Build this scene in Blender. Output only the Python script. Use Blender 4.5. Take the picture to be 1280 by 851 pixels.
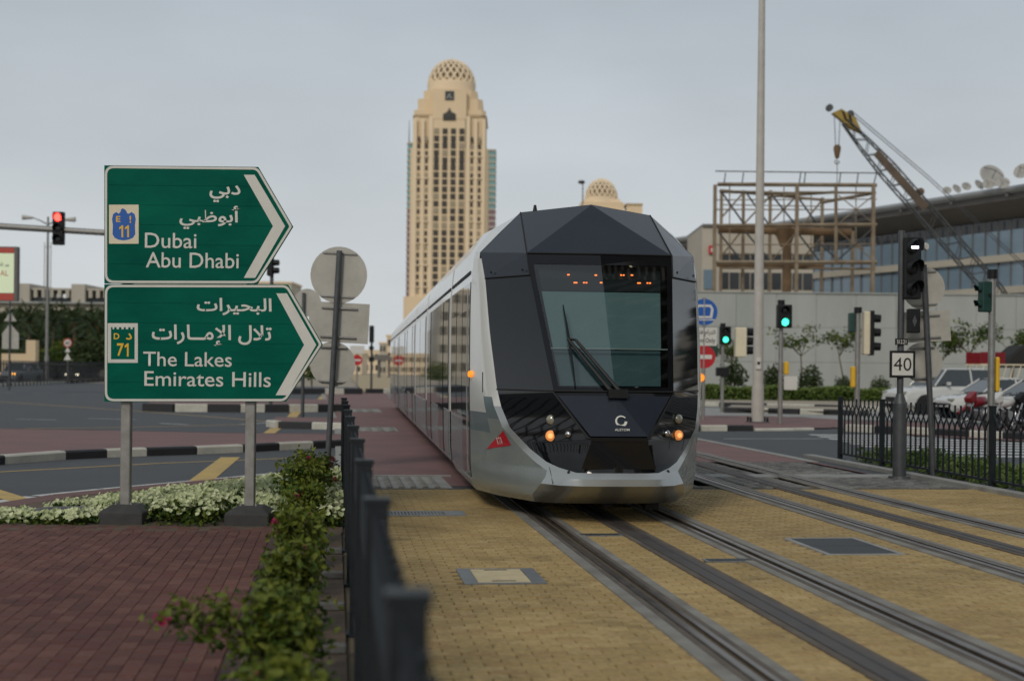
import bpy, math, random
from mathutils import Vector, Matrix
from mathutils.bvhtree import BVHTree

R = math.radians
random.seed(7)
scene = bpy.context.scene
col = scene.collection
for _o in list(bpy.data.objects):
    bpy.data.objects.remove(_o)

# ------------------------------------------------------------------ camera, sky, sun, exposure
FPX, EYE, HOR, ROLL = 1778.0, 1.6, 462.0, R(0.6)      # focal length in photo pixels, eye height, horizon row, tilt
cam_data = bpy.data.cameras.new('camera')
cam = bpy.data.objects.new('camera', cam_data)
col.objects.link(cam)
cam.location = (0, 0, EYE)
cam.rotation_euler = (Matrix.Rotation(R(90), 3, 'X') @ Matrix.Rotation(ROLL, 3, 'Z')).to_euler()
cam_data.sensor_width = 36
cam_data.lens = 50.0
cam_data.shift_y = (HOR - 425.5) / 1280
cam_data.clip_start = 0.05
cam_data.clip_end = 6000
cam_data.dof.use_dof = True
cam_data.dof.focus_distance = 15.3
cam_data.dof.aperture_fstop = 1.6
scene.camera = cam

SUN_EL, SUN_AZ = R(34), R(200)        # high, behind the camera and a little to its left
world = bpy.data.worlds.new('World')
scene.world = world
world.use_nodes = True
wn, wl = world.node_tree.nodes, world.node_tree.links
bg = wn['Background']
sky = wn.new('ShaderNodeTexSky')
sky.sky_type = 'NISHITA'
sky.sun_disc = False
sky.sun_elevation = SUN_EL
sky.sun_rotation = SUN_AZ
sky.dust_density = 4.0
tc = wn.new('ShaderNodeTexCoord')
sep = wn.new('ShaderNodeSeparateXYZ')
wl.new(tc.outputs['Generated'], sep.inputs[0])
ramp = wn.new('ShaderNodeValToRGB')               # overcast layer: paler towards the horizon
cr = ramp.color_ramp
cr.elements[0].position, cr.elements[0].color = 0.0, (7.7, 8.05, 8.2, 1)
cr.elements[1].position, cr.elements[1].color = 1.0, (4.0, 4.5, 5.0, 1)
e = cr.elements.new(0.08); e.color = (7.4, 7.85, 8.15, 1)
e = cr.elements.new(0.24); e.color = (5.5, 6.1, 6.6, 1)
wl.new(sep.outputs[2], ramp.inputs[0])
mp = wn.new('ShaderNodeMapping'); mp.inputs['Scale'].default_value = (1.5, 1.5, 4)
wl.new(tc.outputs['Generated'], mp.inputs[0])
nz = wn.new('ShaderNodeTexNoise'); nz.inputs['Scale'].default_value = 2.2; nz.inputs['Detail'].default_value = 5
nz.inputs['Roughness'].default_value = 0.5
wl.new(mp.outputs[0], nz.inputs['Vector'])
nr = wn.new('ShaderNodeMapRange'); nr.inputs[1].default_value = 0.3; nr.inputs[2].default_value = 0.7
nr.inputs[3].default_value = 0.90; nr.inputs[4].default_value = 1.08
wl.new(nz.outputs[0], nr.inputs[0])
vm = wn.new('ShaderNodeVectorMath'); vm.operation = 'SCALE'
wl.new(ramp.outputs[0], vm.inputs[0]); wl.new(nr.outputs[0], vm.inputs['Scale'])
mix = wn.new('ShaderNodeMixRGB'); mix.inputs[0].default_value = 0.93
wl.new(sky.outputs[0], mix.inputs[1]); wl.new(vm.outputs[0], mix.inputs[2])
wl.new(mix.outputs[0], bg.inputs[0])
bg.inputs[1].default_value = 0.095

sun_data = bpy.data.lights.new('sun', 'SUN')
sun_data.energy = 1.35
sun_data.angle = R(14)
sun_data.color = (1.0, 0.93, 0.82)
sun = bpy.data.objects.new('sun', sun_data)
col.objects.link(sun)
_d = Vector((math.sin(SUN_AZ) * math.cos(SUN_EL), math.cos(SUN_AZ) * math.cos(SUN_EL), math.sin(SUN_EL)))
sun.rotation_euler = (-_d).to_track_quat('-Z', 'Y').to_euler()

vs = scene.view_settings
vs.view_transform = 'Standard'
vs.look = 'None'
vs.exposure = -0.18
vs.gamma = 1.0
vs.use_curve_mapping = False
cy = scene.cycles
cy.max_bounces = 7; cy.diffuse_bounces = 3; cy.glossy_bounces = 4; cy.transmission_bounces = 5; cy.transparent_max_bounces = 8
cy.caustics_reflective = False; cy.caustics_refractive = False
cy.use_denoising = True
cy.sample_clamp_indirect = 6

# ------------------------------------------------------------------ measuring: photo pixel -> place in the world
def unroll(px, py):
    dx, dy = px - 640, py - HOR
    return dx * math.cos(ROLL) + dy * math.sin(ROLL), -dx * math.sin(ROLL) + dy * math.cos(ROLL)
def P(px, py, d):
    dx, dy = unroll(px, py)
    return Vector((dx / FPX * d, d, EYE - dy / FPX * d))
def G(px, py, z=0.0):
    dx, dy = unroll(px, py)
    d = FPX * (EYE - z) / dy
    return Vector((dx / FPX * d, d, z))
PHI = math.atan(0.125)                   # the tram line runs a little to the left of the view
CA, SA = math.cos(PHI), math.sin(PHI)
def T(a, b, z=0.0):                      # a across the tram line from the left fence, b along it
    return Vector((0.144 + a * CA - b * SA, a * SA + b * CA, z))
def Tinv(p):
    x = p[0] - 0.144
    return x * CA + p[1] * SA, -x * SA + p[1] * CA

# ------------------------------------------------------------------ mesh helpers
class MB:
    def __init__(s): s.v = []; s.f = []; s.m = []; s.t = None; s.cur = 0
    def face(s, pts, mi=None):
        n = len(s.v); s.v += [tuple(p) for p in pts]; s.f.append(tuple(range(n, n + len(pts)))); s.m.append(s.cur if mi is None else mi)
    def raw(s, verts, faces):
        n = len(s.v); s.v += [tuple(p) for p in verts]
        for f in faces: s.f.append(tuple(n + i for i in f)); s.m.append(s.cur)
    def box(s, c, d, rz=0.0, M=None):
        x, y, z = d[0] / 2, d[1] / 2, d[2] / 2
        vs_ = [Vector((i, j, k)) for k in (-z, z) for j in (-y, y) for i in (-x, x)]
        if rz:
            q = Matrix.Rotation(rz, 3, 'Z'); vs_ = [q @ v for v in vs_]
        if M is not None: vs_ = [M @ v for v in vs_]
        c = Vector(c)
        s.raw([v + c for v in vs_], [(0, 2, 3, 1), (4, 5, 7, 6), (0, 1, 5, 4), (2, 6, 7, 3), (0, 4, 6, 2), (1, 3, 7, 5)])
        return s
    def bbox(s, a, b):
        return s.box([(a[i] + b[i]) / 2 for i in range(3)], [abs(b[i] - a[i]) for i in range(3)])
    def tube(s, p0, p1, r0, r1=None, n=8, caps=True):
        r1 = r0 if r1 is None else r1
        p0, p1 = Vector(p0), Vector(p1); d = (p1 - p0)
        if d.length < 1e-6: return s
        q = d.to_track_quat('Z', 'Y')
        vs_ = []
        for p, r in ((p0, r0), (p1, r1)):
            for i in range(n):
                a = 2 * math.pi * i / n
                vs_.append(p + q @ Vector((r * math.cos(a), r * math.sin(a), 0)))
        fs = [(i, (i + 1) % n, n + (i + 1) % n, n + i) for i in range(n)]
        if caps: fs += [tuple(range(n - 1, -1, -1)), tuple(range(n, 2 * n))]
        s.raw(vs_, fs); return s
    def path(s, pts, r, n=6):
        pts = [Vector(p) for p in pts]; rings = []
        for i, p in enumerate(pts):
            d = (pts[min(i + 1, len(pts) - 1)] - pts[max(i - 1, 0)])
            q = d.to_track_quat('Z', 'Y'); rr = r[i] if isinstance(r, (list, tuple)) else r
            rings.append([p + q @ Vector((rr * math.cos(2 * math.pi * k / n), rr * math.sin(2 * math.pi * k / n), 0)) for k in range(n)])
        fs = []
        for i in range(len(pts) - 1):
            for k in range(n): fs.append((i * n + k, i * n + (k + 1) % n, (i + 1) * n + (k + 1) % n, (i + 1) * n + k))
        fs += [tuple(range(n - 1, -1, -1)), tuple((len(pts) - 1) * n + k for k in range(n))]
        s.raw([v for r_ in rings for v in r_], fs); return s
    def prism(s, pts, ext):
        pts = [Vector(p) for p in pts]; ext = Vector(ext); n = len(pts)
        fs = [tuple(range(n - 1, -1, -1)), tuple(range(n, 2 * n))] + [(i, (i + 1) % n, n + (i + 1) % n, n + i) for i in range(n)]
        s.raw(pts + [p + ext for p in pts], fs); return s
    def lathe(s, prof, n=16, M=None, caps=True):
        vs_ = []
        for r, z in prof:
            for k in range(n):
                v = Vector((r * math.cos(2 * math.pi * k / n), r * math.sin(2 * math.pi * k / n), z))
                vs_.append(M @ v if M is not None else v)
        fs = [(i * n + k, i * n + (k + 1) % n, (i + 1) * n + (k + 1) % n, (i + 1) * n + k) for i in range(len(prof) - 1) for k in range(n)]
        if caps: fs += [tuple(range(n - 1, -1, -1)), tuple((len(prof) - 1) * n + k for k in range(n))]
        s.raw(vs_, fs); return s
    def disc(s, c, r, th, axis='Y', n=28):
        c = Vector(c); d = {'X': Vector((th, 0, 0)), 'Y': Vector((0, th, 0)), 'Z': Vector((0, 0, th))}[axis]
        return s.tube(c - d / 2, c + d / 2, r, r, n)
    def mesh(s, name, mats, smooth=False):
        me = bpy.data.meshes.new(name)
        me.from_pydata(s.v, [], s.f)
        for m in (mats if isinstance(mats, (list, tuple)) else [mats]): me.materials.append(m)
        if any(s.m): me.polygons.foreach_set('material_index', s.m)
        if s.t is not None:
            at = me.attributes.new('tint', 'FLOAT', 'FACE'); at.data.foreach_set('value', s.t)
        if smooth:
            me.polygons.foreach_set('use_smooth', [True] * len(me.polygons))
            me.set_sharp_from_angle(angle=R(smooth if smooth is not True else 35))
        me.update(); me.validate()
        return me
    def build(s, name, mats, parent=None, loc=None, smooth=False, rz=0.0):
        return link(name, s.mesh(name, mats, smooth), parent, loc, rz)
def link(name, me, parent=None, loc=None, rz=0.0):
    o = bpy.data.objects.new(name, me); col.objects.link(o)
    if parent is not None: o.parent = parent
    if loc is not None: o.location = loc
    if rz: o.rotation_euler = (0, 0, rz)
    return o
def tag(o, label=None, cat=None, group=None, kind=None):
    if label: o['label'] = label
    if cat: o['category'] = cat
    if group: o['group'] = group
    if kind: o['kind'] = kind
    return o
def thing(name, label, cat, loc=(0, 0, 0), rz=0.0, group=None):
    o = bpy.data.objects.new(name, None); col.objects.link(o)
    o.location = loc; o.rotation_euler = (0, 0, rz); o.empty_display_size = 0.2
    return tag(o, label, cat, group)
def struct(name, mb, m, label=None):
    o = mb.build(name, m); o['kind'] = 'structure'
    if label: o['label'] = label
    return o
def bevel(o, w, seg=2, ang=40):
    b = o.modifiers.new('b', 'BEVEL'); b.width = w; b.segments = seg; b.limit_method = 'ANGLE'; b.angle_limit = R(ang)
    return o
def copy_tree(o, parent=None):
    c = o.copy(); col.objects.link(c)
    if parent is not None: c.parent = parent
    for ch in list(o.children): copy_tree(ch, c)
    return c

# ------------------------------------------------------------------ materials (all procedural)
def mat(name, c, rough=0.6, metal=0.0, var=0.12, scale=6.0, bump=0.0, bscale=60.0, coat=0.0, spec=0.5, c2=None, detail=6, stretch=None):
    m = bpy.data.materials.new(name); m.use_nodes = True
    n, l = m.node_tree.nodes, m.node_tree.links; b = n['Principled BSDF']
    b.inputs['Roughness'].default_value = rough; b.inputs['Metallic'].default_value = metal
    b.inputs['Coat Weight'].default_value = coat; b.inputs['Coat Roughness'].default_value = 0.04
    b.inputs['Specular IOR Level'].default_value = spec
    t = n.new('ShaderNodeTexCoord'); src = t.outputs['Object']
    if stretch:
        q = n.new('ShaderNodeMapping'); q.inputs['Scale'].default_value = stretch; l.new(src, q.inputs[0]); src = q.outputs[0]
    z = n.new('ShaderNodeTexNoise'); z.inputs['Scale'].default_value = scale; z.inputs['Detail'].default_value = detail
    z.inputs['Roughness'].default_value = 0.62
    l.new(src, z.inputs['Vector'])
    r = n.new('ShaderNodeValToRGB'); r.color_ramp.elements[0].position = 0.3; r.color_ramp.elements[1].position = 0.72
    lo = c2 if c2 else tuple(x * (1 - var) for x in c); hi = c if c2 else tuple(min(1, x * (1 + var)) for x in c)
    r.color_ramp.elements[0].color = (*lo, 1); r.color_ramp.elements[1].color = (*hi, 1)
    l.new(z.outputs[0], r.inputs[0]); l.new(r.outputs[0], b.inputs['Base Color'])
    rr = n.new('ShaderNodeMapRange'); rr.inputs[3].default_value = max(0.0, rough - 0.25 * min(rough, 0.4)); rr.inputs[4].default_value = min(1.0, rough + 0.25 * min(rough, 0.4))
    l.new(z.outputs[0], rr.inputs[0]); l.new(rr.outputs[0], b.inputs['Roughness'])
    if bump:
        z2 = n.new('ShaderNodeTexNoise'); z2.inputs['Scale'].default_value = bscale; z2.inputs['Detail'].default_value = 4
        l.new(t.outputs['Object'], z2.inputs['Vector'])
        bp = n.new('ShaderNodeBump'); bp.inputs['Strength'].default_value = bump; bp.inputs['Distance'].default_value = 0.01
        l.new(z2.outputs[0], bp.inputs['Height']); l.new(bp.outputs[0], b.inputs['Normal'])
    return m
def mat_tint(name, cols, rough=0.8, scale=30.0, dirt=0.25, bump=0.25, translucent=0.0, spec=0.3, stain=0.0):
    m = bpy.data.materials.new(name); m.use_nodes = True
    n, l = m.node_tree.nodes, m.node_tree.links; b = n['Principled BSDF']
    b.inputs['Roughness'].default_value = rough; b.inputs['Specular IOR Level'].default_value = spec
    a = n.new('ShaderNodeAttribute'); a.attribute_name = 'tint'
    r = n.new('ShaderNodeValToRGB'); els = r.color_ramp.elements
    while len(els) < len(cols): els.new(0.5)
    for i, c in enumerate(cols): els[i].position = i / (len(cols) - 1); els[i].color = (*c, 1)
    l.new(a.outputs['Fac'], r.inputs[0])
    g = n.new('ShaderNodeNewGeometry')
    z = n.new('ShaderNodeTexNoise'); z.inputs['Scale'].default_value = scale; z.inputs['Detail'].default_value = 5
    z0 = n.new('ShaderNodeTexNoise'); z0.inputs['Scale'].default_value = 0.55; z0.inputs['Detail'].default_value = 5
    l.new(g.outputs['Position'], z.inputs['Vector']); l.new(g.outputs['Position'], z0.inputs['Vector'])
    ad = n.new('ShaderNodeMath'); ad.operation = 'ADD'; l.new(z.outputs[0], ad.inputs[0]); l.new(z0.outputs[0], ad.inputs[1])
    q = n.new('ShaderNodeMapRange'); q.inputs[1].default_value = 0.65; q.inputs[2].default_value = 1.3
    q.inputs[3].default_value = 1 - dirt; q.inputs[4].default_value = 1 + dirt
    l.new(ad.outputs[0], q.inputs[0])
    v = n.new('ShaderNodeVectorMath'); v.operation = 'SCALE'
    l.new(r.outputs[0], v.inputs[0]); l.new(q.outputs[0], v.inputs['Scale'])
    if stain:                       # oil spots and trodden patches with their own outlines
        z3 = n.new('ShaderNodeTexNoise'); z3.inputs['Scale'].default_value = 1.3; z3.inputs['Detail'].default_value = 7; z3.inputs['Roughness'].default_value = 0.7; z3.inputs['Distortion'].default_value = 0.6
        l.new(g.outputs['Position'], z3.inputs['Vector'])
        q3 = n.new('ShaderNodeMapRange'); q3.inputs[1].default_value = 0.54; q3.inputs[2].default_value = 0.68; q3.inputs[3].default_value = 1.0; q3.inputs[4].default_value = 1 - stain
        l.new(z3.outputs[0], q3.inputs[0]); v3 = n.new('ShaderNodeVectorMath'); v3.operation = 'SCALE'
        l.new(v.outputs[0], v3.inputs[0]); l.new(q3.outputs[0], v3.inputs['Scale']); v = v3
    l.new(v.outputs[0], b.inputs['Base Color'])
    if bump:
        bp = n.new('ShaderNodeBump'); bp.inputs['Strength'].default_value = bump; bp.inputs['Distance'].default_value = 0.008
        l.new(z.outputs[0], bp.inputs['Height']); l.new(bp.outputs[0], b.inputs['Normal'])
    if translucent:
        tr = n.new('ShaderNodeBsdfTranslucent'); l.new(v.outputs[0], tr.inputs[0])
        mx = n.new('ShaderNodeMixShader'); mx.inputs[0].default_value = translucent
        l.new(b.outputs[0], mx.inputs[1]); l.new(tr.outputs[0], mx.inputs[2]); l.new(mx.outputs[0], n['Material Output'].inputs[0])
    return m
def emit(name, c, strength):
    m = bpy.data.materials.new(name); m.use_nodes = True; b = m.node_tree.nodes['Principled BSDF']
    b.inputs['Base Color'].default_value = (*c, 1); b.inputs['Emission Color'].default_value = (*c, 1); b.inputs['Emission Strength'].default_value = strength
    return m
def glass(name, tint, alpha, rough=0.02):
    m = bpy.data.materials.new(name); m.use_nodes = True; n, l = m.node_tree.nodes, m.node_tree.links
    for x in list(n):
        if x.type == 'BSDF_PRINCIPLED': n.remove(x)
    tr = n.new('ShaderNodeBsdfTransparent'); tr.inputs[0].default_value = (*tint, 1)
    gl = n.new('ShaderNodeBsdfGlossy'); gl.inputs['Roughness'].default_value = rough
    fr = n.new('ShaderNodeFresnel'); fr.inputs[0].default_value = 1.5
    ad = n.new('ShaderNodeMath'); ad.operation = 'ADD'; ad.inputs[1].default_value = alpha; ad.use_clamp = True
    mx = n.new('ShaderNodeMixShader'); l.new(fr.outputs[0], ad.inputs[0]); l.new(ad.outputs[0], mx.inputs[0])
    l.new(tr.outputs[0], mx.inputs[1]); l.new(gl.outputs[0], mx.inputs[2]); l.new(mx.outputs[0], n['Material Output'].inputs[0])
    return m
M = {}
M['ground'] = mat('sandy_ground', (0.34, 0.29, 0.22), 0.95, var=0.2, scale=0.3)
M['asphalt'] = mat('asphalt', (0.085, 0.09, 0.096), 0.75, c2=(0.06, 0.064, 0.07), scale=0.9, bump=0.4, bscale=120, spec=0.35)
M['red_road'] = mat('red_asphalt', (0.23, 0.12, 0.11), 0.75, c2=(0.155, 0.082, 0.077), scale=0.7, bump=0.4, bscale=90)
M['mortar'] = mat('mortar', (0.12, 0.092, 0.055), 0.95, scale=12)
M['mortar_red'] = mat('mortar_red', (0.068, 0.039, 0.034), 0.95, scale=12)
M['yellow_brick'] = mat_tint('yellow_brick', [(0.345, 0.245, 0.102), (0.395, 0.282, 0.118), (0.37, 0.257, 0.105), (0.43, 0.312, 0.142), (0.355, 0.236, 0.10)], dirt=0.30, stain=0.32)
M['red_brick'] = mat_tint('red_brick', [(0.095, 0.038, 0.031), (0.132, 0.053, 0.042), (0.11, 0.046, 0.037), (0.155, 0.068, 0.052), (0.115, 0.041, 0.034)], dirt=0.3, stain=0.25)
M['concrete'] = mat('concrete', (0.36, 0.355, 0.335), 0.85, c2=(0.23, 0.23, 0.215), scale=2.2, bump=0.25)
M['wall_concrete'] = mat('wall_concrete', (0.42, 0.44, 0.42), 0.88, c2=(0.33, 0.35, 0.335), scale=0.5, bump=0.15, stretch=(1.0, 1.0, 0.25))
M['rail_steel'] = mat('rail_steel', (0.25, 0.215, 0.19), 0.3, 0.8, c2=(0.11, 0.085, 0.07), scale=3)
M['groove'] = mat('rail_groove', (0.035, 0.03, 0.027), 0.8, scale=5)
M['band'] = mat('rail_band', (0.29, 0.28, 0.25), 0.85, c2=(0.155, 0.14, 0.12), scale=2.2, bump=0.3)
M['power'] = mat('power_strip', (0.085, 0.072, 0.064), 0.6, c2=(0.042, 0.036, 0.033), scale=3)
M['strip_edge'] = mat('strip_edging', (0.15, 0.12, 0.09), 0.8, c2=(0.065, 0.052, 0.042), scale=2)
M['plinth_grey'] = mat('grey_collar', (0.16, 0.155, 0.145), 0.85, c2=(0.09, 0.088, 0.083), scale=6, bump=0.3)
M['white_paint'] = mat('white_paint', (0.66, 0.66, 0.63), 0.7, c2=(0.42, 0.42, 0.41), scale=3)
M['line_yellow'] = mat('yellow_paint', (0.60, 0.40, 0.10), 0.7, c2=(0.42, 0.29, 0.10), scale=3)
M['kerb_white'] = mat('kerb_white', (0.62, 0.60, 0.52), 0.8, c2=(0.46, 0.44, 0.38), scale=4, bump=0.2)
M['kerb_black'] = mat('kerb_black', (0.022, 0.022, 0.024), 0.6, scale=4, bump=0.2)
M['kerb_red'] = mat('kerb_red', (0.15, 0.075, 0.065), 0.8, scale=4, bump=0.2)
M['soil'] = mat('soil', (0.15, 0.105, 0.07), 0.95, c2=(0.07, 0.05, 0.035), scale=9, bump=0.6, bscale=30)
M['fence'] = mat('dark_fence_paint', (0.014, 0.018, 0.022), 0.45, var=0.25, scale=20, spec=0.3)
M['galv'] = mat('galvanised_steel', (0.36, 0.355, 0.34), 0.5, 0.55, c2=(0.25, 0.24, 0.22), scale=8)
M['pole_dark'] = mat('dark_grey_pole', (0.085, 0.09, 0.095), 0.5, 0.3, var=0.2, scale=8)
M['pole_pale'] = mat('pale_lamp_pole', (0.50, 0.475, 0.43), 0.6, var=0.1, scale=3)
M['sign_back'] = mat('sign_back', (0.50, 0.48, 0.43), 0.6, 0.1, c2=(0.39, 0.375, 0.335), scale=4)
M['sign_green'] = mat('sign_green', (0.003, 0.135, 0.086), 0.5, c2=(0.001, 0.082, 0.06), scale=1.1, stretch=(1, 1, 2.5), spec=0.04)
M['sign_white'] = mat('sign_white', (0.66, 0.65, 0.60), 0.5, var=0.06, scale=4)
M['sign_cream'] = mat('sign_cream', (0.74, 0.66, 0.48), 0.5, var=0.06, scale=4)
M['sign_blue'] = mat('sign_blue', (0.006, 0.10, 0.42), 0.45, var=0.1)
M['sign_red'] = mat('sign_red', (0.50, 0.012, 0.02), 0.45, var=0.1)
M['sign_yellow'] = mat('sign_yellow', (0.80, 0.47, 0.02), 0.5, var=0.06)
M['black'] = mat('black_plastic', (0.012, 0.013, 0.014), 0.5, var=0.2, spec=0.25)
M['green_case'] = mat('dark_green_case', (0.012, 0.05, 0.04), 0.5, var=0.2)
M['lens_dark'] = mat('unlit_lens', (0.02, 0.02, 0.022), 0.15, var=0.2)
M['plinth'] = mat('plinth', (0.06, 0.057, 0.055), 0.8, c2=(0.03, 0.03, 0.03), scale=8, bump=0.3)
M['tram_white'] = mat('tram_white', (0.70, 0.70, 0.67), 0.22, var=0.03, scale=1.5, coat=0.5)
M['tram_silver'] = mat('tram_silver', (0.40, 0.42, 0.42), 0.30, 0.5, var=0.05, scale=1.5, coat=0.4)
M['tram_grey'] = mat('tram_grey', (0.33, 0.365, 0.36), 0.26, 0.35, var=0.07, scale=1.3, coat=0.4)
M['tram_teal'] = mat('tram_teal', (0.17, 0.225, 0.24), 0.24, 0.2, var=0.06, scale=1.3, coat=0.4)
M['tram_navy'] = mat('tram_navy', (0.016, 0.021, 0.031), 0.24, var=0.1, scale=2, spec=0.45)
M['tram_black'] = mat('tram_gloss_black', (0.006, 0.0065, 0.008), 0.05, var=0.1, spec=0.42)
M['seam'] = mat('rubber_seam', (0.006, 0.006, 0.006), 0.7)
M['tram_glass'] = mat('tram_side_glass', (0.020, 0.024, 0.026), 0.03, var=0.1, spec=0.42)
M['windscreen'] = glass('windscreen_glass', (0.58, 0.70, 0.70), 0.085)
M['blind'] = mat('cab_blind', (0.27, 0.345, 0.355), 0.7, var=0.06)
M['blind_dark'] = mat('cab_lower_panel', (0.12, 0.175, 0.19), 0.7, var=0.1)
M['cab_dark'] = mat('cab_interior', (0.02, 0.024, 0.027), 0.8, var=0.1)
M['under'] = mat('underframe', (0.018, 0.017, 0.017), 0.8)
M['red_badge'] = mat('red_badge', (0.52, 0.012, 0.03), 0.4, var=0.05)
M['led'] = emit('orange_led', (1.0, 0.17, 0.03), 4.5)
M['head_amber'] = emit('warm_headlamp', (1.0, 0.40, 0.13), 1.15)
M['amber_glass'] = emit('amber_lens', (1.0, 0.36, 0.10), 0.28)
M['lamp_off'] = mat('lamp_clear', (0.32, 0.31, 0.25), 0.12, 0.3, var=0.1, coat=0.6)
M['chrome'] = mat('chrome', (0.55, 0.55, 0.55), 0.15, 0.95, var=0.05)
M['amber'] = emit('amber_marker', (1.0, 0.30, 0.02), 0.9)
M['lit_red'] = emit('red_light', (1.0, 0.035, 0.025), 9)
M['lit_green'] = emit('green_light', (0.05, 1.0, 0.55), 3.5)
M['lit_white'] = emit('white_light', (0.85, 0.82, 1.0), 6)
M['lit_car'] = emit('car_headlight', (1.0, 0.9, 0.65), 6)
M['lit_orange'] = emit('car_indicator', (1.0, 0.42, 0.05), 4)
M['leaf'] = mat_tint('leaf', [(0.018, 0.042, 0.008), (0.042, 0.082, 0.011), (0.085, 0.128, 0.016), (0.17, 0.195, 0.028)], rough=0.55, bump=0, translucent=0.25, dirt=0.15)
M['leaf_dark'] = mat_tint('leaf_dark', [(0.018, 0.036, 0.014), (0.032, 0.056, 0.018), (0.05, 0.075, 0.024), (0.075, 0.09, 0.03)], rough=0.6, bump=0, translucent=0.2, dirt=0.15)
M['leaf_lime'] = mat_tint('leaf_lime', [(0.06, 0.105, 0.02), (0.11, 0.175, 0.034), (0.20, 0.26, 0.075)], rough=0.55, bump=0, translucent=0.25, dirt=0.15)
M['petal'] = mat_tint('white_petal', [(0.44, 0.50, 0.26), (0.60, 0.64, 0.38), (0.74, 0.76, 0.52)], rough=0.6, bump=0, translucent=0.25, dirt=0.1)
M['bract'] = mat_tint('magenta_bract', [(0.26, 0.01, 0.07), (0.40, 0.015, 0.12), (0.30, 0.02, 0.04)], rough=0.6, bump=0, translucent=0.25, dirt=0.1)
M['bark'] = mat('bark', (0.14, 0.105, 0.075), 0.9, var=0.3, scale=10)
M['frond_dry'] = mat('dry_frond', (0.20, 0.12, 0.05), 0.8, var=0.3)
M['tower'] = mat('tower_stone', (0.75, 0.585, 0.385), 0.85, var=0.05, scale=0.05)
M['tower_pale'] = mat('tower_pale', (0.80, 0.645, 0.45), 0.85, var=0.05, scale=0.05)
M['tower_dark'] = mat('tower_band', (0.46, 0.34, 0.205), 0.85, var=0.08, scale=0.05)
M['win_dark'] = mat('dark_window', (0.055, 0.048, 0.038), 0.25, var=0.4, scale=0.15)
M['win_light'] = mat('curtained_window', (0.34, 0.28, 0.19), 0.5, var=0.3, scale=0.15)
M['lattice_in'] = mat('dome_inner', (0.22, 0.165, 0.10), 0.9)
M['teal_tower'] = mat('teal_glass', (0.20, 0.36, 0.35), 0.2, var=0.2, scale=0.05)
M['mauve_tower'] = mat('mauve_glass', (0.26, 0.16, 0.18), 0.3, var=0.2, scale=0.05)
M['blue_glass'] = mat('office_glass', (0.19, 0.27, 0.345), 0.12, var=0.22, scale=0.12, coat=0.3)
M['office_dark'] = mat('dark_glass', (0.05, 0.055, 0.06), 0.15, var=0.3, scale=0.2)
M['office_beige'] = mat('office_beige', (0.47, 0.43, 0.36), 0.85, var=0.08, scale=0.2)
M['fascia'] = mat('roof_fascia', (0.15, 0.14, 0.13), 0.6, var=0.12, scale=0.3)
M['roof_metal'] = mat('roof_metal', (0.33, 0.34, 0.345), 0.45, 0.4, var=0.1, scale=0.3)
M['rust'] = mat('rusted_steel', (0.34, 0.285, 0.205), 0.85, c2=(0.17, 0.115, 0.07), scale=0.8)
M['rust_red'] = mat('rust_orange', (0.26, 0.165, 0.085), 0.9, c2=(0.11, 0.07, 0.042), scale=0.9)
M['crane'] = mat('crane_steel', (0.085, 0.09, 0.095), 0.6, 0.3, var=0.25, scale=1)
M['crane_yellow'] = mat('crane_yellow', (0.36, 0.25, 0.05), 0.6, var=0.15, scale=1)
M['crane_board'] = mat('crane_walk_board', (0.115, 0.085, 0.062), 0.8, var=0.3, scale=1)
M['dish'] = mat('dish_white', (0.40, 0.39, 0.36), 0.7, var=0.1)
M['car_white'] = mat('car_white', (0.60, 0.60, 0.58), 0.25, var=0.03, coat=0.7)
M['car_grey'] = mat('car_grey', (0.10, 0.115, 0.14), 0.25, 0.3, var=0.05, coat=0.7)
M['car_pale'] = mat('car_pale', (0.35, 0.38, 0.40), 0.3, 0.3, var=0.05, coat=0.7)
M['car_red'] = mat('truck_red', (0.20, 0.008, 0.014), 0.35, var=0.1, coat=0.4)
M['car_glass'] = mat('car_glass', (0.035, 0.045, 0.05), 0.05, var=0.1, coat=0.6)
M['tyre'] = mat('tyre', (0.015, 0.015, 0.016), 0.85, var=0.2)
M['rim'] = mat('alloy_rim', (0.35, 0.35, 0.36), 0.3, 0.8, var=0.1)
M['bill_red'] = mat('billboard_red', (0.50, 0.07, 0.045), 0.5, var=0.05)
M['bill_pale'] = emit('billboard_face', (0.55, 0.62, 0.42), 0.5)
M['cover_dark'] = mat('cast_iron', (0.07, 0.074, 0.078), 0.6, 0.4, c2=(0.035, 0.036, 0.038), scale=14, bump=0.8, bscale=45)
M['cover_cream'] = mat('cover_cream', (0.62, 0.52, 0.32), 0.85, c2=(0.50, 0.40, 0.24), scale=6)
M['steel_frame'] = mat('cover_frame', (0.21, 0.22, 0.225), 0.5, 0.5, var=0.2, scale=8)
M['cobble'] = mat_tint('grey_cobble', [(0.10, 0.10, 0.095), (0.155, 0.15, 0.14), (0.20, 0.195, 0.18)], dirt=0.3)

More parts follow.
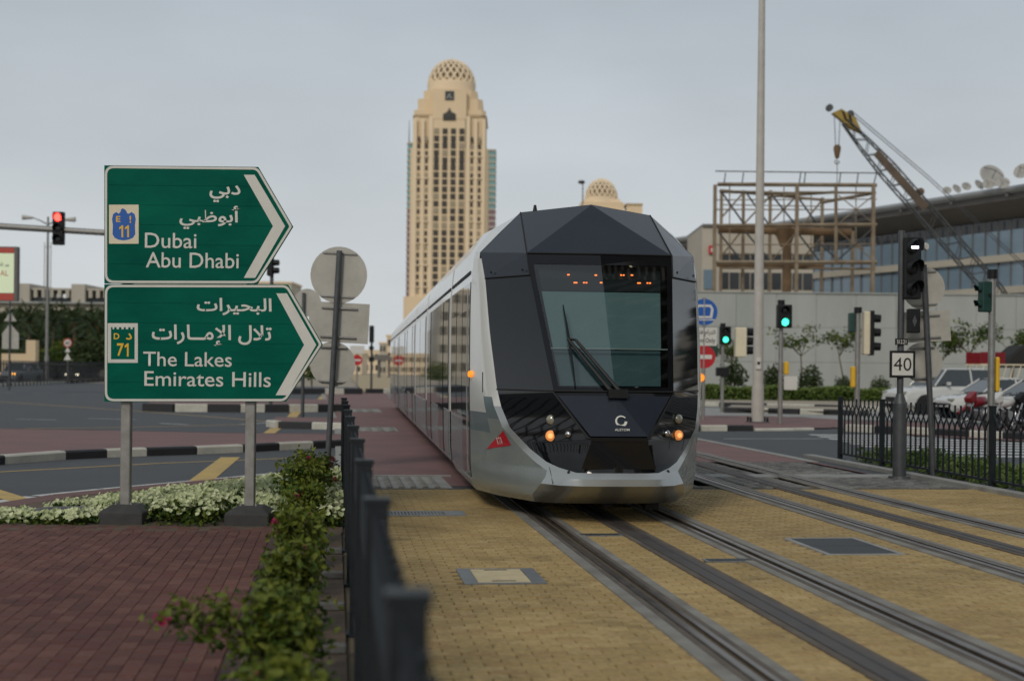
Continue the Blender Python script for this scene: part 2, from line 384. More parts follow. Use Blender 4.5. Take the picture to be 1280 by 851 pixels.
# ------------------------------------------------------------------ lettering
def text_mesh(name, body, x0, x1, z0, z1, y, m, parent, bold=0.0, M4=None, res=3):
    """lettering laid flat on a plate that faces -Y, fitted into x0..x1, z0..z1"""
    c = bpy.data.curves.new(name, 'FONT'); c.body = body; c.offset = bold; c.resolution_u = res
    o = bpy.data.objects.new(name, c); col.objects.link(o)
    me = bpy.data.meshes.new_from_object(o.evaluated_get(bpy.context.evaluated_depsgraph_get()))
    bpy.data.objects.remove(o); bpy.data.curves.remove(c)
    me.name = name
    n = len(me.vertices); par = list(range(n))
    def find(i):
        while par[i] != i: par[i] = par[par[i]]; i = par[i]
        return i
    for e_ in me.edges:
        a, b = find(e_.vertices[0]), find(e_.vertices[1])
        if a != b: par[a] = b
    ids = {}
    xs = [v.co.x for v in me.vertices]; ys = [v.co.y for v in me.vertices]
    bx0, bx1, by0, by1 = min(xs), max(xs), min(ys), max(ys)
    for i, v in enumerate(me.vertices):
        k = ids.setdefault(find(i), len(ids))
        p = Vector((x0 + (v.co.x - bx0) / (bx1 - bx0) * (x1 - x0), y - 0.0009 * (k % 4), z0 + (v.co.y - by0) / (by1 - by0) * (z1 - z0)))
        v.co = M4 @ p if M4 is not None else p
    me.materials.clear(); me.materials.append(m)
    me.polygons.foreach_set('material_index', [0] * len(me.polygons))
    return link(name, me, parent)
def ar(*codes): return ''.join(chr(c_) for c_ in reversed(codes))

# ================================================================== THE SETTING: ground, roads, paving, kerbs, track
def sheet(pts, z):
    mb = MB(); mb.face([(p[0], p[1], z) for p in pts]); return mb
gmb = MB(); gmb.face([(-2500, -600, -0.03), (2500, -600, -0.03), (2500, 4500, -0.03), (-2500, 4500, -0.03)])
struct('ground', gmb, M['ground'])
rmb = MB()
rmb.face([(-90, 12.0, 0.0), (-2.3, 12.0, 0.0), (-2.3, 60, 0), (-12, 118, 0), (-90, 150, 0)])
rmb.face([(-2.3, 12.0, 0.0), (60, 12.0, 0.0), (60, 78, 0), (-5, 78, 0), (-2.3, 60, 0)])
rmb.face([(-5, 78, 0), (22, 78, 0), (0, 118, 0), (-12, 118, 0), (-2.3, 60, 0)])
road = struct('road', rmb, M['asphalt'])

# red surfacing where the line crosses the roads
red = MB()
pl = [T(0.02, 19.4), T(0.0, 40), T(-0.4, 62), T(-1.0, 101)]
pr = [T(5.2, 101), T(6.8, 62), T(8.3, 38), T(8.45, 26.6), T(8.3, 19.4)]
red.face([(p.x, p.y, 0.004) for p in pl + pr])
struct('red_crossing', red, M['red_road'])
# pale kerb line along its left side
edge = MB()
for i in range(len(pl) - 1):
    a, b = pl[i], pl[i + 1]
    edge.prism([(a.x - 0.12, a.y, 0), (a.x + 0.06, a.y, 0), (a.x + 0.06, a.y, 0.03), (a.x - 0.12, a.y, 0.03)], (b.x - a.x, b.y - a.y, 0))
struct('edging_strip', edge, M['concrete'])

# --- brick fields -------------------------------------------------
B_END = 18.9
RAILS = []
A1, A2 = 2.78, 6.0
for A in (A1, A2):
    RAILS += [A - 0.7175, A + 0.7175]
covers = []                                    # (a0, a1, b0, b1) holes in the brick field
def cov(px0, px1, py0, py1):                   # a cover measured at its corner pixels
    p, q = Tinv(G((px0 + px1) / 2, py1)), Tinv(G((px0 + px1) / 2, py0))
    return p, q
def brick_mesh(w, d, h, tint, m, ix, iy):
    mb = MB(); x, y, i = w / 2, d / 2, 0.004
    mb.raw([(-x, -y, -0.02), (x, -y, -0.02), (x, y, -0.02), (-x, y, -0.02),
            (-x, -y, h - i), (x, -y, h - i), (x, y, h - i), (-x, y, h - i),
            (-x + ix, -y + iy, h), (x - ix, -y + iy, h), (x - ix, y - iy, h), (-x + ix, y - iy, h)],
           [(0, 1, 5, 4), (1, 2, 6, 5), (2, 3, 7, 6), (3, 0, 4, 7), (4, 5, 9, 8), (5, 6, 10, 9), (6, 7, 11, 10), (7, 4, 8, 11), (8, 9, 10, 11)])
    mb.t = [tint] * len(mb.f)
    return mb.mesh('brick', m)
def lay(cells, w, d, h, z, m, parent, ix, iy, piece, field):
    """cells: (a, b, cut) centres in the tram frame and share of a whole brick's width; the 300 that show largest are bricks of their own"""
    vis, rest = [], []
    for a, b, k in cells:
        p = T(a, b)
        px = 640 + p.x / p.y * FPX; py = HOR + (EYE - z) / p.y * FPX
        (vis if (5 < px < 1275 and py < 845 and k > 0.3) else rest).append((p.y, a, b, k))
    vis.sort()
    rest += vis[300:]; vis = vis[:300]
    protos = [brick_mesh(w, d, h, k / 7, m, ix, iy) for k in range(8)]
    rng = random.Random(3)
    for _, a, b, k in vis:
        o = link(piece, protos[rng.randrange(8)], parent, T(a, b, z + rng.uniform(-0.0015, 0.0015)), PHI)
        o.rotation_euler = (rng.uniform(-0.006, 0.006), rng.uniform(-0.006, 0.006), PHI + rng.uniform(-0.004, 0.004))
        o.scale = (k, 1, 1)
    mb = MB(); tt = []
    y = d / 2
    fs = [(0, 1, 5, 4), (1, 2, 6, 5), (2, 3, 7, 6), (3, 0, 4, 7), (4, 5, 6, 7)]
    for _, a, b, k in rest:
        x = w * k / 2
        base = [(-x, -y, h - 0.02), (x, -y, h - 0.02), (x, y, h - 0.02), (-x, y, h - 0.02), (-x + ix, -y + iy, h), (x - ix, -y + iy, h), (x - ix, y - iy, h), (-x + ix, y - iy, h)]
        dz = rng.uniform(-0.002, 0.002); t = rng.random()
        tx, ty = rng.uniform(-0.01, 0.01), rng.uniform(-0.01, 0.01)
        n = len(mb.v)
        for v in base:
            q = T(a + v[0], b + v[1]); mb.v.append((q.x, q.y, z + v[2] + dz + v[0] * tx + v[1] * ty))
        for f in fs: mb.f.append(tuple(n + k_ for k_ in f)); mb.m.append(0); tt.append(t)
    mb.t = tt
    o = mb.build(field, m, parent); o['kind'] = 'stuff'
# covers let into the yellow paving: (pixel corners of near-left, near-right, far-right, far-left)
COVERS = {
    'service_cover': [(592, 738), (677, 737), (652, 707), (575, 708)],
    'drain_grate': [(470, 648), (578, 647), (568, 637), (470, 638)],
    'cast_iron_cover': [(1048, 699), (1124, 697), (1064, 671), (982, 672)],
}
def cover_box(k):
    c = [Tinv(G(*p)) for p in COVERS[k]]
    return min(x[0] for x in c), max(x[0] for x in c), min(x[1] for x in c), max(x[1] for x in c)
boxes = {
    'service_cover': (lambda c: (c[0] - 0.31, c[0] + 0.31, c[1] - 0.40, c[1] + 0.40))(Tinv(G(625, 722))),
    'drain_grate': (lambda c: (c[0] - 0.55, c[0] + 0.42, c[1] - 0.24, c[1] + 0.24))(Tinv(G(533, 643))),
    'cast_iron_cover': (lambda c: (c[0] - 0.36, c[0] + 0.36, c[1] - 0.62, c[1] + 0.62))(Tinv(G(1052, 684))),
    'rail_box': (lambda c: (c[0] - 0.24, c[0] + 0.20, c[1] - 0.09, c[1] + 0.09))(Tinv(G(752, 670))),
    'rail_box_right': (lambda c: (c[0] - 0.22, c[0] + 0.22, c[1] - 0.09, c[1] + 0.09))(Tinv(G(912, 702))),
}
yb = MB(); yb.face([T(-0.05, 2.0, 0.002), T(9.4, 2.0, 0.002), T(9.15, B_END, 0.002), T(-0.05, B_END, 0.002)])
yellow = struct('yellow_paving', yb, M['mortar'])
cells = []
bw, bd, jt = 0.2, 0.1, 0.007
nb = int((B_END - 3.0) / bd)
edges = [0.08]
for A in (A1, A2): edges += [A - 0.7175 - 0.2, A - 0.7175 + 0.2, A - 0.13, A + 0.13, A + 0.7175 - 0.2, A + 0.7175 + 0.2]
edges.append(8.66)
spans = [(edges[i], edges[i + 1]) for i in range(0, len(edges), 2)]
for r_ in range(nb):
    b = 3.0 + (r_ + 0.5) * bd
    if b > B_END - 0.05: continue
    for e0, e1 in spans:
        x = e0 - 0.5 * bw * (r_ % 2)
        while x < e1:
            x0, x1 = max(x, e0), min(x + bw, e1); a, k = (x0 + x1) / 2, (x1 - x0) / bw; x += bw
            if k < 0.15: continue
            if any(p0 + 0.02 < a < p1 - 0.02 and q0 + 0.03 < b < q1 - 0.03 for p0, p1, q0, q1 in boxes.values()): continue
            cells.append((a, b, k))
lay(cells, bw - 0.006, bd - 0.005, 0.011, 0.0, M['yellow_brick'], yellow, 0.004, 0.005, 'brick', 'brick_field')

# left footway, one step up
PZ = 0.03
fw = MB()
FAR = [G(-420, 672, PZ), G(0, 669, PZ), G(362, 665, PZ)]
poly = [T(-0.62, 1.5), T(-0.62, 14.0), (FAR[1].x, 13.95, 0), (-14, 13.9, 0), (-14, 1.5, 0)]
fw.face([(p[0], p[1], PZ - 0.006) for p in poly])
foot = struct('brick_footway', fw, M['mortar_red'])
cells = []
bw2, bl2 = 0.1, 0.2
for c_ in range(0, 110):
    a = -0.72 - (c_ + 0.5) * bw2
    for r_ in range(0, 62):
        b = 2.6 + (r_ + 0.5 + 0.5 * (c_ % 2)) * bl2
        p = T(a, b)
        if p.y > 13.92 + 0.005 * p.x or p.x < -9.5: continue
        cells.append((a, b, 1.0))
lay(cells, bw2 - 0.0025, bl2 - 0.014, 0.008, PZ - 0.006, M['red_brick'], foot, 0.002, 0.006, 'paver', 'paver_field')

# soil: planting strip along the fence and the flower bed
sl = MB()
sl.face([T(-0.62, 1.5, PZ + 0.004), T(-0.06, 1.5, PZ + 0.004), T(-0.06, 14.0, PZ + 0.004), T(-0.62, 14.0, PZ + 0.004)])
BED_FAR = [G(-60, 642), G(0, 635), G(80, 622), G(160, 613.5), G(240, 606), G(320, 598.5), G(380, 592.5), G(425, 589)]
near = [(T(-0.06, 13.6).x, 13.6), (-12, 13.3)]
poly = [(-9.2, 13.35)] + [(p.x + 0.12, p.y - 0.25) for p in BED_FAR] + [(T(-0.06, 21.2).x, T(-0.06, 21.2).y), near[0]]
sl.face([(p[0], p[1], PZ + 0.001) for p in poly])
struct('planting_soil', sl, M['soil'])
# low brick-red kerb stones along the bed and a worn white line in front of them
def kerb(name, pts, mats_seq, stone=1.0, h=0.13, w=0.16, z=0.0, gap=0.012):
    root = bpy.data.objects.new(name, None); col.objects.link(root); root['kind'] = 'structure'
    acc = 0; k = 0
    for i in range(len(pts) - 1):
        a, b = Vector((pts[i][0], pts[i][1], z)), Vector((pts[i + 1][0], pts[i + 1][1], z))
        L = (b - a).length; n = max(1, round(L / stone)); d = (b - a) / n
        ang = math.atan2(d.y, d.x)
        for j in range(n):
            mb = MB(); l_ = d.length - gap; c = 0.03
            prof = [(0, -w / 2, -0.05), (0, w / 2, -0.05), (0, w / 2, h - c), (0, w / 2 - c, h), (0, -w / 2 + c, h), (0, -w / 2, h - c)]
            mb.prism([(-l_ / 2, p[1], p[2]) for p in prof], (l_, 0, 0))
            mb.build('kerb_stone', M[mats_seq[k % len(mats_seq)]], root, a + d * (j + 0.5), rz=ang)
            k += 1
    return root
kerb('brick_kerb', [(p.x, p.y) for p in BED_FAR], ['kerb_red'], 0.5, 0.034, 0.42)
kerb('brick_kerb', [(p.x, p.y) for p in (BED_FAR[-1], T(-0.06, 21.6))], ['kerb_red'], 0.5, 0.034, 0.42)
def strip(pts, w, m, name, parent, z=0.005, side=0.0):
    mb = MB()
    for i in range(len(pts) - 1):
        a, b = Vector(pts[i]), Vector(pts[i + 1]); d = (b - a); d.z = 0
        nrm = Vector((-d.y, d.x, 0)).normalized()
        o0 = nrm * (side - w / 2); o1 = nrm * (side + w / 2)
        mb.face([(a + o0).to_tuple()[:2] + (z,), (b + o0).to_tuple()[:2] + (z,), (b + o1).to_tuple()[:2] + (z,), (a + o1).to_tuple()[:2] + (z,)])
    return mb.build(name, m, parent)
strip([(p.x, p.y, 0) for p in BED_FAR], 0.22, M['white_paint'], 'edge_line', road, 0.004, 0.42)
strip([G(-40, 592), G(200, 579), G(430, 570)], 0.10, M['line_yellow'], 'edge_line', road, 0.004)
# broad yellow bars of the junction
def quad(pix, m, name, parent, z=0.005):
    mb = MB(); mb.face([(G(*p).x, G(*p).y, z) for p in pix]); return mb.build(name, m, parent)
quad([(236, 601), (266, 601), (300, 571.5), (276, 571.5)], M['line_yellow'], 'yellow_bar', road)
quad([(318, 549), (334, 549), (352, 535), (338, 535)], M['line_yellow'], 'yellow_bar', road)
quad([(355, 525), (368, 525), (377, 514), (365, 514)], M['line_yellow'], 'yellow_bar', road)
quad([(-20, 606), (-20, 619), (20, 628), (44, 626)], M['line_yellow'], 'yellow_bar', road, 0.006)
quad([(391, 504), (398, 504), (408, 494), (402, 494)], M['line_yellow'], 'yellow_bar', road)
strip([G(-40, 499.5), G(190, 515), G(338, 527)], 0.12, M['line_yellow'], 'lane_line', road, 0.004)
strip([G(-40, 537), G(160, 534), G(310, 530.5)], 0.12, M['line_yellow'], 'lane_line', road, 0.004)
for a, b in [((222, 541), (310, 544)), ((200, 529), (235, 531)), ((110, 523), (170, 524.5)), ((20, 524), (70, 525)), ((300, 530.5), (335, 528.5)), ((90, 492.5), (120, 492.5)), ((40, 491.5), (70, 491.5)), ((0, 491), (20, 491))]:
    strip([G(*a), G(*b)], 0.14, M['white_paint'], 'lane_dash', road, 0.007)

# black and white kerbs of the islands on the left
def island(name, pix, m, z):
    mb = MB(); mb.face([(G(*p).x, G(*p).y, z) for p in pix]); return struct(name, mb, m)
K1 = [G(-60, 586), G(0, 580), G(77, 574), G(130, 571.5), G(180, 569.5), G(243, 567.5), G(300, 565), G(345, 562.5), G(428, 558.5)]
kerb('striped_kerb', K1, ['kerb_black', 'kerb_white'], 1.15, 0.15, 0.2)
mb = MB(); pts = K1 + [G(428, 548), G(300, 547), G(0, 541), G(-60, 541)]
mb.face([(p.x, p.y, 0.11) for p in pts]); struct('red_island', mb, M['red_road'])
kerb('striped_kerb', [G(-60, 541.5), G(0, 541.5), G(150, 544), G(300, 547.5), G(420, 548.5)], ['kerb_red'], 1.0, 0.11, 0.16)
K2 = [G(338, 533), G(350, 535), G(392, 536), G(432, 537)]
kerb('striped_kerb', K2, ['kerb_white', 'kerb_black'], 0.9, 0.18, 0.25)
mb = MB(); mb.face([(p.x, p.y, 0.12) for p in K2 + [G(432, 527), G(345, 526)]]); struct('red_island', mb, M['red_road'])
K3 = [G(181, 513.5), G(219, 514.5), G(300, 515), G(360, 515), G(430, 514.5)]
kerb('striped_kerb', K3, ['kerb_black', 'kerb_white'], 1.1, 0.28, 0.3)
mb = MB(); mb.face([(p.x, p.y, 0.2) for p in K3 + [G(430, 505), G(300, 503), G(190, 504)]]); struct('red_island', mb, M['red_road'])
K4 = [G(365, 492.5), G(405, 492.5), G(452, 492.5)]
kerb('striped_kerb', K4, ['kerb_black', 'kerb_white'], 1.6, 0.35, 0.3)
kerb('striped_kerb', [G(458, 491.5), G(478, 491.5), G(500, 491.5)], ['kerb_black', 'kerb_white'], 1.6, 0.3, 0.3)
K5 = [G(-40, 484.5), G(60, 480), G(132, 476.5), G(200, 474.5)]
kerb('striped_kerb', K5, ['kerb_black', 'kerb_white'], 0.55, 0.22, 0.3)
fp = MB(); fp.face([(-90, 160, 0.02), (G(60, 480).x - 6, G(60, 480).y + 1, 0.02), (G(132, 476.5).x, G(132, 476.5).y + 1, 0.02), (-20, 330, 0.02), (-160, 330, 0.02)])
sand = MB(); sand.face([G(454, 489, 0.06), G(500, 489, 0.06), (-6, 330, 0.06), (-38, 330, 0.06)])
struct('sandy_footway', sand, mat('far_sand_paving', (0.42, 0.33, 0.2), 0.9, var=0.1, scale=0.5))

# tactile and cobbled bands beside the line
def slab_band(name, a0, a1, b0, b1, step, z=0.006):
    root = bpy.data.objects.new(name, None); col.objects.link(root); root['kind'] = 'structure'
    base = MB(); base.face([T(a0, b0, z), T(a1, b0, z), T(a1, b1, z), T(a0, b1, z)]); base.build('slab', M['concrete'], root)
    rb = MB(); n = int((a1 - a0) / step)
    for i in range(n):
        a = a0 + (i + 0.5) * step
        rb.prism([T(a - step * 0.3, b0 + 0.05, z), T(a + step * 0.3, b0 + 0.05, z), T(a + step * 0.16, b0 + 0.05, z + 0.018), T(a - step * 0.16, b0 + 0.05, z + 0.018)], T(0, b1 - 0.05) - T(0, b0 + 0.05))
    o = rb.build('rib', M['band'], root); o['kind'] = 'stuff'
slab_band('tactile_band', 0.05, 1.45, 19.0, 21.1, 0.16)
slab_band('tactile_band', 0.0, 1.5, 36.2, 38.6, 0.3)
slab_band('tactile_band', -0.2, 1.6, 52, 56, 0.4)
def cobbles(name, a0, a1, b0, b1, sz, z=0.004):
    base = MB(); base.face([T(a0, b0, z), T(a1, b0, z), T(a1, b1, z), T(a0, b1, z)])
    root = struct(name, base, M['mortar'])
    mb = MB(); tt = []; rng = random.Random(5); na, nb_ = int((a1 - a0) / sz), int((b1 - b0) / sz)
    for i in range(na):
        for j in range(nb_):
            a, b = a0 + (i + 0.5) * sz, b0 + (j + 0.5) * sz
            if any(abs(a - ra) < 0.3 for ra in RAILS): continue
            s = sz * 0.43; h = z + 0.012 + rng.uniform(0, 0.006); k = 0.7
            mb.raw([T(a - s, b - s, z), T(a + s, b - s, z), T(a + s, b + s, z), T(a - s, b + s, z), T(a - s * k, b - s * k, h), T(a + s * k, b - s * k, h), T(a + s * k, b + s * k, h), T(a - s * k, b + s * k, h)],
                   [(0, 1, 5, 4), (1, 2, 6, 5), (2, 3, 7, 6), (3, 0, 4, 7), (4, 5, 6, 7)])
            tt += [rng.random()] * 5
    mb.t = tt
    o = mb.build('cobble_field', M['cobble'], root); o['kind'] = 'stuff'
cobbles('cobbled_strip', 4.4, 8.7, 19.0, 20.9, 0.17)
cobbles('cobbled_strip', 4.4, 8.3, 21.6, 24.6, 0.17)
cb = MB(); cb.prism([T(4.0, 20.95, 0.002), T(9.0, 20.95, 0.002), T(9.0, 21.55, 0.002), T(4.0, 21.55, 0.002)], (0, 0, 0.014)); struct('concrete_sill', cb, M['concrete'])
cb = MB(); cb.prism([T(8.66, 2.0, 0.003), T(8.86, 2.0, 0.003), T(8.86, 26, 0.003), T(8.66, 26, 0.003)], (0, 0, 0.06)); struct('concrete_edging', cb, M['concrete'])
cb = MB(); cb.prism([T(8.3, 24.65, 0.003), T(8.5, 24.65, 0.003), T(8.5, 38, 0.003), T(8.3, 38, 0.003)], (0, 0, 0.014)); struct('concrete_edging', cb, M['concrete'])
cb = MB(); cb.prism([T(0.05, 21.12, 0.003), T(1.6, 21.12, 0.003), T(1.6, 21.3, 0.003), T(0.05, 21.3, 0.003)], (0, 0, 0.012)); struct('concrete_sill', cb, M['concrete'])

# --- the two tracks ------------------------------------------------
def tc_pt(a, b):                      # beyond the crossing the line bends a touch to the right
    p = T(a, b); ext = max(0.0, b - 18.0)
    p.x += 0.017 * ext
    return p
def sweep(name, prof, a, m, parent, b0=1.5, b1=100.0, closed=False, smooth=False):
    bs = [b0, 18.0, 26, 36, 50, 70, b1]; mb = MB(); n = len(prof)
    for b in bs:
        for x, z in prof:
            p = tc_pt(a + x, b); mb.v.append((p.x, p.y, z))
    for i in range(len(bs) - 1):
        for k in range(n - 1):
            mb.f.append((i * n + k, i * n + k + 1, (i + 1) * n + k + 1, (i + 1) * n + k)); mb.m.append(0)
    return mb.build(name, m, parent, smooth=smooth)
for A in (A1, A2):
    root = bpy.data.objects.new('tram_track', None); col.objects.link(root); root['kind'] = 'structure'
    for sgn in (-1, 1):
        a = A + sgn * 0.7175; s = -sgn
        def pf(pts): return [(x * s, z) for x, z in (pts if s > 0 else pts)][::1]
        def ord_(pts): return pts if pts[0][0] < pts[-1][0] else pts[::-1]
        sweep('rail_head', ord_(pf([(-0.065, 0.004), (-0.06, 0.026), (-0.05, 0.029), (-0.008, 0.029), (0.0, 0.025), (0.001, -0.02)])), a, M['rail_steel'], root)
        sweep('groove', ord_(pf([(0.0, -0.019), (0.05, -0.019)])), a, M['groove'], root)
        sweep('groove_lip', ord_(pf([(0.049, -0.02), (0.05, 0.023), (0.085, 0.023), (0.086, 0.0)])), a, M['rail_steel'], root)
        sweep('concrete_band', ord_(pf([(-0.205, 0.0), (-0.203, 0.0205), (-0.111, 0.0205), (-0.1105, 0.0)])), a, M['band'], root)
        sweep('rail_seal', ord_(pf([(-0.11, 0.0), (-0.1095, 0.0215), (-0.066, 0.0225), (-0.0655, 0.0)])), a, M['strip_edge'], root)
        sweep('rail_seal', ord_(pf([(0.0865, 0.0), (0.087, 0.0215), (0.1295, 0.0215), (0.13, 0.0)])), a, M['strip_edge'], root)
        sweep('concrete_band', ord_(pf([(0.1305, 0.0), (0.131, 0.0205), (0.203, 0.0205), (0.205, 0.0)])), a, M['band'], root)
    sweep('power_strip', [(-0.085, 0.0), (-0.08, 0.026), (-0.035, 0.027), (-0.03, 0.02), (0.03, 0.02), (0.035, 0.027), (0.08, 0.026), (0.085, 0.0)], A, M['power'], root)
    for s_ in (-1, 1): sweep('strip_edging', [(0.0855 if s_ > 0 else -0.14, 0.0), (0.086 if s_ > 0 else -0.139, 0.0215), (0.139 if s_ > 0 else -0.086, 0.0215), (0.14 if s_ > 0 else -0.0855, 0.0)], A, M['strip_edge'], root)

# covers let into the paving
def cover(name, key, label, cat, build):
    x0, x1, y0, y1 = boxes[key]; c = T((x0 + x1) / 2, (y0 + y1) / 2)
    t = thing(name, label, cat, c, PHI); build(t, x1 - x0, y1 - y0); return t
def cv_service(t, w, d):
    f = 0.105
    fr = MB(); fr.bbox((-w / 2, -d / 2, 0.003), (-w / 2 + f, d / 2, 0.019)); fr.bbox((w / 2 - f, -d / 2, 0.003), (w / 2, d / 2, 0.019))
    fr.bbox((-w / 2 + f, -d / 2, 0.003), (w / 2 - f, -d / 2 + 0.05, 0.0185)); fr.bbox((-w / 2 + f, d / 2 - 0.03, 0.003), (w / 2 - f, d / 2, 0.0185))
    fr.build('frame', M['steel_frame'], t)
    mb = MB(); mb.bbox((-w / 2 + f + 0.006, -d / 2 + 0.056, 0.003), (w / 2 - f - 0.006, d / 2 - 0.036, 0.017)); mb.build('infill_slab', M['cover_cream'], t)
    hb = MB(); hb.bbox((-0.09, d / 2 - 0.10, 0.017), (0.09, d / 2 - 0.075, 0.0195)); hb.build('lifting_slot', M['cover_dark'], t)
    hb = MB(); hb.bbox((-0.09, -d / 2 + 0.12, 0.017), (0.09, -d / 2 + 0.145, 0.0195)); hb.build('lifting_slot', M['cover_dark'], t)
cover('service_cover', 'service_cover', 'square service cover with cream infill and grey steel frame in yellow paving', 'cover', cv_service)
def cv_grate(t, w, d):
    f = 0.07
    fr = MB(); fr.bbox((-w / 2, -d / 2, 0.003), (w / 2, -d / 2 + f, 0.019)); fr.bbox((-w / 2, d / 2 - f, 0.003), (w / 2, d / 2, 0.019))
    fr.bbox((w / 2 - 0.22, -d / 2 + f, 0.003), (w / 2, d / 2 - f, 0.0188)); fr.bbox((-w / 2, -d / 2 + f, 0.003), (-w / 2 + 0.05, d / 2 - f, 0.0188)); fr.build('frame', M['steel_frame'], t)
    mb = MB(); mb.bbox((-w / 2 + 0.05, -d / 2 + f, -0.02), (w / 2 - 0.22, d / 2 - f, 0.004)); mb.build('pit', M['groove'], t)
    x = -w / 2 + 0.07
    while x < w / 2 - 0.24:
        b_ = MB(); b_.bbox((x, -d / 2 + f, 0.004), (x + 0.016, d / 2 - f, 0.016)); b_.build('bar', M['steel_frame'], t); x += 0.037
    for y in (-0.06, 0.06):
        b_ = MB(); b_.bbox((-w / 2 + 0.05, y - 0.008, 0.004), (w / 2 - 0.22, y + 0.008, 0.0175)); b_.build('cross_bar', M['steel_frame'], t)
cover('drain_grate', 'drain_grate', 'barred steel drain grate beside the fence left of the tram', 'grate', cv_grate)
def cv_iron(t, w, d):
    f = 0.05
    fr = MB()
    fr.bbox((-w / 2, -d / 2, 0.003), (-w / 2 + f, d / 2, 0.019)); fr.bbox((w / 2 - f, -d / 2, 0.003), (w / 2, d / 2, 0.019))
    fr.bbox((-w / 2 + f, -d / 2, 0.003), (w / 2 - f, -d / 2 + f, 0.0185)); fr.bbox((-w / 2 + f, d / 2 - f, 0.003), (w / 2 - f, d / 2, 0.0185)); fr.build('frame', M['concrete'], t)
    for s in (-1, 1):
        mb = MB(); y0, y1 = (-d / 2 + f + 0.005, -0.006) if s < 0 else (0.006, d / 2 - f - 0.005)
        mb.bbox((-w / 2 + f + 0.005, y0, 0.003), (w / 2 - f - 0.005, y1, 0.017)); o = mb.build('cover_plate', M['cover_dark'], t)
cover('cast_iron_cover', 'cast_iron_cover', 'long dark cast iron cover between the two tram tracks', 'cover', cv_iron)
def cv_box(t, w, d):
    fr = MB(); fr.bbox((-w / 2, -d / 2, 0.003), (w / 2, d / 2, 0.0175)); fr.build('frame', M['steel_frame'], t)
    mb = MB(); mb.bbox((-w / 2 + 0.03, -d / 2 + 0.03, 0.0176), (w / 2 - 0.03, d / 2 - 0.03, 0.021)); mb.build('lid', M['cover_dark'], t)
cover('rail_drain_box', 'rail_box', 'small dark rail drain lid on the left half of the near track', 'cover', cv_box)
cover('rail_drain_box', 'rail_box_right', 'small dark rail drain lid on the right half of the near track', 'cover', cv_box)

# round manhole in the flower bed
c = G(82, 637, 0.09)
t = thing('manhole', 'round manhole with raised concrete collar among the white flowers', 'manhole', (c.x, c.y, 0.0))
mb = MB(); mb.lathe([(0.42, 0.0), (0.42, 0.075), (0.39, 0.095), (0.27, 0.095), (0.265, 0.08)], 8); mb.build('collar', M['plinth_grey'], t)
mb = MB(); mb.lathe([(0.262, 0.05), (0.262, 0.092)], 24); mb.build('lid', M['cover_dark'], t)

# --- right-hand road, crossing and islands ------------------------------------
strip([G(905, 548.5), G(1030, 548.5)], 0.12, M['white_paint'], 'lane_line', road, 0.005)
for k in range(9):
    d0 = 27.6 + k * 1.1
    mb = MB(); x0 = 7.7 + 0.28 * max(0, 3 - k)
    mb.face([(x0, d0, 0.005), (17.5, d0, 0.005), (17.5, d0 + 0.55, 0.005), (x0, d0 + 0.55, 0.005)])
    mb.build('zebra_bar', M['white_paint'], road)
KR1 = [G(845, 538), G(875, 538.5), G(940, 538.5)]
kerb('striped_kerb', KR1, ['kerb_black', 'kerb_white', 'kerb_black'], 0.75, 0.16, 0.2)
kerb('drop_kerb', [G(941, 538.5), G(990, 538), G(1014, 537.5)], ['kerb_white'], 0.9, 0.07, 0.25)
mb = MB(); pts = [G(845, 537), G(941, 537.5), G(1040, 536), G(1045, 525), G(960, 521), G(845, 520)]
mb.face([(p.x, p.y, 0.035) for p in pts]); struct('red_island', mb, M['red_road'])
mb = MB(); pts = [G(1150, 546), G(1420, 560), G(1420, 543), G(1150, 529), G(1045, 526), G(1040, 535)]
mb.face([(p.x, p.y, 0.03) for p in pts]); struct('red_island', mb, M['red_road'])
kerb('striped_kerb', [G(1060, 539), G(1172, 545), G(1214, 547.5), G(1256, 549.5), G(1400, 558)], ['kerb_white', 'kerb_black'], 1.15, 0.2, 0.2)
mb = MB(); pts = [G(845, 520), G(1000, 521.5), G(1046, 525), G(1150, 526), G(1400, 540), G(1400, 520), G(1000, 511), G(845, 509)]
mb.face([(p.x, p.y, 0.012) for p in pts]); struct('pale_road', mb, M['concrete'])
kerb('striped_kerb', [G(905, 516), G(945, 516.5), G(962, 517), G(1000, 518), G(1030, 518.5), G(1085, 520)], ['kerb_black', 'kerb_white'], 2.2, 0.22, 0.3)
mb = MB(); pts = [G(905, 516), G(1085, 520), G(1060, 513), G(915, 510)]
mb.face([(p.x, p.y, 0.15) for p in pts]); struct('sandy_island', mb, M['ground'])
kerb('striped_kerb', [G(845, 507), G(900, 508), G(960, 509.5), G(1020, 511), G(1110, 514)], ['kerb_white', 'kerb_black'], 2.0, 0.2, 0.3)
mb = MB(); pts = [G(845, 506.5), G(1110, 513.5), G(1420, 525), (70, 112, 0.1), (0, 112, 0.1)]
mb.face([(p.x if hasattr(p, 'x') else p[0], p.y if hasattr(p, 'y') else p[1], 0.05) for p in pts]); struct('verge', mb, M['ground'])

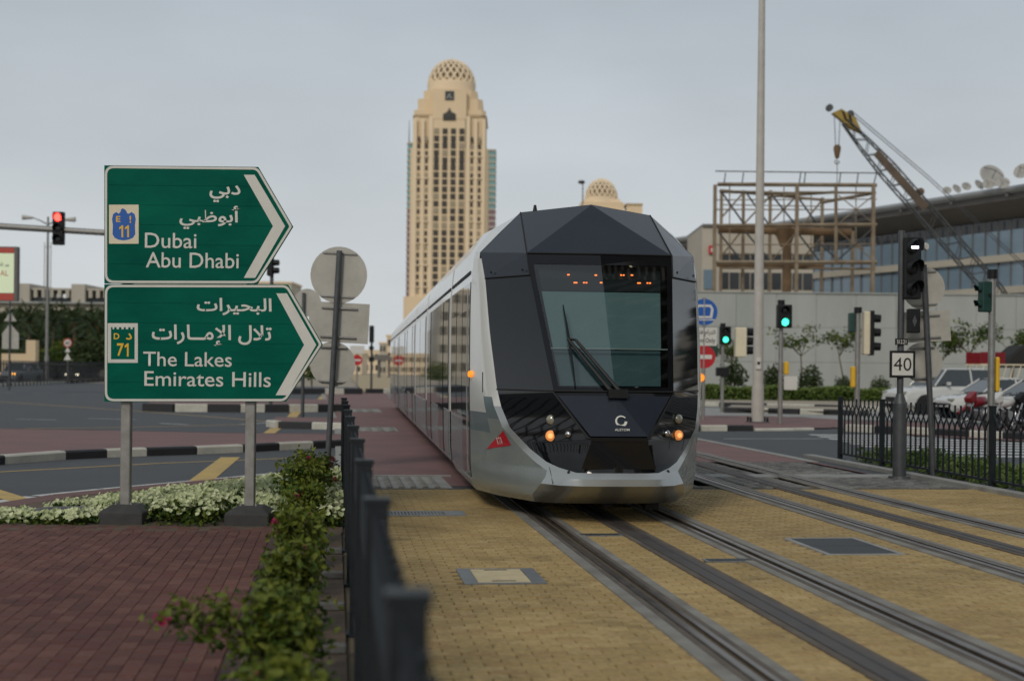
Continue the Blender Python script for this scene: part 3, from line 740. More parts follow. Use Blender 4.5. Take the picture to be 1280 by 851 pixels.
# concrete boundary wall made of cast panels
WALL_Y = 96.0
wall = thing('boundary_wall', 'tall pale grey concrete panel wall behind the hedge and parked cars', 'wall', (25, WALL_Y, 0))
wt = 6.95
for i in range(17):
    for j in range(3):
        x0 = -18 + i * 2.7; hs = [0.0, 2.3, 4.65, wt]
        mb = MB(); mb.bbox((x0 + 0.006, random.uniform(-0.02, 0.02), hs[j] + 0.004), (x0 + 2.694, 0.3, hs[j + 1] - 0.004 * (j < 2)))
        bevel(mb.build('wall_panel', M['wall_concrete'], wall), 0.02, 1)
mb = MB(); mb.bbox((-18, 0.06, 0), (-18 + 17 * 2.7, 0.24, wt - 0.05)); mb.build('core', M['mortar'], wall)
mb = MB(); mb.bbox((-18.1, -0.1, wt), (-18 + 17 * 2.7 + 0.1, 0.35, wt + 0.08)); mb.build('coping', M['wall_concrete'], wall)

# ================================================================== THE TRAM
TR = Vector((0.895, 16.3, 0.0)); TRZ = math.atan(0.108)
tram = thing('tram', 'white and silver tram with faceted glossy black nose coming along the near track', 'tram', TR, TRZ)
tram.scale = (1.015, 1, 1)
COLS = {
 'C': [(.2, 0, -1.30), (.3, 0, -1.62), (.43, 0, -1.92), (.5, 0, -1.93), (.56, 0, -1.87), (.9, 0, -1.87), (1.37, 0, -1.62), (2.63, 0, -.77), (2.88, 0, -.62)],
 'W': [(.2, .36, -1.29), (.3, .36, -1.61), (.43, .36, -1.905), (.5, .36, -1.91), (.56, .30, -1.86), (.9, .30, -1.86), (1.37, .62, -1.55), (2.63, .78, -.70), (2.88, .80, -.57)],
 'M': [(.2, .60, -1.22), (.3, .60, -1.50), (.43, .58, -1.80), (.5, .52, -1.80), (.56, .42, -1.80), (.60, .57, -1.62), (.65, .68, -1.46), (.77, .82, -1.22), (.98, 1.0, -.92), (1.2, 1.075, -.70), (1.4, 1.11, -.56), (2.0, 1.165, -.27), (2.63, 1.2, 0), (2.88, 1.2, .2)],
 'R': [(.2, .75, -1.08), (.3, .80, -1.30), (.43, .74, -1.52), (.5, .70, -1.56), (.56, .68, -1.52), (.60, .73, -1.42), (.65, .79, -1.30), (.77, .905, -1.07), (.98, 1.068, -.78), (1.2, 1.14, -.56), (1.4, 1.17, -.42), (2.0, 1.22, -.16), (2.63, 1.243, .09), (2.88, 1.243, .26)],
 'Q': [(.2, 1.05, -.35), (.3, 1.09, -.45), (.5, 1.11, -.5), (.77, 1.13, -.45), (.98, 1.175, -.36), (1.2, 1.215, -.27), (1.4, 1.238, -.18), (2.0, 1.272, .05), (2.63, 1.277, .25), (2.88, 1.265, .34)],
 'E': [(.2, 1.24, .45), (.3, 1.285, .45), (.5, 1.305, .45), (1.4, 1.325, .45), (2.3, 1.325, .45), (2.63, 1.318, .45), (2.88, 1.295, .45)],
}
def col_at(k, h):
    c_ = COLS[k]
    if h <= c_[0][0]: return c_[0][1], c_[0][2]
    for i in range(len(c_) - 1):
        if h <= c_[i + 1][0]:
            f = (h - c_[i][0]) / (c_[i + 1][0] - c_[i][0])
            return c_[i][1] + f * (c_[i + 1][1] - c_[i][1]), c_[i][2] + f * (c_[i + 1][2] - c_[i][2])
    return c_[-1][1], c_[-1][2]
HS = [.2, .25, .3, .36, .43, .5, .56, .6, .65, .71, .77, .84, .9, .98, 1.06, 1.12, 1.2, 1.3, 1.37, 1.4, 1.5, 1.62, 1.75, 1.9, 2.05, 2.2, 2.35, 2.5, 2.63, 2.7, 2.8, 2.88]
def cab_pt(k, h, sg):
    l_, s_ = col_at(k, h); return (sg * l_, s_, h)
def cab_patch(name, m, test, smooth=45, sides=(-1, 1)):
    mb = MB(); ks = ['C', 'W', 'M', 'R', 'Q', 'E']; idx = {}
    def vi(k, i, sg):
        key = (k, i, 0 if k == 'C' else sg)
        if key not in idx: idx[key] = len(mb.v); mb.v.append(cab_pt(k, HS[i], sg))
        return idx[key]
    for sg in sides:
        for c_ in range(5):
            for i in range(len(HS) - 1):
                hm = (HS[i] + HS[i + 1]) / 2
                if test(ks[c_], hm, sg):
                    f = [vi(ks[c_], i, sg), vi(ks[c_ + 1], i, sg), vi(ks[c_ + 1], i + 1, sg), vi(ks[c_], i + 1, sg)]
                    if sg < 0: f = f[::-1]
                    mb.f.append(tuple(f)); mb.m.append(0)
    return mb, mb.build(name, m, tram, smooth=smooth)
whole, tmp = cab_patch('tmp', M['tram_white'], lambda k, h, sg: True)
bvh = BVHTree.FromPolygons(whole.v, whole.f)
bpy.data.objects.remove(tmp)
TM = Matrix.Translation(TR) @ Matrix.Rotation(TRZ, 4, 'Z') @ Matrix.Diagonal((1.015, 1, 1, 1)); TMI = TM.inverted()
def cab_hit(px, py, off=0.006):
    o = TMI @ Vector((0, 0, EYE)); d = (TMI.to_3x3() @ (P(px, py, 10) - Vector((0, 0, EYE)))).normalized()
    p, n, i, t_ = bvh.ray_cast(o, d)
    if p is None: return None, None
    if n.dot(d) > 0: n = -n
    return p + n * off, n

_, bump_ = cab_patch('bumper', M['tram_silver'], lambda k, h, sg: k in 'CWM' and h < .56, 34)
for sd in ((-1,), (1,)):
    cab_patch('mask_rim', M['tram_silver'], lambda k, h, sg: k == 'M' and .56 < h < 1.2, 65, sides=sd)
    cab_patch('corner_pillar', M['tram_white'], lambda k, h, sg: (k == 'M' and h > 1.2) or (k == 'R' and h > 1.3) or (k == 'Q' and h > 1.12), sides=sd)
    cab_patch('lower_cheek', M['tram_grey'], lambda k, h, sg: (k == 'R' and h < 1.06) or (k == 'Q' and h < .9), 65, sides=sd)
    cab_patch('cheek_band', M['tram_teal'], lambda k, h, sg: (k == 'R' and 1.06 < h < 1.3) or (k == 'Q' and .9 < h < 1.12), sides=sd)
_, mask = cab_patch('front_mask', M['tram_black'], lambda k, h, sg: (k in 'CW' and .56 < h < 1.37) or (k == 'W' and 1.37 < h < 2.63), 50)
# windscreen, set 2 cm in behind a black frame
ws = MB(); fr = MB()
def wp(l_, h, off=0.0):
    lw, sw = col_at('W', h); _, sc = col_at('C', h); f = min(1.0, abs(l_) / lw)
    return Vector((l_, sc + (sw - sc) * f + off, h))
hh = [1.43, 1.6, 1.8, 2.0, 2.2, 2.4, 2.6, 2.76]
def wl_(h, k): return (col_at('W', h)[0] - 0.06) * k
for i in range(len(hh) - 1):
    for k0, k1 in ((-1, -.5), (-.5, 0), (0, .5), (.5, 1)):
        ws.face([wp(wl_(hh[i], k0), hh[i], .004), wp(wl_(hh[i], k1), hh[i], .004), wp(wl_(hh[i + 1], k1), hh[i + 1], .004), wp(wl_(hh[i + 1], k0), hh[i + 1], .004)])
ws.build('windscreen', M['windscreen'], tram)
full = [1.37] + hh + [2.88]
for i in range(len(full) - 1):
    a_, b_ = full[i], full[i + 1]
    wa, wb = col_at('W', a_)[0], col_at('W', b_)[0]
    if i in (0, len(full) - 2):
        fr.face([wp(-wa, a_), wp(0, a_), wp(0, b_), wp(-wb, b_)]); fr.face([wp(0, a_), wp(wa, a_), wp(wb, b_), wp(0, b_)])
    else:
        for sg in (-1, 1):
            q = [wp(sg * (wa - .06), a_), wp(sg * wa, a_), wp(sg * wb, b_), wp(sg * (wb - .06), b_)]
            fr.face(q if sg > 0 else q[::-1])
fr.build('windscreen_frame', M['tram_black'], tram)
# cab behind the glass: roller blind, lower panel, driver's desk, destination display
def inner(name, m, h0, h1, back, k=0.93):
    mb = MB(); mb.face([wp(-wl_(h0, k), h0, back), wp(wl_(h0, k), h0, back), wp(wl_(h1, k), h1, back), wp(-wl_(h1, k), h1, back)]); return mb.build(name, m, tram)
inner('roller_blind', M['blind'], 1.835, 2.46, 0.13)
inner('lower_screen', M['blind_dark'], 1.44, 1.83, 0.17)
inner('display_panel', M['cab_dark'], 2.47, 2.75, 0.11)
mb = MB(); mb.box(wp(0, 1.832, 0.12), (1.26, 0.02, 0.012)); mb.build('blind_bar', M['sign_white'], tram)
mb = MB(); mb.bbox((-0.74, -0.28, 1.42), (0.74, 0.3, 2.6)); mb.build('cab_interior', M['cab_dark'], tram)
for px, py, w in [(712.3, 343, 4), (721.2, 353, 6), (733.4, 353, 7), (746.8, 343.5, 4), (753.4, 353, 4), (780, 343.5, 7), (792.1, 343.5, 4), (801, 353.5, 6), (813.3, 353.5, 7)]:
    p, n = cab_hit(px, py)
    q = wp(p.x, p.z, 0.1)
    mb = MB()
    if w > 6:
        for d in (-.014, .014): mb.box(q + Vector((d, 0, 0)), (.018, .006, .013))
    else: mb.box(q, (w * .0065, .006, .013))
    mb.build('led_group', M['led'], tram)

# faceted navy hood above the windscreen
hood = MB()
for sg in (-1, 1):
    Tp = Vector((0, .03, 3.50)); A_ = Vector((sg * .80, -.57, 2.885)); B_ = Vector((sg * .76, .44, 3.44)); D_ = Vector((sg * 1.235, .27, 2.95))
    Eo = Vector((sg * 1.203, -.004, 2.635)); F_ = Vector((sg * .782, -.705, 2.635)); Cm = Vector((0, -.62, 2.885))
    fl = [[Tp, Cm, A_], [Tp, A_, B_], [B_, A_, D_], [D_, A_, F_, Eo]]
    for f in fl: hood.face(f if sg > 0 else f[::-1])
hood.build('hood', M['tram_navy'], tram)
for sg in (-1, 1):                                     # panel joints and bolts of the hood
    sm = MB()
    for a_, b_ in (((sg * .76, .44, 3.44), (sg * .80, -.575, 2.885)), ((sg * .80, -.575, 2.885), (sg * .782, -.709, 2.635)), ((sg * .782, -.709, 2.635), (sg * 1.203, -.008, 2.635)), ((0, -.625, 2.885), (sg * .8, -.575, 2.885))):
        sm.tube(a_, b_, .009, n=6)
    sm.build('hood_joint', M['seam'], tram); sm = MB()
    sm.tube((sg * 1.11, -.565, 1.385), (sg * .62, -1.555, 1.385), .009, n=6); sm.tube((sg * .62, -1.555, 1.385), (0, -1.618, 1.385), .009, n=6)
    sm.tube((sg * .625, -1.553, 1.37), (sg * .31, -1.862, .91), .010, n=6); sm.tube((sg * .31, -1.862, .91), (0, -1.872, .91), .010, n=6)
    sm.build('nose_joint', M['seam'], tram)
    for f in ((.16, .06), (.86, .06)):
        bo = MB(); q = Vector((sg * 1.203, -.004, 2.635)).lerp(Vector((sg * .782, -.705, 2.635)), f[0]) + Vector((sg * .008, -.012, f[1])); bo.tube(q, q + Vector((sg * .006, -.006, 0)), .014, n=8)
        bo.build('bolt', M['black'], tram)
# lower apron: glossy trapezoid grille recess under the nose panel
gr = MB(); gr.face([(-.28, -1.878, .89), (.28, -1.878, .89), (.38, -1.868, .60), (-.38, -1.868, .60)][::1]); gr.build('apron_panel', M['tram_black'], tram)
np_ = MB(); np_.face([wp(0, 1.34, -.006), (.0, -1.877, .935), (.29, -1.868, .935), (.58, -1.58, 1.34)][::1]); np_.face([wp(0, 1.34, -.006), (-.58, -1.58, 1.34), (-.29, -1.868, .935), (0, -1.877, .935)])
np_.build('nose_panel', M['tram_navy'], tram)
lip = MB(); lip.box((0, -1.884, .905), (.58, .02, .035)); lip.build('nose_lip', M['tram_black'], tram)

# roof and cab sides behind the nose
side = MB()
def loft(rows, mats=None):
    n = len(rows[0])
    for sg in (-1, 1):
        for i in range(len(rows) - 1):
            for k in range(n - 1):
                q = [rows[i][k], rows[i + 1][k], rows[i + 1][k + 1], rows[i][k + 1]]
                q = [(sg * p[0], p[1], p[2]) for p in q]
                side.face(q[::-1] if sg > 0 else q)
def roof_row(s): return [(1.295, s, 2.88), (1.28, s, 3.0), (1.13, s, 3.24), (.8, s, 3.42), (0, s, 3.47)]
loft([[(1.243, .26, 2.88), (1.237, .275, 2.952), (1.0, .36, 3.2), (.76, .445, 3.442), (0, .035, 3.503)], [(1.295, .45, 2.88), (1.27, .5, 2.98), (1.08, .7, 3.25), (.78, .75, 3.43), (0, .7, 3.48)], roof_row(1.1), roof_row(3.95)])
side.build('roof_shell', M['tram_white'], tram, smooth=40)
def side_wall(name, s0, s1, parent, h0, h1, m, sd):
    mb = MB(); hs = [h for h in (.2, .3, .5, 1.0, 1.4, 2.3, 2.63, 2.88) if h0 < h < h1]; hs = [h0] + hs + [h1]
    for sg in (sd,):
        for i in range(len(hs) - 1):
            a_, b_ = col_at('E', hs[i])[0] * sg, col_at('E', hs[i + 1])[0] * sg
            q = [(a_, s0, hs[i]), (a_, s1, hs[i]), (b_, s1, hs[i + 1]), (b_, s0, hs[i + 1])]
            mb.face(q if sg > 0 else q[::-1])
    return mb.build(name, m, parent, smooth=30)
for sd in (-1, 1):
    side_wall('side_panel', .45, 3.95, tram, 1.1, 2.88, M['tram_white'], sd)
    side_wall('skirt', .45, 3.95, tram, .2, 1.1, M['tram_grey'], sd)
def pane(name, s0, s1, h0, h1, parent, m, sg, off=.008, y0=0.0):
    mb = MB(); hs = [h0] + [h for h in (.5, 1.4, 2.3, 2.63) if h0 < h < h1] + [h1]
    x = [col_at('E', h)[0] for h in hs]
    v = []
    for s in (s0, s1):
        for o_ in (0.002, off):
            for h, xx in zip(hs, x): v.append((sg * (xx + o_), s + y0, h))
    n = len(hs); f = []
    for i in range(n - 1):
        f.append((n + i, 3 * n + i, 3 * n + i + 1, n + i + 1))
        f.append((i, n + i, n + i + 1, i + 1)); f.append((2 * n + i, 2 * n + i + 1, 3 * n + i + 1, 3 * n + i))
    f.append((0, 2 * n, 3 * n, n)); f.append((n - 1, 2 * n - 1, 4 * n - 1, 3 * n - 1))
    if sg < 0: f = [q[::-1] for q in f]
    mb.raw(v, f); return mb.build(name, m, parent)
for sg in (-1, 1):
    d = pane('cab_door', .50, 1.62, .34, 2.62, tram, M['tram_glass'], sg)
    pane('door_frame', .82, .86, .40, 2.56, d, M['tram_silver'], sg, .014)
    pane('door_frame', .86, 1.58, 1.02, 1.045, d, M['seam'], sg, .012)
    w = pane('side_window', 1.70, 3.78, 1.02, 2.62, tram, M['tram_glass'], sg)
    pane('window_joint', 2.7, 2.72, 1.04, 2.60, w, M['seam'], sg, .011)
    pane('lower_panel', 1.70, 3.78, .34, .98, tram, M['tram_teal'], sg, .006)
    pane('gutter_slot', .72, 3.95, 2.725, 2.765, tram, M['seam'], sg, .010)
    pane('handle_slot', .30, .315, 1.42, 1.62, tram, M['seam'], sg, .02) if False else None
# modules behind the cab
PROF = [(1.22, .22), (1.285, .3), (1.305, .5), (1.316, 1.0), (1.325, 1.4), (1.325, 2.3), (1.318, 2.63), (1.295, 2.88), (1.28, 3.0), (1.13, 3.24), (.8, 3.42), (0, 3.47)]
def module(y0, L, k):
    root = bpy.data.objects.new('module', None); col.objects.link(root); root.parent = tram
    def ext(name, i0, i1, m, s0, s1, sides=(-1, 1)):
        mb = MB()
        for sg in sides:
            for i in range(i0, i1):
                p, q = PROF[i], PROF[i + 1]
                f = [(sg * p[0], s0, p[1]), (sg * p[0], s1, p[1]), (sg * q[0], s1, q[1]), (sg * q[0], s0, q[1])]
                mb.face(f if sg > 0 else f[::-1])
        for s in (s0, s1):
            if i1 == len(PROF) - 1:
                pts = [(x, s, z) for x, z in PROF[i0:]] + [(-x, s, z) for x, z in PROF[i0:-1][::-1]]
                mb.face(pts if s == s0 else pts[::-1])
        return mb.build(name, m, root, smooth=30)
    ext('body_shell', 3, len(PROF) - 1, M['tram_white'], y0, y0 + L)
    for sd in (-1, 1): ext('skirt', 0, 3, M['tram_grey'], y0, y0 + L, (sd,))
    for sg in (-1, 1):
        a_ = y0 + .28
        if k % 2 == 0:
            w1, dr = 1.15, 1.32
            pane('window', a_, a_ + w1, 1.02, 2.62, root, M['tram_glass'], sg)
            for j in range(2):
                pane('door_leaf', a_ + w1 + .08 + j * (dr / 2 + .03), a_ + w1 + .08 + j * (dr / 2 + .03) + dr / 2, .34, 2.62, root, M['tram_glass'], sg, .014)
            x = a_ + w1 + dr + .19
            e_ = y0 + L - .28 - dr - .11
            pane('window', x, e_, 1.02, 2.62, root, M['tram_glass'], sg)
            for j in range(2):
                pane('door_leaf', e_ + .08 + j * (dr / 2 + .03), e_ + .08 + j * (dr / 2 + .03) + dr / 2, .34, 2.62, root, M['tram_glass'], sg, .014)
            pane('lower_panel', a_, a_ + w1, .34, .98, root, M['tram_teal'], sg, .006); pane('lower_panel', x, e_, .34, .98, root, M['tram_teal'], sg, .006)
        else:
            mid = y0 + L / 2
            pane('window', a_, mid - .06, 1.02, 2.62, root, M['tram_glass'], sg); pane('window', mid + .06, y0 + L - .28, 1.02, 2.62, root, M['tram_glass'], sg)
            pane('lower_panel', a_, y0 + L - .28, .34, .98, root, M['tram_teal'], sg, .006)
        pane('gutter_slot', y0 + .1, y0 + L - .1, 2.725, 2.765, root, M['seam'], sg, .010)
    mb = MB(); mb.bbox((-.75, y0 + .8, 3.40), (.75, y0 + L - .8, 3.62)); bevel(mb.build('roof_box', M['tram_white'], root), .08)
y = 4.2; k = 0
for L in (6.9, 5.2, 6.9, 5.2, 6.9, 6.0):
    mb = MB(); ps = [(x * .96, z) for x, z in PROF[1:]]
    pts = [(x, y - .3, z) for x, z in ps] + [(-x, y - .3, z) for x, z in ps[:-1][::-1]]
    mb.prism(pts, (0, .35, 0)); mb.build('gangway', M['seam'], tram)
    module(y, L, k); y += L + .25; k += 1
END = y
for yb_ in (1.2, 13.2, 25.4, 37.2):
    bg_ = MB(); bg_.bbox((-1.0, yb_, .10), (1.0, yb_ + 2.2, .32)); bg_.build('bogie', M['under'], tram)
    for sx in (-.74, .74):
        for yy in (yb_ + .3, yb_ + 1.9):
            mb = MB(); mb.disc((sx, yy, .30), .28, .11, 'X', 20); mb.build('wheel', M['rail_steel'], tram)
mb = MB(); mb.bbox((-1.05, -.1, .24), (1.05, END - .4, .36)); mb.build('underframe', M['under'], tram)
mb = MB(); mb.tube((0, -1.2, .19), (0, -.5, .19), .05); mb.build('coupler', M['under'], tram)
mb = MB(); mb.bbox((.42, -1.15, .12), (.56, -1.0, .24)); mb.build('rail_sensor', M['under'], tram)

# lamps, badge, emblem, wipers: placed on the surface of the nose
def on_nose(px, py, off=0.006):
    return cab_hit(px, py, off)
def lampset(px, py, r, m, deep=.03):
    p, n = on_nose(px, py, 0.0)
    n = (n + Vector((0, -1.6, 0))).normalized()
    b_ = MB(); b_.tube(p - n * .02, p + n * .012, r * 1.22, r * 1.15, 20); h_ = b_.build('headlamp', M['black'], tram, smooth=30)
    l2 = MB(); q = (-n).to_track_quat('-Z', 'Y').to_matrix().to_4x4(); q.translation = p + n * .012
    l2.lathe([(r, 0), (r * .97, .008), (r * .7, .02), (r * .3, .026), (0.001, .027)], 20, q); l2.build('lens', M['amber_glass'] if m is M['head_amber'] else m, h_, smooth=40)
    if m is M['head_amber']:
        b2 = MB(); b2.lathe([(r * .5, .018), (r * .45, .03), (r * .2, .034), (.001, .035)], 16, q); b2.build('bulb', m, h_, smooth=40)
    return h_
for px, py, r, m in [(689.3, 524.5, .052, 'lamp_off'), (689, 544.5, .058, 'head_amber'), (711, 542.5, .036, 'chrome'), (847.3, 523.5, .05, 'lamp_off'), (847.3, 543.8, .056, 'head_amber'), (833, 541.5, .036, 'chrome')]:
    lampset(px, py, r, M[m])
# emblem ring with a gap and its word below
p, n = on_nose(776, 527.5, .012)
ring = MB()
for i in range(26):
    a0, a1 = R(40 + i * 12.2), R(40 + (i + 1) * 12.2); wd0, wd1 = .012 + .016 * i / 26, .012 + .016 * (i + 1) / 26
    Rr = .062
    ring.face([p + Vector(((Rr - wd0) * math.cos(a0), -.012 - .3 * (Rr - wd0) * math.sin(a0) * 0, (Rr - wd0) * math.sin(a0))), p + Vector((Rr * math.cos(a0), -.012, Rr * math.sin(a0))), p + Vector((Rr * math.cos(a1), -.012, Rr * math.sin(a1))), p + Vector(((Rr - wd1) * math.cos(a1), -.012, (Rr - wd1) * math.sin(a1)))])
NT = Matrix.Translation(p) @ Matrix.Rotation(R(-22), 4, 'X') @ Matrix.Translation(-p)
ring.v = [tuple(NT @ Vector(v)) for v in ring.v]
ring.build('emblem', M['sign_white'], tram)
p2, n2 = on_nose(777, 538.5, .012)
text_mesh('emblem_word', 'ALSTOM', -.075, .075, -.013, .013, -.02, M['sign_white'], tram, .012, Matrix.Translation(p2) @ Matrix.Rotation(R(-22), 4, 'X'))
# red triangular badge with white letters on the cheek
tri = [on_nose(608.9, 561.0, .008), on_nose(629.5, 537.8, .008), on_nose(639.3, 556.0, .008)]
bd = MB(); N_ = 6
def tp(u, v):
    w = 1 - u - v
    q = tri[0][0] * w + tri[1][0] * u + tri[2][0] * v
    hq = bvh.find_nearest(q); nn = hq[1]
    if nn.dot(tri[0][1]) < 0: nn = -nn
    return hq[0] + nn * .006
for i in range(N_):
    for j in range(N_ - i):
        bd.face([tp(i / N_, j / N_), tp((i + 1) / N_, j / N_), tp(i / N_, (j + 1) / N_)])
        if j < N_ - i - 1: bd.face([tp((i + 1) / N_, j / N_), tp((i + 1) / N_, (j + 1) / N_), tp(i / N_, (j + 1) / N_)])
bdo = bd.build('route_badge', M['red_badge'], tram)
ax = (tri[2][0] - tri[0][0]).normalized(); nrm = tri[1][1]
c0 = on_nose(627.5, 550.2, .024)[0]
up_ = nrm.cross(ax).normalized()
if up_.z < 0: up_ = -up_
M4 = Matrix.Identity(4)
for i, v in enumerate((ax, -nrm, up_)):
    for j in range(3): M4[j][i] = v[j]
M4.translation = c0
text_mesh('badge_letters', 'RTA', -.072, .072, -.04, .04, -.004, M['sign_white'], bdo, .004, M4)
# amber marker, slot and bolts on the corner
p, n = on_nose(591.5, 471, .0)
mk = MB(); q = Vector((-1.318, .33, 1.545)); mk.tube(q, q + Vector((-.03, -.012, 0)), .042, .034, 16); mk.build('side_marker', M['amber'], tram, smooth=30)
mk = MB(); q = Vector((1.318, .33, 1.545)); mk.tube(q, q + Vector((.03, -.012, 0)), .042, .034, 16); mk.build('side_marker', M['amber'], tram, smooth=30)
sl_ = MB()
pa, na = on_nose(603.5, 465, .002); pb, nb_2 = on_nose(603.5, 490, .002)
if pa and pb: sl_.tube(pa, pb, .006, n=6); sl_.build('panel_slot', M['seam'], tram)
for px, py in ((711, 590), (835.5, 589)):
    p, n = on_nose(px, py, 0)
    mb = MB(); mb.tube(p - n * .01, p + n * .004, .018, n=12); mb.build('towing_eye', M['seam'], tram)
# joint line across the bumper side
for pix in ([(687, 584), (691, 604), (697, 625)], [(699, 571), (693, 579)]):
    pts = [on_nose(x, y_, .002)[0] for x, y_ in pix]
    if all(pts): mb = MB(); mb.path(pts, .004, 5); mb.build('bumper_joint', M['seam'], tram)
# crease line of the silver rim
# wipers
wp0 = wp(-.03, 1.36, -.05); wtop = wp(-.44, 1.93, -.07); wtop2 = wp(-.36, 1.92, -.07)
wi = MB(); wi.tube(wp0, wtop, .024, .016, 6); wi.tube(wp0 + Vector((.09, 0, .0)), wtop2, .024, .016, 6); wi.box(wp(0.02, 1.365, -.04), (.2, .07, .09))
wi.tube(wtop, wtop2, .014, n=6); wi.tube(wp(-.02, 1.37, -.055), wp(-.40, 1.88, -.06), .014, n=6)
wo = wi.build('wiper', M['black'], tram)
bl = MB(); bl.path([wp(-.455, 2.30, -.03), wp(-.44, 2.1, -.05), wp(-.43, 1.93, -.06), wp(-.415, 1.7, -.05), wp(-.40, 1.43, -.03)], [.007, .012, .016, .012, .007], 6)
bl.build('wiper_blade', M['black'], wo)
# roof aerial
mb = MB(); mb.tube((-.5, 1.2, 3.42), (-.5, 1.2, 3.62), .05, .015, 8); mb.build('aerial', M['black'], tram)

# ================================================================== STREET FURNITURE
# --- green direction sign ------------------------------------------------
SD = 14.2
SB = G(232, 655); SX = P(131, 430, SD).x
sign = thing('direction_sign', 'two green arrow shaped road signs stacked on two grey posts among white flowers', 'sign', (SX, SD, 0))
def S(px, py):
    p = P(px, py, SD); return p.x - SX, p.z
def clip(poly, z0, z1):
    def half(pl, zc, keep_above):
        out = []
        for i in range(len(pl)):
            a, b = pl[i], pl[(i + 1) % len(pl)]
            ia = (a[1] >= zc) == keep_above; ib = (b[1] >= zc) == keep_above
            if ia: out.append(a)
            if ia != ib:
                f = (zc - a[1]) / (b[1] - a[1]); out.append((a[0] + f * (b[0] - a[0]), zc))
        return out
    return half(half(poly, z0, True), z1, False)
def inset_poly(poly, d):
    c = (sum(p[0] for p in poly) / len(poly), sum(p[1] for p in poly) / len(poly)); out = []
    n = len(poly)
    for i in range(n):
        p0, p1, p2 = Vector(poly[i - 1]), Vector(poly[i]), Vector(poly[(i + 1) % n])
        e1, e2 = (p1 - p0).normalized(), (p2 - p1).normalized()
        n1, n2 = Vector((-e1.y, e1.x)), Vector((-e2.y, e2.x))
        if n1.dot(Vector(c) - p1) < 0: n1 = -n1
        if n2.dot(Vector(c) - p1) < 0: n2 = -n2
        bis = (n1 + n2).normalized(); out.append(p1 + bis * (d / max(0.2, bis.dot(n1))))
    return out
def rounded(poly, r):
    out = []
    n = len(poly)
    for i in range(n):
        p0, p1, p2 = Vector(poly[i - 1]), Vector(poly[i]), Vector(poly[(i + 1) % n])
        a = p1 + (p0 - p1).normalized() * r[i]; b = p1 + (p2 - p1).normalized() * r[i]
        for k in range(7):
            t_ = k / 6; out.append((a * (1 - t_) + p1 * t_) * (1 - t_) + (p1 * (1 - t_) + b * t_) * t_)
    return out
def ribbon(poly_out, poly_in, y):
    mb = MB(); n = len(poly_out)
    for i in range(n):
        j = (i + 1) % n
        mb.face([(poly_out[i][0], y, poly_out[i][1]), (poly_in[i][0], y, poly_in[i][1]), (poly_in[j][0], y, poly_in[j][1]), (poly_out[j][0], y, poly_out[j][1])][::-1])
    return mb
def flat(pts, y, m, name, parent):
    mb = MB(); mb.face([(p[0], y, p[1]) for p in pts]); return mb.build(name, m, parent)
def arrow_panel(outline, chev, label):
    ol = [S(*p) for p in outline]
    root = bpy.data.objects.new('sign_panel', None); col.objects.link(root); root.parent = sign; root['label'] = label
    zs = [p[1] for p in ol]; z0, z1 = min(zs), max(zs); n = 6
    for k in range(n):
        a, b = z0 + (z1 - z0) * k / n, z0 + (z1 - z0) * (k + 1) / n
        pl = clip(ol, a + .0012, b - .0012)
        if len(pl) > 2:
            mb = MB(); mb.prism([(p[0], -.02, p[1]) for p in pl], (0, .028, 0)); mb.build('plank', M['sign_green'], root)
    mb = MB(); mb.prism([(p[0], -.014, p[1]) for p in inset_poly(ol, .004)], (0, .018, 0)); mb.build('backing_sheet', M['sign_green'], root)
    ro = rounded(inset_poly(ol, .006), [.09, .05, .02, .05, .09]); ri = rounded(inset_poly(ol, .029), [.07, .04, .015, .04, .07])
    ribbon(ro, ri, -.0225).build('border', M['sign_white'], root)
    flat([S(*p) for p in chev], -.0226, M['sign_white'], 'chevron', root)
    return root
up = arrow_panel([(131, 207), (323, 209), (366.5, 283.5), (322, 355), (131, 354.6)], [(305.2, 219), (318.8, 219), (356.8, 283), (319.5, 347.5), (305.2, 347.5), (341.6, 283)], 'upper green arrow panel reading Dubai and Abu Dhabi')
lo = arrow_panel([(131, 355.4), (360, 355.8), (403.5, 430.5), (357.5, 502), (131, 502)], [(345.7, 366.8), (359, 366.8), (395.6, 431), (359, 493.8), (345, 493.8), (380.5, 431)], 'lower green arrow panel reading The Lakes and Emirates Hills')
def st(body, x0, x1, y0, y1, parent, m='sign_white', bold=.005, name='lettering'):
    a, b = S(x0, y1), S(x1, y0)
    cx = (x0 + x1) / 2; a = (S(x0, (y0 + y1) / 2)[0], S(cx, y1)[1]); b = (S(x1, (y0 + y1) / 2)[0], S(cx, y0)[1])
    return text_mesh(name, body, a[0], b[0], a[1], b[1], -.0228, M[m], parent, bold)
st(ar(0xFEA9, 0xFE91, 0xFEF2), 262.4, 301, 232, 253.4, up, bold=.018)
st(ar(0xFE83, 0xFE91, 0xFEEE, 0xFEC7, 0xFE92, 0xFEF2), 225, 301, 257.5, 287, up, bold=.018)
st('Dubai', 181.8, 246.2, 291.5, 310.5, up)
st('Abu Dhabi', 183, 299, 316, 335.2, up)
st(ar(0xFE8D, 0xFEDF, 0xFE92, 0xFEA4, 0xFEF4, 0xFEAE, 0xFE8D, 0xFE95), 246.6, 340, 372.7, 394.2, lo, bold=.018)
st(ar(0xFE97, 0xFEFC, 0xFEDD, 0x20, 0xFE8D, 0xFEF9, 0xFEE3, 0x0640, 0x0640, 0xFE8E, 0xFEAD, 0xFE8D, 0xFE95), 190.5, 340, 406, 432.5, lo, bold=.018)
st('The Lakes', 179.8, 290.3, 440, 458, lo)
st('Emirates Hills', 181.2, 339, 464.5, 483, lo)
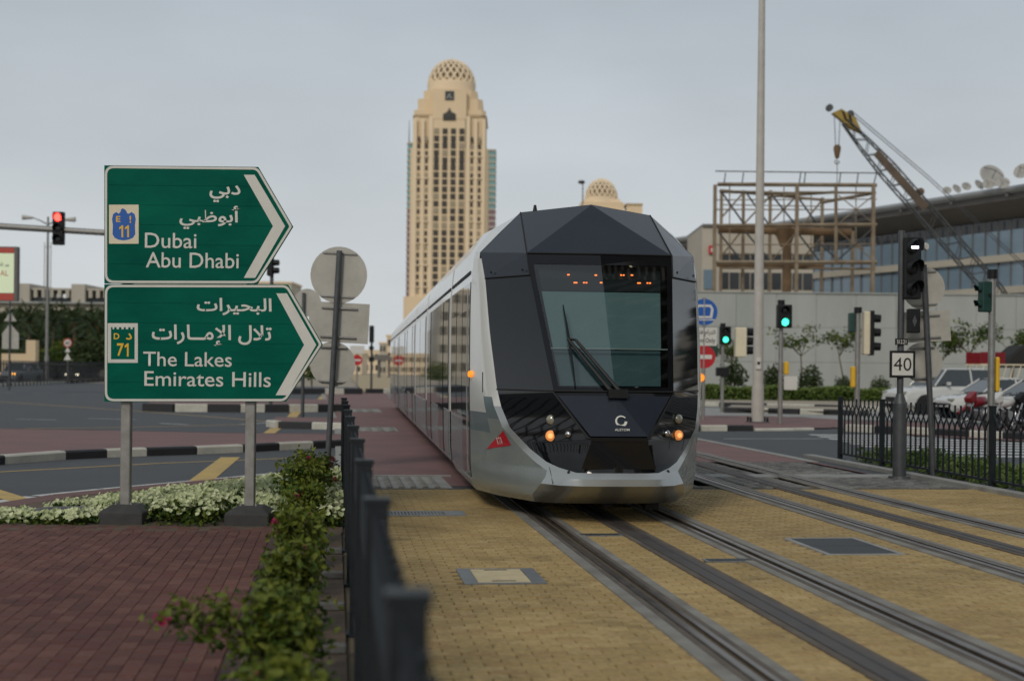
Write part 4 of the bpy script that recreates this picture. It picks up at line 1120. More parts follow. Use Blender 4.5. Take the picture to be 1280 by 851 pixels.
# route shields
def srect(x0, x1, y0, y1): return [S(x0, y1), S(x1, y1), S(x1, y0), S(x0, y0)]
sh = flat(srect(137, 174, 256.3, 305), -.0232, M['sign_cream'], 'route_shield', up)
eag = [(155, 300.8), (149, 300), (144, 297.5), (141.4, 293), (141.8, 282), (140.8, 274), (142.2, 268), (146, 265.4), (149, 267.5), (151.5, 265), (151.8, 262.5), (154, 260.8), (156.5, 262), (159, 264.5), (159.5, 267), (162, 267.5), (165, 265.4), (169, 268), (170.4, 274), (169.4, 282), (169.8, 293), (167, 297.5), (161, 300)]
flat([S(*p) for p in eag], -.0238, M['sign_blue'], 'eagle_field', sh)
for body, x0, x1, y0, y1 in (('E', 145.8, 151.2, 270.5, 277.8), ('!', 162.6, 164.8, 270, 279), ):
    c_ = st(body, x0, x1, y0, y1, sh, 'sign_yellow', .02, 'route_number')
    for v in c_.data.vertices: v.co.y -= .0018
sh = flat(srect(135.3, 173, 404, 453.4), -.0232, M['sign_white'], 'route_shield', lo)
fort = [(139.5, 449), (169, 449), (169, 409), (166.5, 409), (166.5, 411.5), (164, 411.5), (164, 409), (161, 409), (161, 411.5), (158, 411.5), (158, 409), (155.5, 409), (155.5, 411.5), (152.5, 411.5), (152.5, 409), (149.5, 409), (149.5, 411.5), (146.5, 411.5), (146.5, 409), (143.5, 409), (143.5, 411.5), (141.5, 411.5), (141.5, 409), (139.5, 409)]
flat([S(*p) for p in fort], -.0238, M['sign_green'], 'fort_field', sh)
for body, x0, x1, y0, y1 in (('D', 143, 150, 416.5, 424), (chr(0xFEA9), 158, 165.5, 416.5, 424.5), ('7', 147, 155.5, 429, 445)):
    c_ = st(body, x0, x1, y0, y1, sh, 'sign_yellow', .02, 'route_number')
    for v in c_.data.vertices: v.co.y -= .0018
def one(x0, x1, y0, y1, parent):
    sw = (x1 - x0) * .42
    pts = [(x1 - sw, y1), (x1, y1), (x1, y0), (x1 - sw * .75, y0), (x0, y0 + (y1 - y0) * .2), (x0 + .4, y0 + (y1 - y0) * .34), (x1 - sw, y0 + (y1 - y0) * .24)]
    flat([S(*p) for p in pts], -.0255, M['sign_yellow'], 'route_number', parent)
for x in (149.6, 156.8): one(x, x + 5.2, 282, 297, up.children[[c.name.split('.')[0] for c in up.children].index('route_shield')])
one(156.5, 161.6, 429, 445.5, sh)
for px in (155.5, 311.5):
    x = S(px, 560)[0]; fx = P(px - 2.5, 650, SD).x - SX
    mb = MB(); mb.box((x, .07, (.20 + 3.6) / 2), (.10, .09, 3.40)); bevel(mb.build('post', M['galv'], sign), .012)
    mb = MB(); mb.raw([(fx - .20, -.16, 0), (fx + .24, -.16, 0), (fx + .24, .3, 0), (fx - .20, .3, 0), (fx - .20, -.16, .15), (fx + .24, -.16, .15), (fx + .24, .3, .15), (fx - .20, .3, .15), (fx - .10, -.04, .215), (fx + .15, -.04, .215), (fx + .15, .18, .215), (fx - .10, .18, .215)],
        [(0, 1, 5, 4), (1, 2, 6, 5), (2, 3, 7, 6), (3, 0, 4, 7), (4, 5, 9, 8), (5, 6, 10, 9), (6, 7, 11, 10), (7, 4, 8, 11), (8, 9, 10, 11)])
    bevel(mb.build('footing', M['plinth'], sign), .015)
    for dx in (-.075, .075):
        bo = MB(); bo.tube((x + dx, -.01, .213), (x + dx, -.01, .24), .014, n=6); bo.build('anchor_bolt', M['galv'], sign)
for zz in (1.55, 2.2, 2.75, 3.4):
    mb = MB(); mb.bbox((.05, .010, zz), (1.55, .024, zz + .05)); mb.build('back_rail', M['galv'], sign)

# --- railings ------------------------------------------------------------
def make_fence(label, p0, p1, npan, hgt, clear):
    d = (p1 - p0); L = d.length / npan; ang = math.atan2(d.y, d.x)
    f = thing('railing', label, 'fence', p0, ang)
    pm = MB(); pm.box((0, 0, hgt / 2), (.075, .075, hgt)); pm.box((0, 0, hgt + .008), (.088, .088, .022))
    pm.box((0, 0, .012), (.16, .16, .024))
    pme = pm.mesh('post', M['fence'])
    nbar = 9; sp = (L - .06) / (nbar + 1)
    bm = MB(); r = .0125
    bm.box((0, 0, (.12 + .82) / 2), (2 * r, 2 * r, .70))
    bme = bm.mesh('bar', M['fence'])
    fm = MB()
    for s in (-1, 1):
        fm.path([(0, 0, .80), (s * sp * .12, s * .006, .86), (s * sp * .9, s * .006, 1.04), (s * sp, s * .006, 1.14)], r, 5)
    fme = fm.mesh('fork', M['fence'])
    for i in range(npan + 1): link('post', pme, f, (i * L, 0, 0))
    for i in range(npan):
        mb = MB(); mb.bbox((i * L + .04, -.02, clear), (i * L + L - .04, .02, clear + .035)); mb.build('bottom_rail', M['fence'], f)
        for k in range(1, nbar + 1):
            b_ = link('bar', bme, f, (i * L + .03 + k * sp, 0, 0)); link('fork', fme, b_)
    return f
make_fence('dark railing running from the foreground to the tram crossing on the left', T(0, 0.77), T(0, 20.3), 10, 1.16, .11)
RF0, RF1 = G(1050, 575), G(1240, 612)
dd = (RF1 - RF0) / 3
make_fence('dark railing with forked bar tops beside the far track on the right', RF0, RF0 + dd * 5, 5, 1.15, .11)

# --- signals, signs and poles ----------------------------------------------
def pole(t, x, y, z0, z1, r0, r1=None, m='pole_dark', n=14, name='pole'):
    mb = MB(); mb.tube((x, y, z0), (x, y, z1), r0, r1, n); return mb.build(name, M[m], t, smooth=30)
def lit(t, c, r, m, name='lamp', visor=True, M4=None, case='black'):
    """a lamp with its visor, facing local -Y at c"""
    mb = MB(); q = Matrix.Translation(Vector(c)) @ Matrix.Rotation(R(90), 4, 'X')
    if M4 is not None: q = M4 @ q
    mb.lathe([(r, 0), (r * .8, .02), (r * .4, .03), (.001, .033)], 18, q); o = mb.build(name, M[m], t, smooth=40)
    if visor:
        v = MB(); n = 12; dep = r * 1.7
        pts0, pts1 = [], []
        for k in range(n + 1):
            a = R(-25) + R(230) * k / n
            pts0.append(Vector((c[0] + r * 1.12 * math.cos(a), c[1], c[2] + r * 1.12 * math.sin(a))))
            pts1.append(Vector((c[0] + r * 1.12 * math.cos(a), c[1] - dep * (.55 + .45 * max(0, math.sin(a))), c[2] + r * 1.12 * math.sin(a))))
        for k in range(n):
            q4 = [pts0[k], pts0[k + 1], pts1[k + 1], pts1[k]]
            q4b = [p + (Vector((c[0], p.y, c[2])) - p) * .06 for p in q4]
            if M4 is not None: q4 = [M4 @ p for p in q4]; q4b = [M4 @ p for p in q4b]
            v.face(q4); v.face(q4b[::-1])
        v.build('visor', M[case], o)
    return o
def head(t, x, y, z0, z1, w, dep, lamps, case='black', M4=None, board=None):
    """signal head: case from z0 to z1, lamps listed from the top"""
    mb = MB(); mb.bbox((x - w / 2, y, z0), (x + w / 2, y + dep, z1))
    if M4 is not None: mb.v = [tuple(M4 @ Vector(v)) for v in mb.v]
    h = bevel(mb.build('signal_head', M[case], t), .02)
    n = len(lamps); st_ = (z1 - z0) / n
    for i, l_ in enumerate(lamps): lit(t, (x, y - .004, z1 - st_ * (i + .5)), min(w, st_) * .38, l_, M4=M4, case=case)
    if board:
        bb = MB(); bb.bbox((x - board, y + dep * .5, z0 - .1), (x + board, y + dep * .5 + .012, z1 + .1))
        if M4 is not None: bb.v = [tuple(M4 @ Vector(v)) for v in bb.v]
        bb.build('backing_board', M['black'], t)
    return h
def round_plate(t, x, y, z, r, m, name='round_plate', tilt=None, th=.006):
    mb = MB(); mb.disc((x, y, z), r, th, 'Y', 32); return mb.build(name, M[m], t)
def brackets(t, x0, x1, y, zs, tilt=0):
    for z in zs:
        mb = MB(); mb.bbox((x0, y - .018, z - .012), (x1, y, z + .012)); mb.build('bracket', M['galv'], t)

# tram signal with the 40 plate
b = G(1124, 599)
t = thing('tram_signal', 'black three lamp tram signal pole with white 40 speed plate by the railing', 'signal', b)
k = FPX / b.y
def Z(py, d): return EYE - (py - HOR - 4.9) / FPX * d
mb = MB(); mb.tube((0, 0, 0), (0, 0, .05), .17, .16, 16); mb.build('base_plate', M['pole_dark'], t)
mb = MB(); mb.tube((0, 0, .05), (0, 0, 1.15), .10, .10, 16); mb.tube((0, 0, 1.15), (0, 0, 1.3), .10, .055, 16); mb.build('lower_pole', M['pole_dark'], t, smooth=40)
pole(t, 0, 0, 1.25, Z(288, b.y), .05)
hx = .13
z0, z1 = Z(374, b.y), Z(297, b.y); st_ = (z1 - z0) / 3
mb = MB(); mb.bbox((hx - .12, -.16, z0), (hx + .13, .02, z1)); bevel(mb.build('signal_head', M['black'], t), .02)
YM = Matrix.Translation((hx, -.16, 0)) @ Matrix.Rotation(R(22), 4, 'Z')
for i in range(3):
    lit(t, (0.0, -.004, z1 - st_ * (i + .5)), .105, 'lens_dark', M4=YM)
mb = MB(); mb.box((hx + .0, -.215, z1 - st_ * .52), (.13, .02, .035)); mb.build('lit_bar', M['lit_white'], t)
mb = MB(); mb.tube((hx + .19, -.12, z1 - st_ * .45), (hx + .21, -.15, z1 - st_ * .45), .06, .05, 14); mb.build('repeater_lamp', M['sign_white'], t, smooth=30)
mb = MB(); mb.bbox((hx - .05, -.14, Z(416, b.y)), (hx + .13, .0, Z(386, b.y))); bevel(mb.build('indicator_box', M['black'], t), .015)
mb = MB(); c_ = (hx + .04, -.146, Z(401, b.y)); mb.face([(c_[0] - .035, c_[1], c_[2]), (c_[0], c_[1], c_[2] - .09), (c_[0] + .035, c_[1], c_[2]), (c_[0], c_[1], c_[2] + .09)]); mb.build('indicator_symbol', M['pole_dark'], t)
mb = MB(); mb.bbox((-.10, -.075, Z(431, b.y)), (.09, -.055, Z(423, b.y))); pn = mb.build('number_plate', M['black'], t)
text_mesh('plate_letters', 'S12.21', -.075, .065, Z(429.5, b.y), Z(424.5, b.y), -.0765, M['sign_white'], pn, .01)
mb = MB(); zc = Z(455, b.y); mb.bbox((-.185, -.085, zc - .205), (.205, -.065, zc + .205)); sp_ = bevel(mb.build('speed_plate', M['black'], t), .03)
mb = MB(); mb.bbox((-.147, -.0875, zc - .167), (.167, -.0858, zc + .167)); mb.build('plate_face', M['sign_white'], sp_)
text_mesh('speed_number', '40', -.125, .145, zc - .10, zc + .10, -.089, M['black'], sp_, .0)

# leaning post with the backs of three signs (right)
def back_post(label, base, lean, ztop, plates, m='pole_dark', r=.045, grp=None):
    t = thing('sign_post', label, 'sign post', base, 0); t.rotation_euler = (0, lean, 0)
    pole(t, 0, 0, 0, ztop, r, r, m)
    for i_, (kind, x, z, w, h) in enumerate(plates):
        yo = .012 * i_
        if kind == 'round': mb = MB(); mb.disc((x, .075 + yo, z), w / 2, .008, 'Y', 32); mb.build('round_plate', M['sign_back'], t); hb = w * .38
        else: mb = MB(); mb.bbox((x - w / 2, .071 + yo, z - h / 2), (x + w / 2, .079 + yo, z + h / 2)); mb.build('square_plate', M['sign_back'], t); hb = h * .36
        for s in (-1, 1):
            mb = MB(); mb.bbox((x - w * .3, .045 + .001 * s, z + s * hb - .012), (x + w * .3, .0705 + yo, z + s * hb + .012)); mb.build('bracket', M['galv'], t)
    return t
b = G(1167, 598); kz = lambda py: Z(py, b.y)
back_post('leaning dark post carrying two round and one square sign seen from behind', b, R(-3.2), kz(330), [('round', -.0, kz(359), .66, 0), ('square', -.02, kz(407), .82, .47), ('round', -.06, kz(452), .62, 0)])
b = G(409, 589)
def zl(py): return EYE - (py - HOR + 2.4) / FPX * b.y
back_post('slim dark post with two round and one square sign backs beside the green sign', b, R(2.6), zl(313), [('round', .0, zl(343), .88, 0), ('square', .04, zl(402.5), .93, .62), ('round', -.02, zl(455), .70, 0)])

# pedestrian signal at the right edge
b = G(1238, 588)
t = thing('pedestrian_signal', 'grey pole with dark green signal box turned left at the right edge', 'signal', b)
zr = lambda py, px=1236: P(px, py, b.y).z
pole(t, 0, 0, 0, zr(348), .062, .058, 'galv'); mb = MB(); mb.tube((0, 0, zr(348)), (0, 0, zr(337)), .085, .085, 12); mb.build('pole_cap', M['black'], t)
head(t, -.14, -.08, zr(390), zr(352), .16, .2, ['lens_dark', 'lens_dark'], 'green_case', M4=Matrix.Translation((-.13, 0, 0)) @ Matrix.Rotation(R(-75), 4, 'Z') @ Matrix.Translation((.14, 0, 0)))
mb = MB(); mb.bbox((-.08, -.1, zr(352) - .25), (-.04, .1, zr(352) - .2)); mb.build('bracket', M['black'], t)
mb = MB(); mb.bbox((.06, -.06, zr(490)), (.13, .06, zr(446))); bevel(mb.build('push_button_box', M['sign_yellow'], t), .03)

# tall lamp column
b = G(947, 529)
t = thing('lamp_column', 'very tall pale lamp column rising out of the frame', 'street lamp', b)
mb = MB(); mb.tube((0, 0, 0.05), (0, 0, 1.2), .20, .19, 18); mb.tube((0, 0, 1.2), (0, 0, 15.5), .165, .09, 18); mb.build('column', M['pole_pale'], t, smooth=30)
mb = MB(); mb.bbox((-.32, -.32, 0), (.32, .32, .06)); mb.build('base_plate', M['pole_dark'], t)
for sx in (-1, 1):
    for sy in (-1, 1): mb = MB(); mb.tube((.26 * sx, .26 * sy, .06), (.26 * sx, .26 * sy, .2), .035, n=8); mb.build('anchor_bolt', M['black'], t)
mb = MB(); mb.path([(0, 0, 15.4), (-.8, 0, 15.9), (-2.2, 0, 16.1)], [.06, .05, .04], 8); mb.build('arm', M['pole_pale'], t)
mb = MB(); mb.bbox((-3.0, -.18, 16.02), (-2.2, .18, 16.18)); bevel(mb.build('lamp_head', M['pole_pale'], t), .05)
zc = P(946, 454, b.y).z; mb = MB(); mb.bbox((-.10, -.215, zc - .18), (.05, -.19, zc + .18)); np2 = mb.build('number_label', M['sign_white'], t)
mb = MB(); mb.bbox((-.07, -.222, zc - .04), (.02, -.216, zc + .05)); mb.build('label_mark', M['black'], np2)

# pedestrian signals across the road
def ped(base, pix_top, pix_h0, pix_h1, px, label, lamps, extra=None):
    t = thing('pedestrian_signal', label, 'signal', base)
    zz = lambda py: P(px, py, base.y).z
    pole(t, 0, 0, 0, zz(pix_top + 8), .075, .07, 'galv')
    mb = MB(); mb.tube((0, 0, zz(pix_top + 10)), (0, 0, zz(pix_top)), .11, .11, 12); mb.build('pole_cap', M['black'], t)
    mb = MB(); mb.bbox((-.14, -.22, zz(pix_h1)), (.30, .1, zz(pix_h0))); bevel(mb.build('signal_head', M['black'], t), .03)
    n = len(lamps); s_ = (zz(pix_h0) - zz(pix_h1)) / n
    for i, l_ in enumerate(lamps):
        lit(t, (.08, -.225, zz(pix_h0) - s_ * (i + .5)), s_ * .31, l_)
    return t, zz
t, zz = ped(G(975, 531), 375, 381, 410, 975, 'grey pole with green pedestrian light just right of the lamp column', ['lens_dark', 'lit_green'])
mb = MB(); mb.bbox((.1, -.1, zz(468)), (.24, .1, zz(452))); bevel(mb.build('push_button_box', M['sign_yellow'], t), .03)
mb = MB(); mb.bbox((.1, -.06, zz(487)), (.5, -.03, zz(470))); mb.build('notice_plate', M['sign_white'], t)
t, zz = ped(G(902.5, 515), 404, 408, 430, 902, 'slim grey pole with green pedestrian light and cream backed traffic signal', ['lens_dark', 'lit_green'])
for i in range(3):
    pass
mb = MB(); mb.bbox((.5, -.1, zz(446)), (.95, .35, zz(409))); bevel(mb.build('side_signal_head', M['sign_cream'], t), .04)
for i in range(3):
    z_ = zz(414.5 + i * 11.5); mb = MB(); mb.tube((.95, .1, z_), (1.45, .1, z_), .17, .15, 14); mb.build('side_lamp', M['black'], t, smooth=30)
mb = MB(); mb.bbox((-.6, -.1, zz(446)), (-.2, .2, zz(430))); bevel(mb.build('low_signal_head', M['green_case'], t), .03)
mb = MB(); mb.bbox((-.25, -.2, zz(470)), (.25, .2, zz(459))); bevel(mb.build('push_button_box', M['black'], t), .03)
b = G(1071, 533)
t = thing('traffic_signal', 'grey pole with cream backed traffic signal turned right and green case', 'signal', b)
zz = lambda py: P(1071, py, b.y).z
pole(t, 0, 0, 0, zz(390), .085, .08, 'galv'); mb = MB(); mb.tube((0, 0, zz(391)), (0, 0, zz(384)), .12, n=12); mb.build('pole_cap', M['black'], t)
mb = MB(); mb.bbox((-.26, -.1, zz(415)), (-.09, .2, zz(391))); bevel(mb.build('pedestrian_head', M['green_case'], t), .03)
mb = MB(); mb.bbox((.17, -.1, zz(443)), (.36, .25, zz(389))); bevel(mb.build('signal_back', M['sign_cream'], t), .03)
mb = MB(); mb.bbox((.36, -.13, zz(444)), (.48, .28, zz(388))); bevel(mb.build('signal_head', M['black'], t), .03)
for i in range(3):
    z_ = zz(397.5 + i * 17.5); mb = MB(); mb.tube((.48, .07, z_), (.70, .05, z_ - .01), .13, .12, 14); mb.build('visor', M['black'], t, smooth=30)
mb = MB(); mb.bbox((-.2, -.1, zz(484)), (-.07, .1, zz(458))); bevel(mb.build('push_button_box', M['sign_yellow'], t), .03)

# tram only signs beside the tram
b = G(879, 526)
t = thing('tram_only_sign', 'blue round tram sign over white plate and red no entry disc right of tram', 'sign', b)
zz = lambda py: P(880, py, b.y).z; kx = b.y / FPX
pole(t, 0, .05, 0, zz(372), .06, .06, 'galv')
zc = zz(390); r_ = 16.5 * kx
d_ = round_plate(t, 0, 0, zc, r_, 'sign_blue', 'tram_disc')
mb = MB(); n = 32
for i in range(n):
    a0, a1 = 2 * math.pi * i / n, 2 * math.pi * (i + 1) / n
    mb.face([(r_ * .93 * math.cos(a0), -.006, zc + r_ * .93 * math.sin(a0)), (r_ * math.cos(a0), -.006, zc + r_ * math.sin(a0)), (r_ * math.cos(a1), -.006, zc + r_ * math.sin(a1)), (r_ * .93 * math.cos(a1), -.006, zc + r_ * .93 * math.sin(a1))])
mb.build('disc_rim', M['sign_blue'], d_)
tl = [(-.26, -.2), (-.30, .1), (-.22, .24), (.22, .24), (.30, .1), (.26, -.2)]
ins = [(-.18, -.13), (-.22, .1), (-.16, .17), (.16, .17), (.22, .1), (.18, -.13)]
mb = MB()
for i in range(6):
    j = (i + 1) % 6
    mb.face([(tl[i][0], -.0075, zc + tl[i][1]), (tl[j][0], -.0075, zc + tl[j][1]), (ins[j][0], -.0075, zc + ins[j][1]), (ins[i][0], -.0075, zc + ins[i][1])])
mb.build('tram_symbol', M['sign_white'], d_)
mb = MB(); mb.bbox((-.34, -.009, zc - .27), (.34, -.007, zc - .235)); mb.build('rail_symbol', M['sign_white'], d_)
mb = MB(); x0, x1 = -16 * kx, 16 * kx; mb.bbox((x0, -.004, zz(432)), (x1, .004, zz(409.5))); pl_ = mb.build('text_plate', M['sign_white'], t)
text_mesh('plate_letters', 'Tram Only', x0 * .88, x1 * .88, zz(430), zz(422.5), -.006, M['black'], pl_, .01)
text_mesh('plate_letters', ar(0xFE8D, 0xFEDF, 0xFE98, 0xFEAE, 0xFE8D, 0xFEE1, 0x20, 0xFED3, 0xFED8, 0xFEC2), x0 * .85, x1 * .88, zz(420.5), zz(412), -.006, M['black'], pl_, .01)
zc = zz(446); ne = round_plate(t, 0, 0, zc, 14.5 * kx, 'sign_red', 'no_entry_disc')
mb = MB(); mb.bbox((-10 * kx, -.007, zc - 2.6 * kx), (10 * kx, -.0045, zc + 2.6 * kx)); mb.build('white_bar', M['sign_white'], ne)
mb = MB(); mb.disc((-.1, -.02, zz(472)), 5 * kx, .06, 'Y', 14); mb.build('amber_lamp', M['amber'], t)

# far no-entry sign and dark signal between the green sign and the tram
b = G(446, 490)
t = thing('no_entry_sign', 'small red no entry disc under a white plate far beyond the railing', 'sign', b)
zz = lambda py: P(446, py, b.y).z; kx = b.y / FPX
pole(t, 0, .06, 0, zz(432), .05, .05, 'galv')
ne = round_plate(t, 0, 0, zz(450), 6.6 * kx, 'sign_red', 'no_entry_disc')
mb = MB(); mb.bbox((-4.6 * kx, -.012, zz(450) - 1.1 * kx), (4.6 * kx, -.005, zz(450) + 1.1 * kx)); mb.build('white_bar', M['sign_white'], ne)
mb = MB(); mb.bbox((-9 * kx, -.004, zz(442)), (9 * kx, .004, zz(432))); mb.build('text_plate', M['sign_white'], t)
b = G(464, 488)
t = thing('traffic_signal', 'dark signal pole seen from behind at the far end of the red strip', 'signal', b)
zz = lambda py: P(464, py, b.y).z; kx = b.y / FPX
pole(t, 0, 0, 0, zz(410), 1.5 * kx, 1.3 * kx, 'pole_dark')
mb = MB(); mb.bbox((-2.8 * kx, -.3, zz(428)), (2.8 * kx, .1, zz(407))); bevel(mb.build('signal_head', M['black'], t), .04)
mb = MB(); mb.disc((0, -.15, zz(435)), 3.0 * kx, .3, 'Y', 14); mb.build('round_signal', M['black'], t)
mb = MB(); mb.bbox((-3.2 * kx, -.2, zz(452)), (3.2 * kx, .1, zz(446))); mb.build('low_head', M['black'], t)
# thin post on the island beyond the lower green sign
b = G(378, 526)
t = thing('marker_post', 'thin dark post on the small island behind the green sign', 'post', b)
pole(t, 0, 0, 0, P(378, 430, b.y).z, .055, .05, 'pole_dark')
mb = MB(); mb.disc((.1, .06, P(381, 374, b.y).z - .1), .42, .01, 'Y', 24); mb.build('round_plate', M['sign_back'], t)
pole(t, 0, 0, P(378, 430, b.y).z, P(380, 366, b.y).z, .05, .05, 'pole_dark', name='upper_post')

# mast arm signal far left, with its column off to the left
b = P(76, 285, 62)
t = thing('mast_arm_signal', 'red traffic light hanging on a long grey mast arm at upper left', 'signal', (-32.0, 63.0, 0))
o = Vector((-32.0, 63.0, 0))
pa, pb_ = P(-60, 276, 63) - o, P(140, 291.5, 61) - o
mb = MB(); mb.tube((0, 0, 0), (0, 0, pa.z + .5), .22, .16, 16); mb.build('column', M['galv'], t, smooth=30)
mb = MB(); mb.tube((0, 0, pa.z + .25), pb_, .17, .13, 14); mb.build('arm', M['galv'], t, smooth=30)
h0, h1 = P(76, 307, 61.5) - o, P(76, 266, 61.5) - o
cx = h0.x; w = .24
mb = MB(); mb.bbox((cx - w, h0.y - .45, h0.z), (cx + w, h0.y - .15, h1.z)); bevel(mb.build('signal_head', M['black'], t), .04)
for i, l_ in enumerate(('lit_red', 'lens_dark', 'lens_dark')):
    lit(t, (cx, h0.y - .455, h1.z - (h1.z - h0.z) * (i + .5) / 3), .17, l_)
# head seen in profile just behind the green sign
b = G(338, 512)
t = thing('traffic_signal', 'dark traffic signal peeping out behind the tip of the upper green sign', 'signal', b)
pole(t, 0, 0, 0, P(338, 322, b.y).z, .07, .07, 'pole_dark')
z0, z1 = P(340, 345, b.y).z, P(340, 322, b.y).z
mb = MB(); mb.bbox((-.16, -.2, z0), (.05, .2, z1)); bevel(mb.build('signal_head', M['black'], t), .03)
for i in range(2):
    z_ = z0 + (z1 - z0) * (.3 + .42 * i); mb = MB(); mb.tube((.05, 0, z_), (.26, -.05, z_), .12, .11, 12); mb.build('visor', M['black'], t)
# double-arm street lamp far left
D_ = 120.0
b = P(58, 470, D_); b.z = 0
t = thing('street_lamp', 'grey street lamp with two curved arms beyond the junction on the left', 'street lamp', b)
zz = lambda py: P(59, py, D_).z; kx = D_ / FPX
mb = MB(); mb.tube((0, 0, 0), (0, 0, zz(445)), .22, .18, 12); mb.tube((0, 0, zz(445)), (0, 0, zz(271)), .14, .09, 12); mb.build('column', M['galv'], t, smooth=30)
for s, xe, ye in ((-1, -32, 272), (1, 34, 274)):
    mb = MB(); mb.path([(0, 0, zz(281)), (s * 9 * kx, 0, zz(276)), (s * 20 * kx, 0, zz(ye))], [.07, .06, .05], 6); mb.build('arm', M['galv'], t)
    mb = MB(); mb.tube((s * 19 * kx, 0, zz(ye + .5)), (xe * kx, 0, zz(ye)), .10, .22, 8); mb.build('lamp_head', M['pole_pale'], t)
for dx in (-4, 4):
    mb = MB(); mb.tube((dx * kx, 0, zz(380)), (dx * kx, 0, zz(303)), .035, n=6); mb.build('stay_rod', M['galv'], t)
    mb = MB(); mb.tube((dx * kx, 0, zz(309)), (0, 0, zz(309)), .03, n=6); mb.build('stay_tie', M['galv'], t)
# lamp peeking over the tram roof
D_ = 160.0; b = P(726, 470, D_); b.z = 0
t = thing('street_lamp', 'single street lamp head showing above the tram roof', 'street lamp', b)
zt_ = P(726, 229, D_).z; kx = D_ / FPX
mb = MB(); mb.tube((0, 0, 0), (0, 0, zt_), .14, .07, 10); mb.build('column', M['galv'], t)
mb = MB(); mb.lathe([(.05, zt_ - .1), (.3, zt_ - .05), (.42, zt_ + .1), (.3, zt_ + .28), (.05, zt_ + .32)], 12, Matrix.Translation((-.15, 0, 0))); mb.build('lamp_head', M['pole_dark'], t, smooth=40)

# illuminated billboard at the left edge
D_ = 75.0; b = P(-22, 470, D_); b.z = 0
t = thing('billboard', 'pale lit billboard with red top and bottom bands at left edge', 'billboard', b)
kx = D_ / FPX
zz = lambda py: P(-10, py, D_).z
mb = MB(); mb.bbox((-62 * kx, 0, zz(376)), (42 * kx, .4, zz(308))); mb.build('cabinet', M['fascia'], t)
mb = MB(); mb.bbox((-60 * kx, -.012, zz(366)), (38 * kx, -.004, zz(316.5))); fc = mb.build('poster', M['bill_pale'], t)
mb = MB(); mb.bbox((-60 * kx, -.012, zz(316)), (38 * kx, -.004, zz(309.5))); mb.build('top_band', M['bill_red'], t)
mb = MB(); mb.bbox((-60 * kx, -.012, zz(375)), (38 * kx, -.004, zz(366.5))); mb.build('bottom_band', M['bill_red'], t)
text_mesh('poster_letters', 'AL', 21 * kx, 31 * kx, zz(344.5), zz(338), -.016, M['bill_red'], fc, .0)
text_mesh('poster_letters', ar(0xFEE3, 0xFE94), 20 * kx, 32 * kx, zz(333), zz(328), -.016, M['plinth'], fc, .0)
mb = MB(); mb.tube((0, .2, 0), (0, .2, zz(375)), .16, n=12); mb.build('leg', M['pole_dark'], t)

# signs at the left edge by the cars
D_ = 88.0; b = P(12, 470, D_); b.z = 0
t = thing('warning_sign', 'two triangular sign backs stacked on a dark post at left edge', 'sign', b)
zz = lambda py: P(12, py, D_).z; kx = D_ / FPX
pole(t, 0, -.06, 0, zz(376), .06, .05, 'pole_dark')
for y0, y1, w in ((401, 389, 8), (434, 404, 8)):
    mb = MB()
    if y1 == 404: pts = [(-10 * kx, zz(436)), (11 * kx, zz(436)), (11 * kx, zz(417)), (0, zz(404)), (-10 * kx, zz(417))]
    else: pts = [(-8 * kx, zz(401.5)), (8 * kx, zz(401.5)), (0, zz(389))]
    mb.prism([(p[0], 0, p[1]) for p in pts], (0, .01, 0)); mb.build('plate', M['sign_back'], t)
D_ = 130.0; b = P(84, 472, D_); b.z = 0
t = thing('speed_limit_sign', 'round red rimmed speed sign above two small triangles on far verge', 'sign', b)
zz = lambda py: P(84, py, D_).z; kx = D_ / FPX
pole(t, 0, .05, 0, zz(424), .05, .05, 'galv')
mb = MB(); mb.disc((0, 0, zz(428.5)), 5.6 * kx, .02, 'Y', 24); rd = mb.build('red_disc', M['sign_red'], t)
mb = MB(); mb.disc((0, -.012, zz(428.5)), 4.3 * kx, .02, 'Y', 24); mb.build('white_face', M['sign_white'], rd)
text_mesh('speed_number', '60', -2.6 * kx, 2.6 * kx, zz(430.5), zz(426.5), -.026, M['black'], rd, .02)
for ya, yb2, w in ((440, 433.5, 3.6), (450, 441, 4.6)):
    mb = MB(); mb.prism([(-w * kx, 0, zz(ya)), (w * kx, 0, zz(ya)), (0, 0, zz(yb2))], (0, .02, 0)); mb.build('triangle_plate', M['sign_white'], t)
# railing along the far road
p0, p1 = G(-60, 484.8), G(205, 474.0)
D0 = Vector((p0.x, p0.y + .5, 0)); D1 = Vector((p1.x, p1.y + .5, 0))
f = thing('far_railing', 'long dark railing along the striped kerb in front of the far cars', 'fence', D0, math.atan2((D1 - D0).y, (D1 - D0).x))
Lf = (D1 - D0).length
bm = MB(); bm.bbox((-.05, -.05, 0), (.05, .05, 1.9)); bme = bm.mesh('bar', M['fence'])
nb_ = 120
for i in range(nb_): link('bar', bme, f, (Lf * i / nb_, 0, 0))
for z_ in (.3, 1.6):
    mb = MB(); mb.bbox((0, -.04, z_), (Lf, .04, z_ + .08)); mb.build('rail', M['fence'], f)

